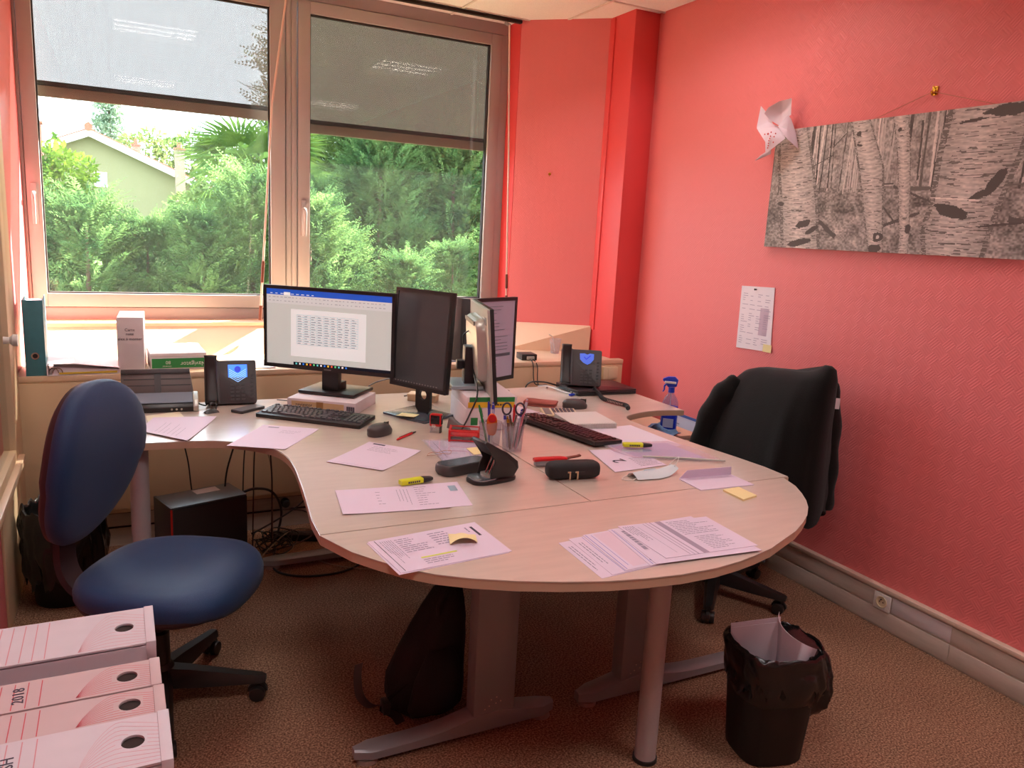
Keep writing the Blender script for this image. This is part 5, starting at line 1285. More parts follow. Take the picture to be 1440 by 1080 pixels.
t = thing('archive_box', 'white cardboard archive box standing upright on the sill, handwritten spine', 'box', (0.047, 3.90, S), R(-3))
obj('carton', MB().box(-0.055, 0.050, -0.125, 0.13, 0.0, 0.245), M_CARD, t, bevel=0.002)
obj('side_flap', MB().box(-0.0565, -0.055, -0.12, 0.12, 0.02, 0.24), mat('pinkish_card', srgb(232, 190, 186), 0.7), t)
for s_, zz in (('Carte', 0.190), ('note', 0.172), ('alex à monter', 0.150)):
    text('handwriting', s_, 0.017, T(-0.005, -0.1262, zz, rx=pi / 2), M_PRINTD, t)
t = thing('paper_box', 'flat paper box with a green label next to the upright archive box', 'box', (0.228, 3.98, S), R(2))
obj('carton', MB().box(-0.117, 0.117, -0.155, 0.155, 0.0, 0.072), M_CARD, t, bevel=0.002)
obj('lid', MB().box(-0.119, 0.119, -0.157, 0.157, 0.060, 0.076), M_CARD, t, bevel=0.002)
gl = obj('green_label', MB().box(-0.113, 0.116, -0.1585, -0.1565, 0.008, 0.052), M_GREEN, t)
text('printed_name', 'Navigator', 0.028, T(0.062, -0.1592, 0.026, rx=pi / 2) @ Matrix.Rotation(pi, 4, 'Z'), M_WHITE, gl)
text('printed_weight', '80', 0.022, T(-0.045, -0.1592, 0.034, rx=pi / 2) @ Matrix.Rotation(pi, 4, 'Z'), M_WHITE, gl)
text('printed_word', 'Universal', 0.010, T(-0.05, -0.1592, 0.016, rx=pi / 2) @ Matrix.Rotation(pi, 4, 'Z'), M_WHITE, gl)
t = thing('adapter_box', 'small black splitter box with cables on the sill by the back monitor', 'adapter', (2.05, 3.85, S), R(-8))
obj('case', MB().box(-0.045, 0.045, -0.05, 0.05, 0.0, 0.034), M_BLK, t, bevel=0.003)
obj('connector', MB().box(-0.018, 0.026, -0.062, -0.05, 0.006, 0.024), M_SILV, t, bevel=0.002)
t = thing('plastic_cup', 'clear crumpled plastic cup on the sill behind the right desk phone', 'cup', (2.33, 4.02, S))
obj('cup', MB().lathe([(0.026, 0.0), (0.028, 0.02), (0.033, 0.07), (0.036, 0.088), (0.034, 0.088), (0.031, 0.07), (0.026, 0.02), (0.024, 0.003)], n=20), M_CUP, t, smooth=50)
obj('straw', MB().tube([(0.0, 0, 0.01), (-0.02, 0, 0.10), (-0.045, 0.0, 0.115)], 0.003, n=8), M_WHITE, t)
t = thing('magazine_pile', 'grey-blue brochures on the sill left of the silver-backed monitor', 'brochure', (1.66, 3.93, S), R(2))
obj('brochure', MB().box(-0.15, 0.15, -0.11, 0.11, 0.0, 0.006), mat('brochure_blue', srgb(150, 160, 186), 0.5), t)
obj('brochure', MB().box(-0.14, 0.145, -0.10, 0.115, 0.006, 0.012), mat('brochure_grey', srgb(196, 192, 196), 0.5), t)
t = thing('brochure', 'grey brochure lying at the right end of the sill by the pier', 'brochure', (2.46, 3.92, S), R(-35))
obj('pages', MB().box(-0.07, 0.07, -0.10, 0.10, 0.0, 0.006), mat('brochure_mauve', srgb(160, 144, 156), 0.5), t)
t = thing('brochure', 'pale brochures on the sill between the left phone and the large monitor', 'brochure', (0.55, 3.90, S), R(4))
obj('pages', MB().box(-0.10, 0.10, -0.12, 0.12, 0.0, 0.005), MATS['brochure_grey'], t)
t = thing('wall_switch', 'cream surface socket box on the cabinet front at its right end', 'socket', (2.545, 3.748, 0.735))
obj('box', MB().box(-0.050, 0.050, -0.024, 0.0, -0.038, 0.038), M_CREAM, t, bevel=0.005)
obj('cover', MB().box(-0.020, 0.046, -0.028, -0.024, -0.030, 0.034), M_CREAM, t, bevel=0.002)

# ------------------------------------------------------------------ pc tower and cables
t = thing('computer_tower', 'black computer tower with a red front stripe on the floor under the left desk', 'computer', (0.15, 3.207, 0.0), R(17.3))
obj('case', MB().box(0.012, 0.318, 0.0, 0.185, 0.012, 0.352), M_BLK, t, bevel=0.003)
obj('top_panel', MB().box(0.006, 0.318, 0.004, 0.181, 0.352, 0.360), mat('tower_top', srgb(96, 98, 102), 0.35), t, bevel=0.001)
obj('front_panel', MB().box(0.0, 0.012, -0.001, 0.186, 0.006, 0.361), M_DGREY, t, bevel=0.002)
obj('red_stripe', MB().box(-0.0008, 0.006, -0.0022, 0.002, 0.02, 0.355), mat('stripe_red', srgb(196, 36, 24), 0.4), t)
obj('rating_label', MB().box(0.150, 0.250, 0.11, 0.165, 0.3602, 0.3608), M_CARD, t)
b = MB()
for sx in (0.03, 0.28):
    for sy in (0.02, 0.16): b.box(sx, sx + 0.02, sy, sy + 0.01, 0.0, 0.012)
obj('rubber_foot', b, M_BLK, t)
def cable(label, pts, r=0.003, m=None, group=None):
    o = obj('cable', MB().tube([Vector(p) for p in pts], r, n=7, smooth=6), m or M_BLK, smooth=60)
    return tag(o, label, 'cable', group)
M_CBR = mat('brown_cable', srgb(70, 42, 36), 0.5); M_CGR = mat('grey_cable', srgb(150, 130, 108), 0.5)
cable('thin black cable hanging behind the computer tower, leftmost', [(0.22, 3.42, 0.71), (0.215, 3.43, 0.6), (0.235, 3.44, 0.48), (0.245, 3.43, 0.36), (0.27, 3.44, 0.1)])
cable('pair-leading black cable hanging in a slant behind the tower', [(0.48, 3.45, 0.71), (0.45, 3.45, 0.6), (0.41, 3.44, 0.5), (0.38, 3.43, 0.36), (0.38, 3.45, 0.05)], 0.004)
cable('dark cable hanging straight beside the slanting one', [(0.485, 3.45, 0.71), (0.48, 3.45, 0.6), (0.46, 3.44, 0.45), (0.45, 3.45, 0.05)])
cable('brown cable bending right then down behind the tower', [(0.49, 3.45, 0.71), (0.515, 3.45, 0.58), (0.505, 3.45, 0.45), (0.495, 3.45, 0.05)], 0.003, M_CBR)
cable('thin grey-brown cable hanging right of the tower group', [(0.51, 3.46, 0.71), (0.545, 3.46, 0.55), (0.58, 3.46, 0.40), (0.585, 3.46, 0.04)], 0.002, M_CGR)
cable('dark red-brown cable hanging rightmost of the group', [(0.60, 3.45, 0.71), (0.575, 3.45, 0.55), (0.583, 3.46, 0.35), (0.58, 3.46, 0.06)], 0.0035, M_CBR)
cable('thick black cable arching from the tower top to the wall plug', [(0.42, 3.37, 0.335), (0.50, 3.42, 0.34), (0.60, 3.55, 0.27), (0.66, 3.66, 0.13), (0.62, 3.60, 0.02), (0.55, 3.5, 0.01)], 0.006)
cable('black cable looping right across the floor by the plinth', [(0.50, 3.50, 0.10), (0.62, 3.62, 0.10), (0.75, 3.66, 0.16), (0.86, 3.70, 0.26)], 0.0045)
cable('dark cable loop near the wall plug', [(0.66, 3.72, 0.12), (0.78, 3.68, 0.11), (0.82, 3.60, 0.05), (0.72, 3.52, 0.02), (0.55, 3.46, 0.02)], 0.004, M_CBR)
cable('long black floor cable curving towards the desk column', [(0.60, 3.48, 0.02), (0.56, 3.30, 0.006), (0.64, 3.19, 0.006), (0.78, 3.16, 0.006), (0.90, 3.20, 0.006), (0.98, 3.30, 0.008)], 0.005)
cable('pale floor cable curving right in front of the foot bar', [(0.72, 3.42, 0.006), (0.80, 3.26, 0.006), (0.93, 3.16, 0.006), (1.05, 3.12, 0.006)], 0.003, M_CGR)
cable('pale cable arching over the cable heap', [(0.48, 3.33, 0.01), (0.56, 3.40, 0.06), (0.70, 3.52, 0.09), (0.85, 3.50, 0.05), (0.95, 3.44, 0.03)], 0.003, M_CGR)
cable('grey cable from the large monitor stand over the left desk', [(0.92, 3.40, 0.74), (0.98, 3.47, 0.74), (1.05, 3.42, 0.80), (1.15, 3.25, 0.86)], 0.003, M_DGREY)
cable('black cable drooping from the silver-backed monitor to the desk front', [(1.33, 3.01, 0.99), (1.29, 2.88, 0.94), (1.24, 2.72, 0.88), (1.20, 2.70, 0.80), (1.165, 2.69, 0.745)], 0.0035)
cable('dark cable looping out of the back of the silver-backed monitor', [(1.32, 2.98, 1.10), (1.285, 2.99, 1.07), (1.29, 2.97, 1.01), (1.32, 2.98, 0.96)], 0.003)
cable('grey cable curving along the desk to the silver-backed monitor', [(1.16, 3.36, 0.74), (1.24, 3.30, 0.76), (1.32, 3.20, 0.80), (1.36, 3.1, 0.80)], 0.003, M_DGREY)
cable('black cable hanging from the splitter box on the sill, left one', [(2.04, 3.79, 0.82), (2.035, 3.74, 0.80), (2.03, 3.70, 0.70), (2.02, 3.55, 0.72), (1.95, 3.42, 0.736)], 0.003)
cable('black cable hanging from the splitter box on the sill, right one', [(2.06, 3.79, 0.82), (2.06, 3.735, 0.79), (2.05, 3.70, 0.70), (2.045, 3.60, 0.60)], 0.003)
cable('black cable arching over the back edge of the right desk', [(1.86, 3.52, 0.60), (1.86, 3.475, 0.74), (1.92, 3.43, 0.765), (2.01, 3.40, 0.745)], 0.004)
cable('white cable lying along the back edge of the right desk', [(1.92, 3.46, 0.735), (1.95, 3.40, 0.745), (1.975, 3.30, 0.737), (1.99, 3.25, 0.737)], 0.004, M_WHITE)
cable('thin grey cable running behind the left desk phone to the keyboard', [(0.60, 3.42, 0.737), (0.66, 3.36, 0.737), (0.62, 3.30, 0.737), (0.66, 3.22, 0.737)], 0.002, M_DGREY)
cable('short black cord between the scanner and the left phone', [(0.27, 3.37, 0.75), (0.30, 3.36, 0.74), (0.315, 3.38, 0.745), (0.34, 3.40, 0.75)], 0.003)
t = thing('wall_plug', 'round black plug in the wall trunking behind the tower', 'plug', (0.70, 3.79, 0.13))
obj('plug', MB().cyl((0, 0, 0), (0, -0.035, 0), 0.024, 0.019, n=20), M_BLK, t, bevel=0.003)
t = thing('power_strip', 'dark power strip among the cables under the left desk', 'power strip', (0.74, 3.60, 0.0), R(-20))
obj('body', MB().box(-0.14, 0.14, -0.028, 0.028, 0.0, 0.035), M_BLK, t, bevel=0.004)
for k in range(4): obj('outlet', MB().cyl((-0.10 + 0.066 * k, 0, 0.035), (-0.10 + 0.066 * k, 0, 0.037), 0.02, n=20), M_DGREY, t)
b = MB(); r_ = random.Random(9)
for k in range(7):
    c_ = Vector((0.58 + r_.uniform(-.05, .06), 3.50 + r_.uniform(-.06, .05), 0.02))
    P = [c_ + Vector((r_.uniform(.04, .09) * cos(a * .9 + k), r_.uniform(.04, .08) * sin(a * .9 + k), 0.01 + r_.uniform(0, .07))) for a in range(9)]
    b.tube(P, 0.003, n=6, smooth=4)
tag(obj('cable_tangle', b, M_BLK, smooth=60), 'tangled heap of thin dark leads beside the computer tower', 'cable tangle', kind='stuff')

# ------------------------------------------------------------------ bins and backpack
def crumple(p, c, amp, seed):
    v = Vector(p); a = math.atan2(v.y - c[1], v.x - c[0])
    return amp * (sin(9 * a + seed + v.z * 40) * .5 + sin(17 * a + seed * 2 - v.z * 60) * .3 + sin(31 * a + v.z * 90) * .2)
def bag_ring(outline, cx, cy, s, z, amp, seed, dz=0.0):
    out = []
    for i, (a, b_) in enumerate(outline):
        k = 1 + crumple((a, b_, z), (0, 0), amp, seed)
        out.append(Vector((cx + a * s * k, cy + b_ * s * k, z + dz * sin(i * 0.9 + seed) + dz * .6 * sin(i * 2.3))))
    return out
from mathutils import noise as mnoise
def crumpled(rings, amp, k=5, cen=(0, 0), fz=16.0):
    n = len(rings[0]); cols = [catmull([r[i] for r in rings], k) for i in range(n)]
    out = []
    for j in range(len(cols[0])):
        row = []
        for i in range(n):
            p = cols[i][j]; d = Vector((p.x - cen[0], p.y - cen[1], 0)); d = d.normalized() if d.length > 1e-6 else Vector((0, 0, 1))
            w = abs(mnoise.noise(p * fz)) * 1.6 + abs(mnoise.noise(p * fz * 2.3 + Vector((3, 1, 7)))) * .7 - .5
            row.append(p + d * amp * w)
        out.append(row)
    return out
t = thing('waste_bin', 'black waste bin with papers in front of the red wall', 'bin', (1.708, 1.532, 0), R(-14))
ol = superell(0.127, 0.118, 3.2, 40)
obj('bin_body', MB().loft([[Vector((a * s, b_ * s, z)) for a, b_ in ol] for s, z in ((0.76, 0.0), (0.79, 0.004), (0.97, 0.33), (0.93, 0.33), (0.75, 0.01))]), M_BIN, t, smooth=40)
ol2 = superell(0.128, 0.119, 3.2, 92)
rings = [bag_ring(ol2, 0, 0, .90, 0.20, .02, 1), bag_ring(ol2, 0, 0, .94, 0.34, .012, 2), bag_ring(ol2, 0, 0, 1.0, 0.352, .010, 2, .004), bag_ring(ol2, 0.0, 0, 1.035, 0.335, .025, 3), bag_ring(ol2, 0.008, 0, 1.05, 0.28, .04, 4), bag_ring(ol2, 0.010, 0, 1.03, 0.24, .05, 5, .02)]
obj('bin_liner', MB().loft(crumpled(rings, 0.010, fz=11), cap=False), M_BAG, t, smooth=60)
rings = []
for z, s, cx_, a_ in ((0.355, .50, 0.075, .08), (0.33, .70, 0.088, .14), (0.26, .84, 0.094, .18), (0.19, .82, 0.092, .2), (0.14, .62, 0.088, .25), (0.115, .3, 0.085, .3)):
    rings.append(bag_ring([(p[0] * .62, p[1] * 1.1) for p in ol2], cx_, 0.015, s * 1.05, z, a_ * .55, z * 30))
obj('liner_fold', MB().loft(crumpled(rings, 0.014, cen=(0.09, 0.015), fz=13)), M_BAG, t, smooth=60)
M_WP = mat('bin_paper', srgb(216, 200, 208), 0.7)
tp = thing('discarded_sheet', 'flat folded sheet sticking out of the waste bin, left', 'paper', (1.655, 1.558, 0.12))
q5 = [Vector((-0.035, 0.040, 0.0)), Vector((0.045, -0.040, 0.0)), Vector((0.062, -0.030, 0.295)), Vector((-0.052, 0.052, 0.255))]
obj('sheet', MB().loft([q5, [v + Vector((0.002, 0.002, 0.0)) for v in q5]]), M_WP, tp)
obj('sheet', MB().loft([[v + Vector((0.006, 0.008, 0.010)) for v in q5], [v + Vector((0.008, 0.010, 0.010)) for v in q5]]), M_WP, tp)
tp = thing('discarded_sheet', 'curled sheet sticking out of the waste bin, right', 'paper', (1.725, 1.515, 0.20), R(-60))
rings = []
for k in range(17):
    u = k / 16; a = u * pi * 1.15; x_ = -0.03 + 0.075 * u if False else 0.030 * cos(a + 2.6) + u * 0.055; y_ = 0.034 * sin(a + 2.6)
    rings.append([Vector((x_ * .6, y_ * .6, 0.0)), Vector((x_ * 1.1, y_ * 1.1, 0.235 - 0.07 * u)), Vector((x_ * 1.1 + .001, y_ * 1.1 + .001, 0.235 - 0.07 * u)), Vector((x_ * .6 + .001, y_ * .6 + .001, 0.0))])
obj('sheet', MB().loft(rings), M_WP, tp, smooth=50)

t = thing('waste_bin', 'black bag-lined bin behind the blue chair', 'bin', (-0.225, 3.33, 0))
ol3 = superell(0.135, 0.135, 2.2, 96)
obj('bin_body', MB().loft([[Vector((a * s, b_ * s, z)) for a, b_ in ol3] for s, z in ((0.80, 0.0), (0.82, 0.004), (0.98, 0.335), (0.94, 0.335), (0.78, 0.01))]), M_BIN, t, smooth=40)
rings = [bag_ring(ol3, 0, 0, .85, 0.24, .03, 1), bag_ring(ol3, 0, 0, .93, 0.36, .02, 2), bag_ring(ol3, 0, 0, 1.0, 0.385, .03, 3, .008), bag_ring(ol3, 0, 0, 1.07, 0.355, .05, 4, .008), bag_ring(ol3, 0, 0, 1.09, 0.29, .07, 6), bag_ring(ol3, 0, 0, 1.08, 0.20, .08, 5), bag_ring(ol3, 0, 0, 1.03, 0.10, .07, 8, .02)]
obj('bin_liner', MB().loft(crumpled(rings, 0.010, fz=11), cap=False), M_BAG, t, smooth=60)

t = thing('backpack', 'black backpack slumped against the grey column of the left desk', 'backpack', (0.84, 2.14, 0))
secs = [(0.0, -0.105, 0.10, -0.085, 0.11), (0.02, -0.125, 0.115, -0.095, 0.125), (0.08, -0.122, 0.118, -0.10, 0.13), (0.16, -0.088, 0.115, -0.10, 0.12), (0.24, -0.048, 0.112, -0.095, 0.105), (0.31, -0.012, 0.108, -0.09, 0.085), (0.37, 0.022, 0.10, -0.082, 0.06), (0.41, 0.048, 0.09, -0.07, 0.03), (0.425, 0.06, 0.08, -0.05, 0.0)]
rings = []
for z, xa, xb, ya, yb in secs:
    ring = []
    for i, (a, b_) in enumerate(superell(1, 1, 2.7, 56)):
        k = 1 + 0.03 * sin(i * .9 + z * 20) + .02 * sin(i * 2.1 - z * 33)
        ring.append(Vector(((xa + xb) / 2 + (xb - xa) / 2 * a * k, (ya + yb) / 2 + (yb - ya) / 2 * b_ * k, z)))
    rings.append(ring)
obj('main_body', MB().loft(rings), M_PACK, t, smooth=60)
rings = []
for z, xa, xb, ya, yb in ((0.03, -0.09, 0.05, -0.125, -0.08), (0.05, -0.10, 0.06, -0.14, -0.08), (0.14, -0.08, 0.065, -0.142, -0.08), (0.20, -0.05, 0.06, -0.13, -0.08), (0.23, -0.03, 0.05, -0.105, -0.08)):
    rings.append([Vector(((xa + xb) / 2 + (xb - xa) / 2 * a, (ya + yb) / 2 + (yb - ya) / 2 * b_, z)) for a, b_ in superell(1, 1, 3, 32)])
obj('front_pocket', MB().loft(rings), M_PACK, t, smooth=60)
obj('grab_handle', MB().tube([(0.012, -0.06, 0.325), (0.006, -0.07, 0.365), (0.022, -0.075, 0.402), (0.055, -0.075, 0.425), (0.095, -0.07, 0.43)], 0.0085, n=10, smooth=5), M_PACK, t, smooth=60)
obj('strap_loop', MB().ribbon(catmull([Vector((-0.215, 0.03, 0.16)), Vector((-0.222, 0.02, 0.12)), Vector((-0.215, 0.01, 0.06)), Vector((-0.185, 0.0, 0.025)), Vector((-0.15, -0.01, 0.03)), Vector((-0.10, -0.02, 0.05))], 6), 0.026, (0.9, -0.3, 0.35), 0.003), M_DGREY, t, smooth=50)
obj('side_strap', MB().ribbon(catmull([Vector((-0.08, -0.06, 0.12)), Vector((-0.14, -0.07, 0.09)), Vector((-0.165, -0.075, 0.06)), Vector((-0.13, -0.08, 0.03)), Vector((-0.115, -0.09, 0.005))], 6), 0.03, (0.8, -0.3, 0.5), 0.004), M_PACK, t, smooth=50)
obj('buckle', MB().box(-0.172, -0.150, -0.095, -0.055, 0.045, 0.085), M_BLK, t, bevel=0.004)

# ------------------------------------------------------------------ archive boxes in the foreground
tb = thing('low_cupboard', 'pale low cupboard under the row of file boxes', 'cupboard', (-0.19, 0.72, 0))
obj('carcass', MB().box(-0.205, 0.205, -0.42, 0.41, 0.04, 0.685), M_BEIGE, tb, bevel=0.002)
obj('top', MB().box(-0.208, 0.208, -0.425, 0.415, 0.685, 0.70), M_SILL, tb, bevel=0.002)
obj('plinth', MB().box(-0.20, 0.195, -0.40, 0.40, 0.0, 0.04), M_DGREY, tb)
obj('door', MB().box(0.205, 0.208, -0.415, 0.0, 0.05, 0.68), M_BEIGE, tb)
obj('door', MB().box(0.205, 0.208, 0.004, 0.408, 0.05, 0.68), M_BEIGE, tb)
def abox(label, y0, y1, ztop, x1, rough, tiltx=0.0, arcs=True, txt=None, linex=0.125, lm=M_REDLN, m=None):
    t = thing('archive_box', label, 'box', (x1, (y0 + y1) / 2, 0.702), 0)
    w = (y1 - y0); h = ztop - 0.702; Lb = 0.34
    cm = m or M_CARD
    hx, rr = -0.035, 0.0115
    # carton without top; top spine with a real hole
    Mx = Matrix.Rotation(tiltx, 4, 'X')
    hz = h
    b = MB()
    b.box(-Lb, 0, -w / 2, w / 2, 0, hz - 0.002)
    obj('carton', b, cm, t)
    N = 24
    holep = [(hx + rr * cos(2 * pi * i / N), rr * sin(2 * pi * i / N)) for i in range(N)]
    out = []
    for i in range(N):
        a = 2 * pi * i / N; k_ = min((-hx) / max(abs(cos(a)), 1e-6), (w / 2) / max(abs(sin(a)), 1e-6)); out.append((hx + k_ * cos(a), k_ * sin(a)))
    for qx, qy in ((hx, 1), (-hx, 1), (hx, -1), (-hx, -1)):
        a = math.atan2(qy * w / 2, qx) % (2 * pi); out[round(a / (2 * pi) * N) % N] = (hx + qx, qy * w / 2)
    vs = [(p[0], p[1], hz + dz) for dz in (0.0, 0.0025) for ring_ in (holep, out) for p in ring_]
    fs = []
    for i in range(N):
        j = (i + 1) % N
        fs += [(i, N + i, N + j, j), (2 * N + i, 2 * N + j, 3 * N + j, 3 * N + i), (i, j, 2 * N + j, 2 * N + i), (N + i, 3 * N + i, 3 * N + j, N + j)]
    sp = MB().add(vs, fs); sp.box(-Lb, 2 * hx, -w / 2, w / 2, hz, hz + 0.0025)
    s = obj('spine', sp, cm, t)
    obj('hole_shadow', MB().cyl((hx, 0, hz - 0.0018), (hx, 0, hz - 0.0008), rr * 1.02, n=24), M_DARK, s)
    obj('end_flap', MB().box(-0.010, 0.002, -w / 2 - 0.001, w / 2 + 0.001, hz - 0.02, hz + 0.004).box(0.0, 0.002, -w / 2, w / 2, 0.0, hz), cm, t, bevel=0.001)
    # printed lines
    b = MB(); zt = hz + 0.0027
    for k in range(10):
        x_ = -linex - k * 0.0135
        b.add([(x_, -w / 2 + 0.002, zt), (x_ + 0.0011, -w / 2 + 0.002, zt), (x_ + 0.0011, w / 2 - 0.004, zt), (x_, w / 2 - 0.004, zt)], [(0, 1, 2, 3)])
    K = 11
    for k in range(K):
        f = k / (K - 1)
        P = []
        for q_ in range(15):
            u = q_ / 14
            x_ = -0.088 + 0.085 * u; y_ = -w / 2 + 0.003 + (w * (0.93 - 0.09 * k * 1.0)) * (math.sin(min(1, u * 1.9) * pi / 2) ** 0.8) * (1 - 0.45 * max(0, u - .45) * (1 + f * .5))
            if y_ < -w / 2 + 0.002: y_ = -w / 2 + 0.002
            P.append((x_, y_))
        for a, c in zip(P[:-1], P[1:]):
            if math.hypot((a[0] + c[0]) / 2 - hx, (a[1] + c[1]) / 2) < rr + 0.004: continue
            b.add([(a[0], a[1], zt), (c[0], c[1], zt), (c[0], c[1] + 0.0007, zt), (a[0], a[1] + 0.0007, zt)], [(0, 1, 2, 3)])
    obj('printed_lines', b, lm, s, kind='stuff')
    if txt:
        for (s_, x_, y_, sz) in txt:
            text('handwriting', s_, sz, T(x_, y_, zt + 0.0002) @ Matrix.Rotation(pi / 2 + pi, 4, 'Z') @ Matrix.Rotation(pi, 4, 'Z') if False else T(x_, y_, zt + 0.0002) @ Matrix.Rotation(R(180 - 88), 4, 'Z'), M_PRINTD, s)
    return t
M_RLF = mat('red_print_faint', srgb(206, 138, 146), 0.8)
M_CARDSH = mat('shaded_file_card', srgb(196, 172, 172), 0.7, var=0.02, vscale=30)  # shaded copy of the file card, darker tone stands for the light angle
M_CARDF = mat('file_card', srgb(206, 196, 202), 0.7, var=0.02, vscale=30)
abox('white file box with a round hole, farthest of the foreground row', 1.036, 1.139, 0.950, 0.024, 0.7, lm=M_RLF, m=M_CARDF)
abox('shade-toned file box marked 2018, second of the foreground row from the window side', 0.930, 0.991, 0.950, 0.026, 0.7, txt=[('2018', -0.146, 0.0, 0.017), ('2017', -0.173, 0.0, 0.016)], m=M_CARDSH)
abox('shade-toned file box without writing, between the two marked boxes', 0.872, 0.928, 0.949, 0.028, 0.7, m=M_CARDSH)
abox('white file box with short pen marks, nearest of the foreground row', 0.780, 0.870, 0.951, 0.030, 0.7, txt=[('SH', -0.148, 0.008, 0.017), ('XN', -0.176, 0.008, 0.016)], lm=M_RLF, m=M_CARDF)

# ------------------------------------------------------------------ wall decoration
def birch_picture():
    t = thing('canvas_picture', 'wide black-and-white birch forest canvas hanging tilted on the red wall', 'picture', (2.747, 2.045, 1.505))
    W2, H2 = 1.52, 0.522
    y0 = 2.045 + W2 / 2
    obj('canvas', MB().box(-0.020, -0.002, -W2 / 2, W2 / 2, 0.0, H2), mat('canvas_edge', srgb(170, 150, 140), 0.8), t, bevel=0.002)
    nx, nz = 520, 178
    U, V = np.meshgrid((np.arange(nx) + .5) / nx, (np.arange(nz) + .5) / nz)
    Yw = y0 - U * W2; Zw = 1.505 + V * H2
    rng = np.random.RandomState(3)
    def noise(fx, fy, seed):
        r = np.random.RandomState(seed); gx_, gy_ = int(fx) + 3, int(fy) + 3; g = r.rand(gy_, gx_)
        x = U * fx; y = V * fy; xi = x.astype(int); yi = y.astype(int); fx_ = x - xi; fy_ = y - yi
        fx_ = fx_ * fx_ * (3 - 2 * fx_); fy_ = fy_ * fy_ * (3 - 2 * fy_)
        return (g[yi, xi] * (1 - fx_) + g[yi, xi + 1] * fx_) * (1 - fy_) + (g[yi + 1, xi] * (1 - fx_) + g[yi + 1, xi + 1] * fx_) * fy_
    img = 0.62 + 0.25 * (noise(260, 90, 1) - .5) + 0.22 * (noise(60, 30, 2) - .5)
    hor = 1.765
    # ground
    g = Zw < hor + 0.012 * (noise(14, 2, 77) - .5)
    img = np.where(g, 0.56 + 0.34 * (noise(200, 90, 5) - .5) + 0.28 * (noise(30, 16, 6) - .5) + 0.15 * (noise(9, 6, 66) - .5), img)
    # background trunks
    for k in range(95):
        yc = rng.uniform(y0 - W2, y0); wd = rng.uniform(0.003, 0.011); tone = rng.choice([0.30, 0.38, 0.86, 0.80, 0.72]); lean = rng.uniform(-.06, .06)
        m = (np.abs(Yw - yc - lean * (Zw - hor)) < wd / 2) & (Zw > hor - rng.uniform(0, .03))
        img = np.where(m, tone + .12 * (noise(200, 60, k) - .5), img)
    # shadows under the horizon
    m = (np.abs(Zw - (hor - 0.012 - 0.02 * (noise(7, 2, 8) - .5))) < 0.008 * noise(40, 6, 19) + .002) & (noise(16, 4, 9) > .5); img = np.where(m, 0.40, img)
    for (ya, za, yb, zb, w_) in ((2.30, 1.768, 2.15, 1.772, .006), (2.15, 1.762, 1.98, 1.70, .008), (2.60, 1.69, 2.40, 1.56, .018), (2.20, 1.70, 2.12, 1.62, .008), (2.02, 1.66, 2.20, 1.60, .012), (2.06, 2.0, 2.05, 1.78, .008), (1.68, 1.64, 1.45, 1.60, .02), (2.47, 1.93, 2.40, 1.99, .004), (2.46, 1.90, 2.56, 1.86, .004)):
        d = np.array([yb - ya, zb - za]); L_ = np.hypot(*d); tt_ = ((Yw - ya) * d[0] + (Zw - za) * d[1]) / L_ ** 2
        dist = np.abs((Yw - ya) * d[1] - (Zw - za) * d[0]) / L_
        img = np.where((tt_ > 0) & (tt_ < 1) & (dist < w_ * .5 * (1 + .8 * (noise(80, 40, 7) - .5))), 0.33, img)
    def trunk(zs, lefts, rights, seed, bark=0.18, ringf=55, tone=0.80):
        nonlocal img
        l = np.interp(Zw, zs, lefts); r = np.interp(Zw, zs, rights)
        s_ = (l - Yw) / (l - r + 1e-6)
        m = (s_ > 0) & (s_ < 1)
        sh = tone - 0.16 * np.abs(s_ - .45) * 2 * 0.9
        curv = Zw + 0.012 * np.sin(s_ * np.pi) * 1.6
        rings_ = (noise(60, 1, seed) * 0 + np.sin(curv * ringf * 7 + 6 * noise(12, 10, seed + 1)))
        n1 = noise(130, 130, seed + 2); n2 = noise(46, 150, seed + 3)
        v = sh + 0.05 * rings_ + 0.14 * (n1 - .5)
        v = np.where((n2 > 1 - bark - .12) & (rings_ > -.2), 0.34 + .2 * n1, v)
        edge = (s_ < .08) | (s_ > .93)
        v = np.where(edge & (n1 > .45), 0.42, v)
        img = np.where(m, v, img)
    trunk([1.50, 1.70, 1.86, 2.03], [2.700, 2.735, 2.775, 2.795], [2.472, 2.515, 2.560, 2.620], 20, .20)
    trunk([1.50, 1.842, 2.03], [2.225, 2.330, 2.395], [2.155, 2.205, 2.300], 30, .13)
    trunk([1.55, 1.87, 2.03], [2.090, 2.150, 2.195], [2.045, 2.090, 2.125], 40, .14)
    trunk([1.50, 1.60, 1.69, 1.86, 2.03], [1.985, 2.010, 1.985, 1.985, 1.965], [1.745, 1.728, 1.712, 1.662, 1.640], 50, .22, 48)
    trunk([1.50, 1.80, 2.03], [1.55, 1.53, 1.50], [1.42, 1.42, 1.41], 60, .2)
    def blob(yc, zc, a, b_, rot, tone=.30, e=2.0):
        nonlocal img
        dy, dz = Yw - yc, Zw - zc; c, s_ = cos(-rot), sin(-rot)
        p = np.abs((dy * c + dz * s_) / a) ** e + np.abs((-dy * s_ + dz * c) / b_) ** e
        img = np.where(p < 1 + .6 * (noise(90, 60, int(yc * 99)) - .5), tone, img)
    blob(2.585, 1.612, .045, .016, .25); blob(2.535, 1.585, .04, .012, .5); blob(2.60, 1.53, .07, .014, .2); blob(2.345, 1.975, .013, .012, 0)
    blob(2.19, 1.565, .024, .020, 0); blob(2.19, 1.565, .008, .007, 0, .8); blob(2.20, 1.520, .03, .016, 0); blob(2.155, 1.975, .008, .008, 0); blob(2.06, 1.60, .012, .020, 0); blob(2.335, 1.93, .016, .004, -.2)
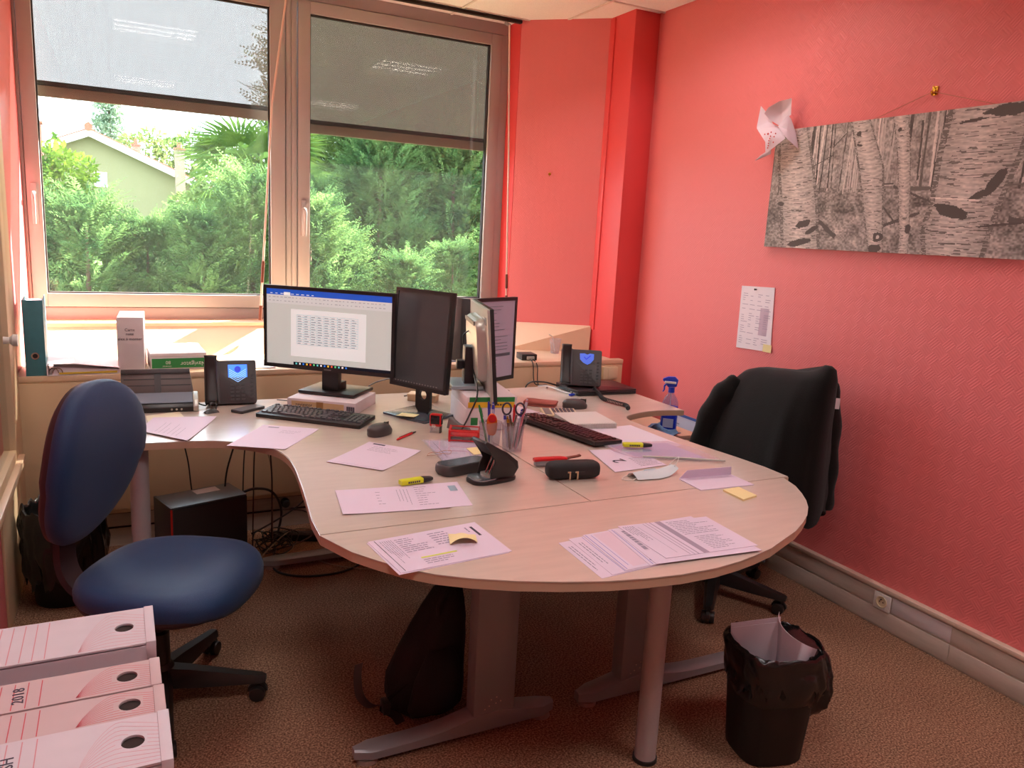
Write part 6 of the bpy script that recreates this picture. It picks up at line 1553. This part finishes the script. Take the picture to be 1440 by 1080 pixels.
    blob(1.895, 1.665, .07, .022, -.25); blob(1.745, 1.765, .055, .020, 1.0); blob(1.79, 1.725, .05, .012, .4); blob(1.72, 2.005, .10, .020, .05, .32); blob(1.86, 1.98, .05, .006, .1)
    blob(1.70, 1.62, .10, .004, .1); blob(2.73, 1.70, .02, .01, 0)
    m = (np.abs(Zw - (1.715 - .22 * (1.98 - Yw) ** 1 * .3)) < .0022) & (Yw < 1.985) & (Yw > 1.79); img = np.where(m, .95, img)
    img = np.clip(img, .12, 1)
    lin = img ** 2.2
    lin = lin * 1.18 + .012
    rgb = np.stack([lin * 0.84, lin * 0.74, lin * 0.68], -1)
    rgb[..., 0] += .02; rgb[..., 1] += .014; rgb[..., 2] += .010
    # grid mesh with face-corner colours
    xs_ = np.linspace(W2 / 2, -W2 / 2, nx + 1); zs_ = np.linspace(0, H2, nz + 1)
    YY, ZZ = np.meshgrid(xs_, zs_)
    co = np.stack([np.full(YY.size, -0.0206), YY.ravel(), ZZ.ravel()], -1)
    me = bpy.data.meshes.new('printed_picture')
    I = np.arange(nz)[:, None] * (nx + 1) + np.arange(nx)[None]
    F = np.stack([I, I + 1, I + nx + 2, I + nx + 1], -1).reshape(-1, 4)[:, ::-1]
    me.vertices.add(len(co)); me.vertices.foreach_set('co', co.ravel())
    me.loops.add(F.size); me.loops.foreach_set('vertex_index', F.ravel().astype(np.int32))
    me.polygons.add(len(F)); me.polygons.foreach_set('loop_start', np.arange(0, F.size, 4, dtype=np.int32)); me.polygons.foreach_set('loop_total', np.full(len(F), 4, np.int32))
    me.update(calc_edges=True)
    ca = me.color_attributes.new('Col', 'FLOAT_COLOR', 'CORNER')
    c4 = np.concatenate([rgb.reshape(-1, 3), np.ones((nx * nz, 1))], -1)
    ca.data.foreach_set('color', np.repeat(c4, 4, 0).ravel())
    m = bpy.data.materials.new('birch_print'); m.use_nodes = True
    at = m.node_tree.nodes.new('ShaderNodeAttribute'); at.attribute_name = 'Col'
    pb = m.node_tree.nodes['Principled BSDF']; pb.inputs['Roughness'].default_value = 0.6; pb.inputs['Specular IOR Level'].default_value = .3
    m.node_tree.links.new(at.outputs['Color'], pb.inputs['Base Color'])
    me.materials.append(m)
    o = bpy.data.objects.new('printed_picture', me); COL.objects.link(o); o.parent = t
    b = MB().tube([(-0.006, 0.33, 0.50), (-0.010, 0.0, 0.597)], 0.0012, n=6).tube([(-0.006, -0.33, 0.50), (-0.010, 0.0, 0.597)], 0.0012, n=6)
    obj('hanging_cord', b, mat('cord_gold', srgb(190, 110, 84), 0.5), t)
birch_picture()
t = thing('picture_hook', 'brass picture hook above the birch canvas', 'hook', (2.75, 2.045, 2.10))
obj('plate', MB().box(-0.004, 0.0, -0.012, 0.012, -0.01, 0.022), M_BRASS, t, bevel=0.001)
obj('hook', MB().tube([(-0.004, 0, 0.01), (-0.010, 0, -0.004), (-0.018, 0, -0.008), (-0.022, 0, 0.004)], 0.0035, n=8, smooth=4), M_BRASS, t, smooth=50)
obj('nail', MB().cyl((-0.001, 0.0, 0.014), (-0.016, 0, 0.022), 0.002, n=8), M_BRASS, t)
t = thing('picture_hook', 'small brass hook alone on the angled red wall', 'hook', (2.352, 4.252, 1.865), R(-42))
obj('plate', MB().box(-0.007, 0.007, -0.004, 0.004, -0.004, 0.010), M_BRASS, t, bevel=0.001)
obj('hook', MB().tube([(0, -0.003, 0.0), (0, -0.008, -0.01), (0, -0.016, -0.006)], 0.002, n=8), M_BRASS, t)
# pinwheel at the corner of the canvas
t = thing('paper_pinwheel', 'white paper pinwheel with small red dots on the canvas corner', 'pinwheel', (2.70, 2.78, 2.0))
M_PIN = mat('pinwheel_paper', srgb(226, 206, 214), 0.7)
def vane(poly, xs_, bow=0.02):
    """paper vane: outline in the wall plane, xs_ the distance from the wall at each corner; domed towards the room"""
    n = len(poly); cy = sum(p[0] for p in poly) / n; cz = sum(p[1] for p in poly) / n; cx = sum(xs_) / n - bow
    K = 5; b = MB(); rings = []
    for side in (0, 1):
        rr = []
        for k in range(K + 1):
            f = k / K; g = 1 - f
            rr.append([Vector((xs_[i] * f + cx * g - bow * 0.4 * g * f + side * 0.0009, poly[i][0] * f + cy * g, poly[i][1] * f + cz * g)) for i in range(n)])
        rings += rr if side == 0 else rr[::-1]
    return obj('vane', b.loft(rings), M_PIN, t, smooth=50)
vane([(0.096, 0.14), (0.041, 0.088), (0.025, 0.051), (-0.023, 0.036), (0.09, 0.037), (0.097, 0.05)], [-.02, -.01, 0, 0, -.035, -.03], -0.012)
vane([(-0.079, 0.154), (-0.025, 0.144), (0.02, 0.122), (0.037, 0.097), (0.021, 0.071), (-0.027, 0.039), (-0.046, 0.068), (-0.076, 0.085)], [-.01, -.03, -.045, -.05, -.03, -.005, -.005, 0], -0.02)
vane([(-0.067, 0.086), (-0.027, 0.039), (-0.049, 0.023), (-0.093, -0.021), (-0.132, -0.065), (-0.108, 0.005), (-0.079, 0.068)], [-.01, -.02, -.03, -.025, 0.012, .01, 0], 0.006)
vane([(0.09, 0.037), (-0.028, 0.035), (-0.007, -0.014), (0.005, -0.031)], [-.035, -.02, -.05, -.055], 0.010)
vane([(-0.049, 0.023), (-0.093, -0.021), (-0.003, -0.083), (0.001, -0.028), (-0.028, 0.032)], [-.02, -.035, -.055, -.06, -.03], 0.014)
vane([(0.001, -0.055), (0.0, -0.08), (0.063, -0.109), (0.041, -0.088)], [-.02, -.02, -.05, -.045], 0.006)
b = MB()
for k, (y_, z_) in enumerate([(0.006, 0.002), (-0.014, 0.002), (-0.032, 0.008), (-0.060, 0.000), (-0.031, -0.009), (-0.053, -0.013), (-0.028, -0.019), (-0.024, -0.028), (-0.023, -0.039), (-0.023, -0.049), (-0.052, -0.037), (-0.021, -0.059)]):
    b.cyl((-0.062, y_, z_), (-0.0635, y_, z_), 0.0034 if k != 1 else 0.005, n=8)
o = obj('red_dot', b, mat('dot_red', srgb(196, 64, 60), 0.7), t, kind='stuff')
obj('stick', MB().cyl((-0.02, -0.02, 0.03), (0.045, -0.02, 0.03), 0.003, n=8), M_WHITE, t)
# notice pinned to the wall
t = thing('wall_notice', 'sheaf of printed sheets in a clear sleeve pinned to the red wall', 'notice', (2.748, 2.83, 1.16))
q4 = lambda dx: [Vector((dx, 0.113, 0.150)), Vector((dx, -0.103, 0.158)), Vector((dx, -0.122, -0.145)), Vector((dx, 0.108, -0.155))]
obj('sheet', MB().loft([q4(0.0), q4(-0.003)]), mat('notice_paper', srgb(232, 222, 230), 0.3), t)
b = MB(); r_ = random.Random(11)
for k in range(24):
    z_ = 0.115 - k * 0.0105
    if k in (4, 8, 19): continue
    for c in range(4):
        if r_.random() < .8: y_ = 0.095 - c * 0.05; b.box(-0.0036, -0.0031, y_ - r_.uniform(.015, .042), y_, z_, z_ + 0.0028)
obj('printed_text', b, mat('notice_print', srgb(176, 164, 184), 0.8), t)
obj('printed_block', MB().box(-0.0036, -0.0031, -0.085, -0.03, -0.075, 0.055), mat('notice_tint', srgb(206, 184, 200), 0.8), t)
obj('pin', MB().lathe([(0.0, 0), (0.004, 0.001), (0.003, 0.007), (0.005, 0.010), (0.0, 0.012)], M=T(-0.004, 0.012, 0.140, ry=-pi / 2), n=14), M_BLK, t)
obj('yellow_tab', MB().box(-0.006, -0.0045, -0.128, -0.075, -0.148, -0.112), M_YEL, t)

# ------------------------------------------------------------------ outdoors
struct('ground', MB().box(-60, 60, 4.75, 120, -0.50, -0.40), M_GRASS)
def fast(name, co, F, m, parent=None, kind=None):
    me = bpy.data.meshes.new(name); co = np.asarray(co, np.float32); F = np.asarray(F, np.int32); k = F.shape[1]
    me.vertices.add(len(co)); me.vertices.foreach_set('co', co.ravel())
    me.loops.add(F.size); me.loops.foreach_set('vertex_index', F.ravel())
    me.polygons.add(len(F)); me.polygons.foreach_set('loop_start', np.arange(0, F.size, k, dtype=np.int32)); me.polygons.foreach_set('loop_total', np.full(len(F), k, np.int32))
    me.update(calc_edges=True); me.materials.append(m)
    o = bpy.data.objects.new(name, me); COL.objects.link(o)
    if parent is not None: o.parent = parent
    if kind: o['kind'] = kind
    return o
def norm(a): return a / (np.linalg.norm(a, axis=-1, keepdims=True) + 1e-9)
def feather_foliage(rng, H, Rb, nb, ns=16, blade=0.075, width=0.014, up=0.55, zbot=0.0, power=0.8, topr=0.06):
    """feathery conifer: nb branchlets each with ns side blades (triangles)"""
    z = zbot + (H - zbot) * rng.rand(nb) ** 0.85
    a = rng.rand(nb) * 2 * np.pi
    rad = (Rb * np.clip(1 - (z / H), 0, 1) ** power + topr) * rng.uniform(0.55, 1.02, nb)
    base = np.stack([np.cos(a) * rad, np.sin(a) * rad, z], -1)
    d = norm(np.stack([np.cos(a + rng.normal(0, .35, nb)), np.sin(a + rng.normal(0, .35, nb)), up + rng.normal(0, .3, nb)], -1))
    Lb = rng.uniform(.7, 1.3, nb) * blade * 4.0
    side = norm(np.cross(d, rng.normal(0, 1, (nb, 3)) * .5 + np.array([0, 0, 1.])))
    V = []; 
    t = np.linspace(0.05, 1, ns)
    for s_ in (-1, 1):
        p = base[:, None] + d[:, None] * (t * 1.0)[None, :, None] * Lb[:, None, None] - np.array([0, 0, 1.]) * ((t ** 2) * .10)[None, :, None] * Lb[:, None, None]
        ln = (blade * (1.15 - t))[None, :, None] * rng.uniform(.7, 1.2, (nb, ns, 1)) + .01
        dirv = norm(d[:, None] * .75 + side[:, None] * s_ * 1.0 + rng.normal(0, .18, (nb, ns, 3)))
        tip = p + dirv * ln
        wv = norm(np.cross(dirv, np.cross(d, side)[:, None] + rng.normal(0, .3, (nb, ns, 3)))) * width * .5
        V.append(np.stack([p - wv * .6, p + dirv * ln * .55 + wv * -1.0, tip, p + dirv * ln * .55 + wv], 2).reshape(-1, 3))
    # leader of the branchlet
    V = np.concatenate(V); n = len(V) // 4
    F = np.arange(4 * n).reshape(n, 4)
    return V, F
rng = np.random.RandomState(12)
hedge_proto = []
def conifer(label, x, y, H, Rb, proto, m=M_CYP, group='clipped conifers of the hedge outside', rz=0.0, sc=1.0, z=-0.4, fol=None):
    t = thing('conifer', label, 'tree', (x, y, z), rz, group)
    t.scale = (sc, sc, sc)
    o = bpy.data.objects.new('foliage', proto); COL.objects.link(o); o.parent = t; o['kind'] = 'stuff'
    obj('trunk', MB().tube([(0, 0, 0), (0.01, 0, H * .5), (0, 0, H * .92)], [0.05, 0.035, 0.008], n=7), M_BARK, t, smooth=60)
    return t
protos = []
for k in range(3):
    V, F = feather_foliage(rng, 2.45, 0.62, 900, 13, 0.085, 0.016, up=.8, zbot=0.15)
    o = fast('foliage', V, F, M_CYP); protos.append(o.data); bpy.data.objects.remove(o)
hed = [(-1.25, 6.75, .90), (-0.72, 6.95, 0.82), (-0.20, 6.75, 0.80), (0.22, 7.00, 0.74), (0.60, 6.65, 0.76), (1.0, 6.85, 0.90), (1.45, 6.70, 0.84), (1.80, 6.95, 0.72), (2.32, 6.70, 0.66), (2.85, 6.95, .70), (3.4, 6.9, .80)]
hl_ = ['conifer of the hedge at the far left of the left window', 'conifer of the hedge under the broad-leaved shrub, left window', 'conifer of the hedge under the house gable, left part', 'low conifer of the hedge under the house gable, middle', 'low conifer of the hedge under the two chimneys', 'tall pointed conifer of the hedge in front of the palm', 'conifer of the hedge behind the centre mullion', 'young feathery conifer at the left of the right window', 'young conifer in the middle of the right window', 'young conifer at the right of the right window', 'conifer of the hedge beyond the right window edge']
for i, (x, y, sc) in enumerate(hed): conifer(hl_[i], x, y, 2.45, 0.6, protos[i % 3], rz=i * 1.3, sc=sc)
# second, taller rank
V, F = feather_foliage(rng, 3.2, 0.95, 1500, 14, 0.10, 0.020, up=.9)
o = fast('foliage', V, F, M_CYP); pr2 = o.data; bpy.data.objects.remove(o)
for i, (x, y, sc) in enumerate(((-1.9, 8.6, .66), (-0.85, 8.4, .50), (0.15, 8.5, .46), (0.85, 8.2, .50), (1.9, 8.6, .70))):
    conifer(['bushy conifer behind the hedge, far left', 'bushy conifer behind the hedge below the broad-leaved shrub', 'bushy conifer behind the hedge below the yellow gable', 'bushy conifer behind the hedge left of the palm', 'bushy conifer behind the hedge right of the palm'][i], x, y, 3.2, .9, pr2, group='taller conifers behind the hedge', rz=i * 2.1, sc=sc)
for i, (x, y, sc) in enumerate(((2.75, 9.0, .92), (3.75, 9.2, 1.0), (4.7, 9.0, .95))):
    conifer(['mid-height conifer just left of the middle in the right window', 'mid-height conifer right of the middle in the right window', 'mid-height conifer at the right edge of the right window'][i], x, y, 3.2, .9, pr2, group='taller conifers behind the hedge', rz=1 + i * 1.7, sc=sc)
# big dark conifers behind the right window
V, F = feather_foliage(rng, 7.5, 1.9, 5000, 14, 0.15, 0.030, up=.55, zbot=0.3, power=.55, topr=.15)
o = fast('foliage', V, F, M_CYPD); pr3 = o.data; bpy.data.objects.remove(o)
for i, (x, y, sc, rz) in enumerate(((4.0, 10.5, .95, 0), (6.1, 11.4, 1.05, 2), (4.1, 13.8, 1.1, 4))):
    conifer(['tall dark conifer filling the middle of the right window', 'tall dark conifer at the right side of the right window', 'tall dark conifer behind the centre mullion'][i], x, y, 7.5, 1.9, pr3, M_CYPD, 'tall dark conifers behind the right window', rz, sc)
# broad-leaved shrub and far trees
def leafy(rng, n, c, rx, ry, rz_, ls, shell=.55):
    v = norm(rng.normal(0, 1, (n, 3))) * (rng.rand(n, 1) ** (1 / 3) * (1 - shell) + shell) * np.array([rx, ry, rz_])
    v *= (1 + .22 * np.sin(v[:, :1] * 5 / rx + 1) * np.cos(v[:, 2:3] * 6 / rz_))
    p = v + np.array(c)
    d = norm(rng.normal(0, 1, (n, 3)) + norm(v) * .8 - np.array([0, 0, .3])); s_ = norm(np.cross(d, rng.normal(0, 1, (n, 3))))
    L_ = ls * rng.uniform(.6, 1.3, (n, 1)); W_ = L_ * .45
    V = np.stack([p, p + d * L_ * .5 + s_ * W_ * .5, p + d * L_, p + d * L_ * .5 - s_ * W_ * .5], 1).reshape(-1, 3)
    return V, np.arange(4 * n).reshape(n, 4)
def bush(name, label, cat, x, y, parts, ls, n, m, trunk, group=None, trunk_r=.06):
    t = thing(name, label, cat, (x, y, -0.4), 0, group)
    Vs = []; Fs = []; k = 0
    for c, r in parts:
        V, F = leafy(rng, n, c, *r, ls); Vs.append(V); Fs.append(F + k); k += len(V)
    o = fast('foliage', np.concatenate(Vs), np.concatenate(Fs), m, t, 'stuff')
    obj('trunk', MB().tube([(0, 0, 0), (0.05, 0, trunk * .5), (0, 0, trunk)], [trunk_r, trunk_r * .8, trunk_r * .4], n=7), M_BARK, t, smooth=60)
    return t
bush('laurel_shrub', 'bright broad-leaved shrub left of the yellow gable', 'shrub', -0.55, 9.6, [((-0.05, 0, 2.05), (.42, .45, .52)), ((-0.5, 0.1, 1.9), (.5, .45, .65)), ((0.15, 0.0, 1.6), (.35, .4, .5))], .085, 2600, M_LAUREL, 1.9)
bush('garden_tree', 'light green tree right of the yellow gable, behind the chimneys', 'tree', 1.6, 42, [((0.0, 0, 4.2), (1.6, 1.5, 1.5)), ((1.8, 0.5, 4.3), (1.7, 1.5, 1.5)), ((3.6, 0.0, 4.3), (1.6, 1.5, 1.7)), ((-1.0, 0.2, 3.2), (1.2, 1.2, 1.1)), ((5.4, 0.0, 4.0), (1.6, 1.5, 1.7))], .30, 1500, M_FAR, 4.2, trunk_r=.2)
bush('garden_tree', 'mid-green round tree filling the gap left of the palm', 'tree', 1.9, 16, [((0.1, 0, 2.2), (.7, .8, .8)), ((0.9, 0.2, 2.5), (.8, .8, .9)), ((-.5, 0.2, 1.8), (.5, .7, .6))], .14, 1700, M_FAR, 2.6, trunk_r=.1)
# far conifer (cedar silhouette)
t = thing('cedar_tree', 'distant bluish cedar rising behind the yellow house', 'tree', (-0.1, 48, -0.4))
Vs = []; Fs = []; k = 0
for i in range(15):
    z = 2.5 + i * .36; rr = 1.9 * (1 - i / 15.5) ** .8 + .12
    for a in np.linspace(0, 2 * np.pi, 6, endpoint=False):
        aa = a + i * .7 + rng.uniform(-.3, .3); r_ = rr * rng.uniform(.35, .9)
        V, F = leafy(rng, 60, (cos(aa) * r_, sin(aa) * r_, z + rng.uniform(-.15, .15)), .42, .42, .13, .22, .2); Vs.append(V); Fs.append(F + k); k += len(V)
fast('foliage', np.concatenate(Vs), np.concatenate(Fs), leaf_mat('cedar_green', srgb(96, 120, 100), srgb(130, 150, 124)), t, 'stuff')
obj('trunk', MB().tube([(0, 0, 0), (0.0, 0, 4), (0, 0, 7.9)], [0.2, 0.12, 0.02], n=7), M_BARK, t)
# palm
t = thing('palm_tree', 'fan palm behind the hedge beside the centre mullion', 'palm', (1.42, 9.1, -0.4))
obj('trunk', MB().tube([(0, 0, 0), (0.02, 0, 1.3), (0, 0, 2.35)], [0.15, 0.14, 0.11], n=12), mat('palm_trunk', srgb(150, 112, 90), 0.95, var=.35, vscale=24, bump=.8, bscale=30), t, smooth=50)
pm = []
for k in range(3):
    V = []; F = []
    L0 = 0.45
    V2 = []
    for i in range(15):
        a = -1.25 + 2.5 * i / 14; L_ = 0.52 * (1 - .12 * abs(a)); w_ = 0.020
        dx, dy = sin(a), cos(a)
        b0 = np.array([0, L0, 0]); tip = b0 + np.array([dx * L_, dy * L_, -0.10 - .10 * rng.rand()]); mid = b0 + np.array([dx * L_ * .5, dy * L_ * .5, 0.0]); s_ = np.array([dy, -dx, 0]) * w_
        n0 = len(V2); V2 += [b0, mid - s_, tip, mid + s_]; F.append((n0, n0 + 1, n0 + 2, n0 + 3))
    n0 = len(V2); V2 += [np.array([-.006, 0, 0]), np.array([.006, 0, 0]), np.array([.006, L0, 0]), np.array([-.006, L0, 0])]; F.append((n0, n0 + 1, n0 + 2, n0 + 3))
    o = fast('frond', V2, F, M_PALM); pm.append(o.data); bpy.data.objects.remove(o)
for k in range(34):
    o = bpy.data.objects.new('frond', pm[k % 3]); COL.objects.link(o); o.parent = t
    o.location = (0, 0, 2.30 + 0.01 * (k % 5)); o.rotation_euler = (R(rng.uniform(-35, 62)), R(rng.uniform(-25, 25)), k * 2.399)
bush('climbing_shrub', 'leafy creeper wrapped around the lower palm trunk', 'shrub', 1.50, 8.75, [((0, 0, 1.2), (.40, .3, .65)), ((-.25, 0, 1.7), (.3, .3, .35)), ((.1, 0, 2.1), (.35, .3, .35))], .06, 1500, M_LAUREL, 1.2, trunk_r=.03)

# house
t = thing('house', 'pale yellow gabled house beyond the hedge', 'house', (-0.86, 38, -0.4))
apex = 5.06
gable = [(-6, 0), (6.0, 0), (6.0, 5.06 - 6 * .43), (0, apex), (-6.0, 5.06 - 6 * .43)]
MY = Matrix(((1, 0, 0, 0), (0, 0, 1, 0), (0, 1, 0, 0), (0, 0, 0, 1)))
obj('wall', MB().prism(gable, 0, 8, MY), M_HOUSE, t)
for s_ in (-1, 1):
    sl = [(0, apex + .22), (s_ * 6.4, apex + .22 - 6.4 * .43), (s_ * 6.4, apex + .04 - 6.4 * .43), (0, apex + .04)]
    obj('roof_slope', MB().prism(sl, -0.35, 8.3, MY), M_ROOFT, t)
    sl = [(0, apex + .16), (s_ * 6.42, apex + .16 - 6.42 * .43), (s_ * 6.42, apex - .13 - 6.42 * .43), (0, apex - .13)]
    obj('bargeboard', MB().prism(sl, -0.42, -0.34, MY), mat('bargeboard_white', srgb(170, 164, 160), 0.6), t)
obj('ridge_tile', MB().cyl((0, -0.5, apex + .25), (0, 8, apex + .25), 0.16, n=12), M_ROOFT, t)
wn_ = obj('window_frame', MB().box(0.12, 0.60, -0.03, 0.02, 2.95, 3.55), M_WHITE, t)
obj('pane', MB().box(0.18, 0.54, -0.04, -0.02, 3.0, 3.5), mat('pane_dark', srgb(120, 130, 140), 0.1), wn_)
def chimney(label, x, y, z0, z1, w, m):
    t = thing('chimney', label, 'chimney', (x, y, z0))
    obj('stack', MB().box(-w / 2, w / 2, -w / 2, w / 2, 0, z1 - z0), m, t)
    obj('cap', MB().box(-w * .6, w * .6, -w * .6, w * .6, z1 - z0, z1 - z0 + .08), M_ROOFT, t)
    obj('pot', MB().cyl((0, 0, z1 - z0 + .08), (0, 0, z1 - z0 + .3), w * .28, w * .22, n=12), M_ROOFT, t, smooth=40)
M_CHIM = mat('chimney_stone', srgb(130, 112, 98), 0.9, var=.2, vscale=6)
chimney('short stone chimney just behind the roof slope', 0.93, 39.5, 3.0, 4.45, .32, M_CHIM)
chimney('tall stone chimney right of the yellow gable', 2.52, 37, 0.0, 4.25, .38, M_CHIM)
chimney('red brick chimney at the far left of the left window', -2.66, 36, -0.4, 4.7, .5, mat('brick_red', srgb(130, 72, 58), 0.9, var=.2, vscale=9))
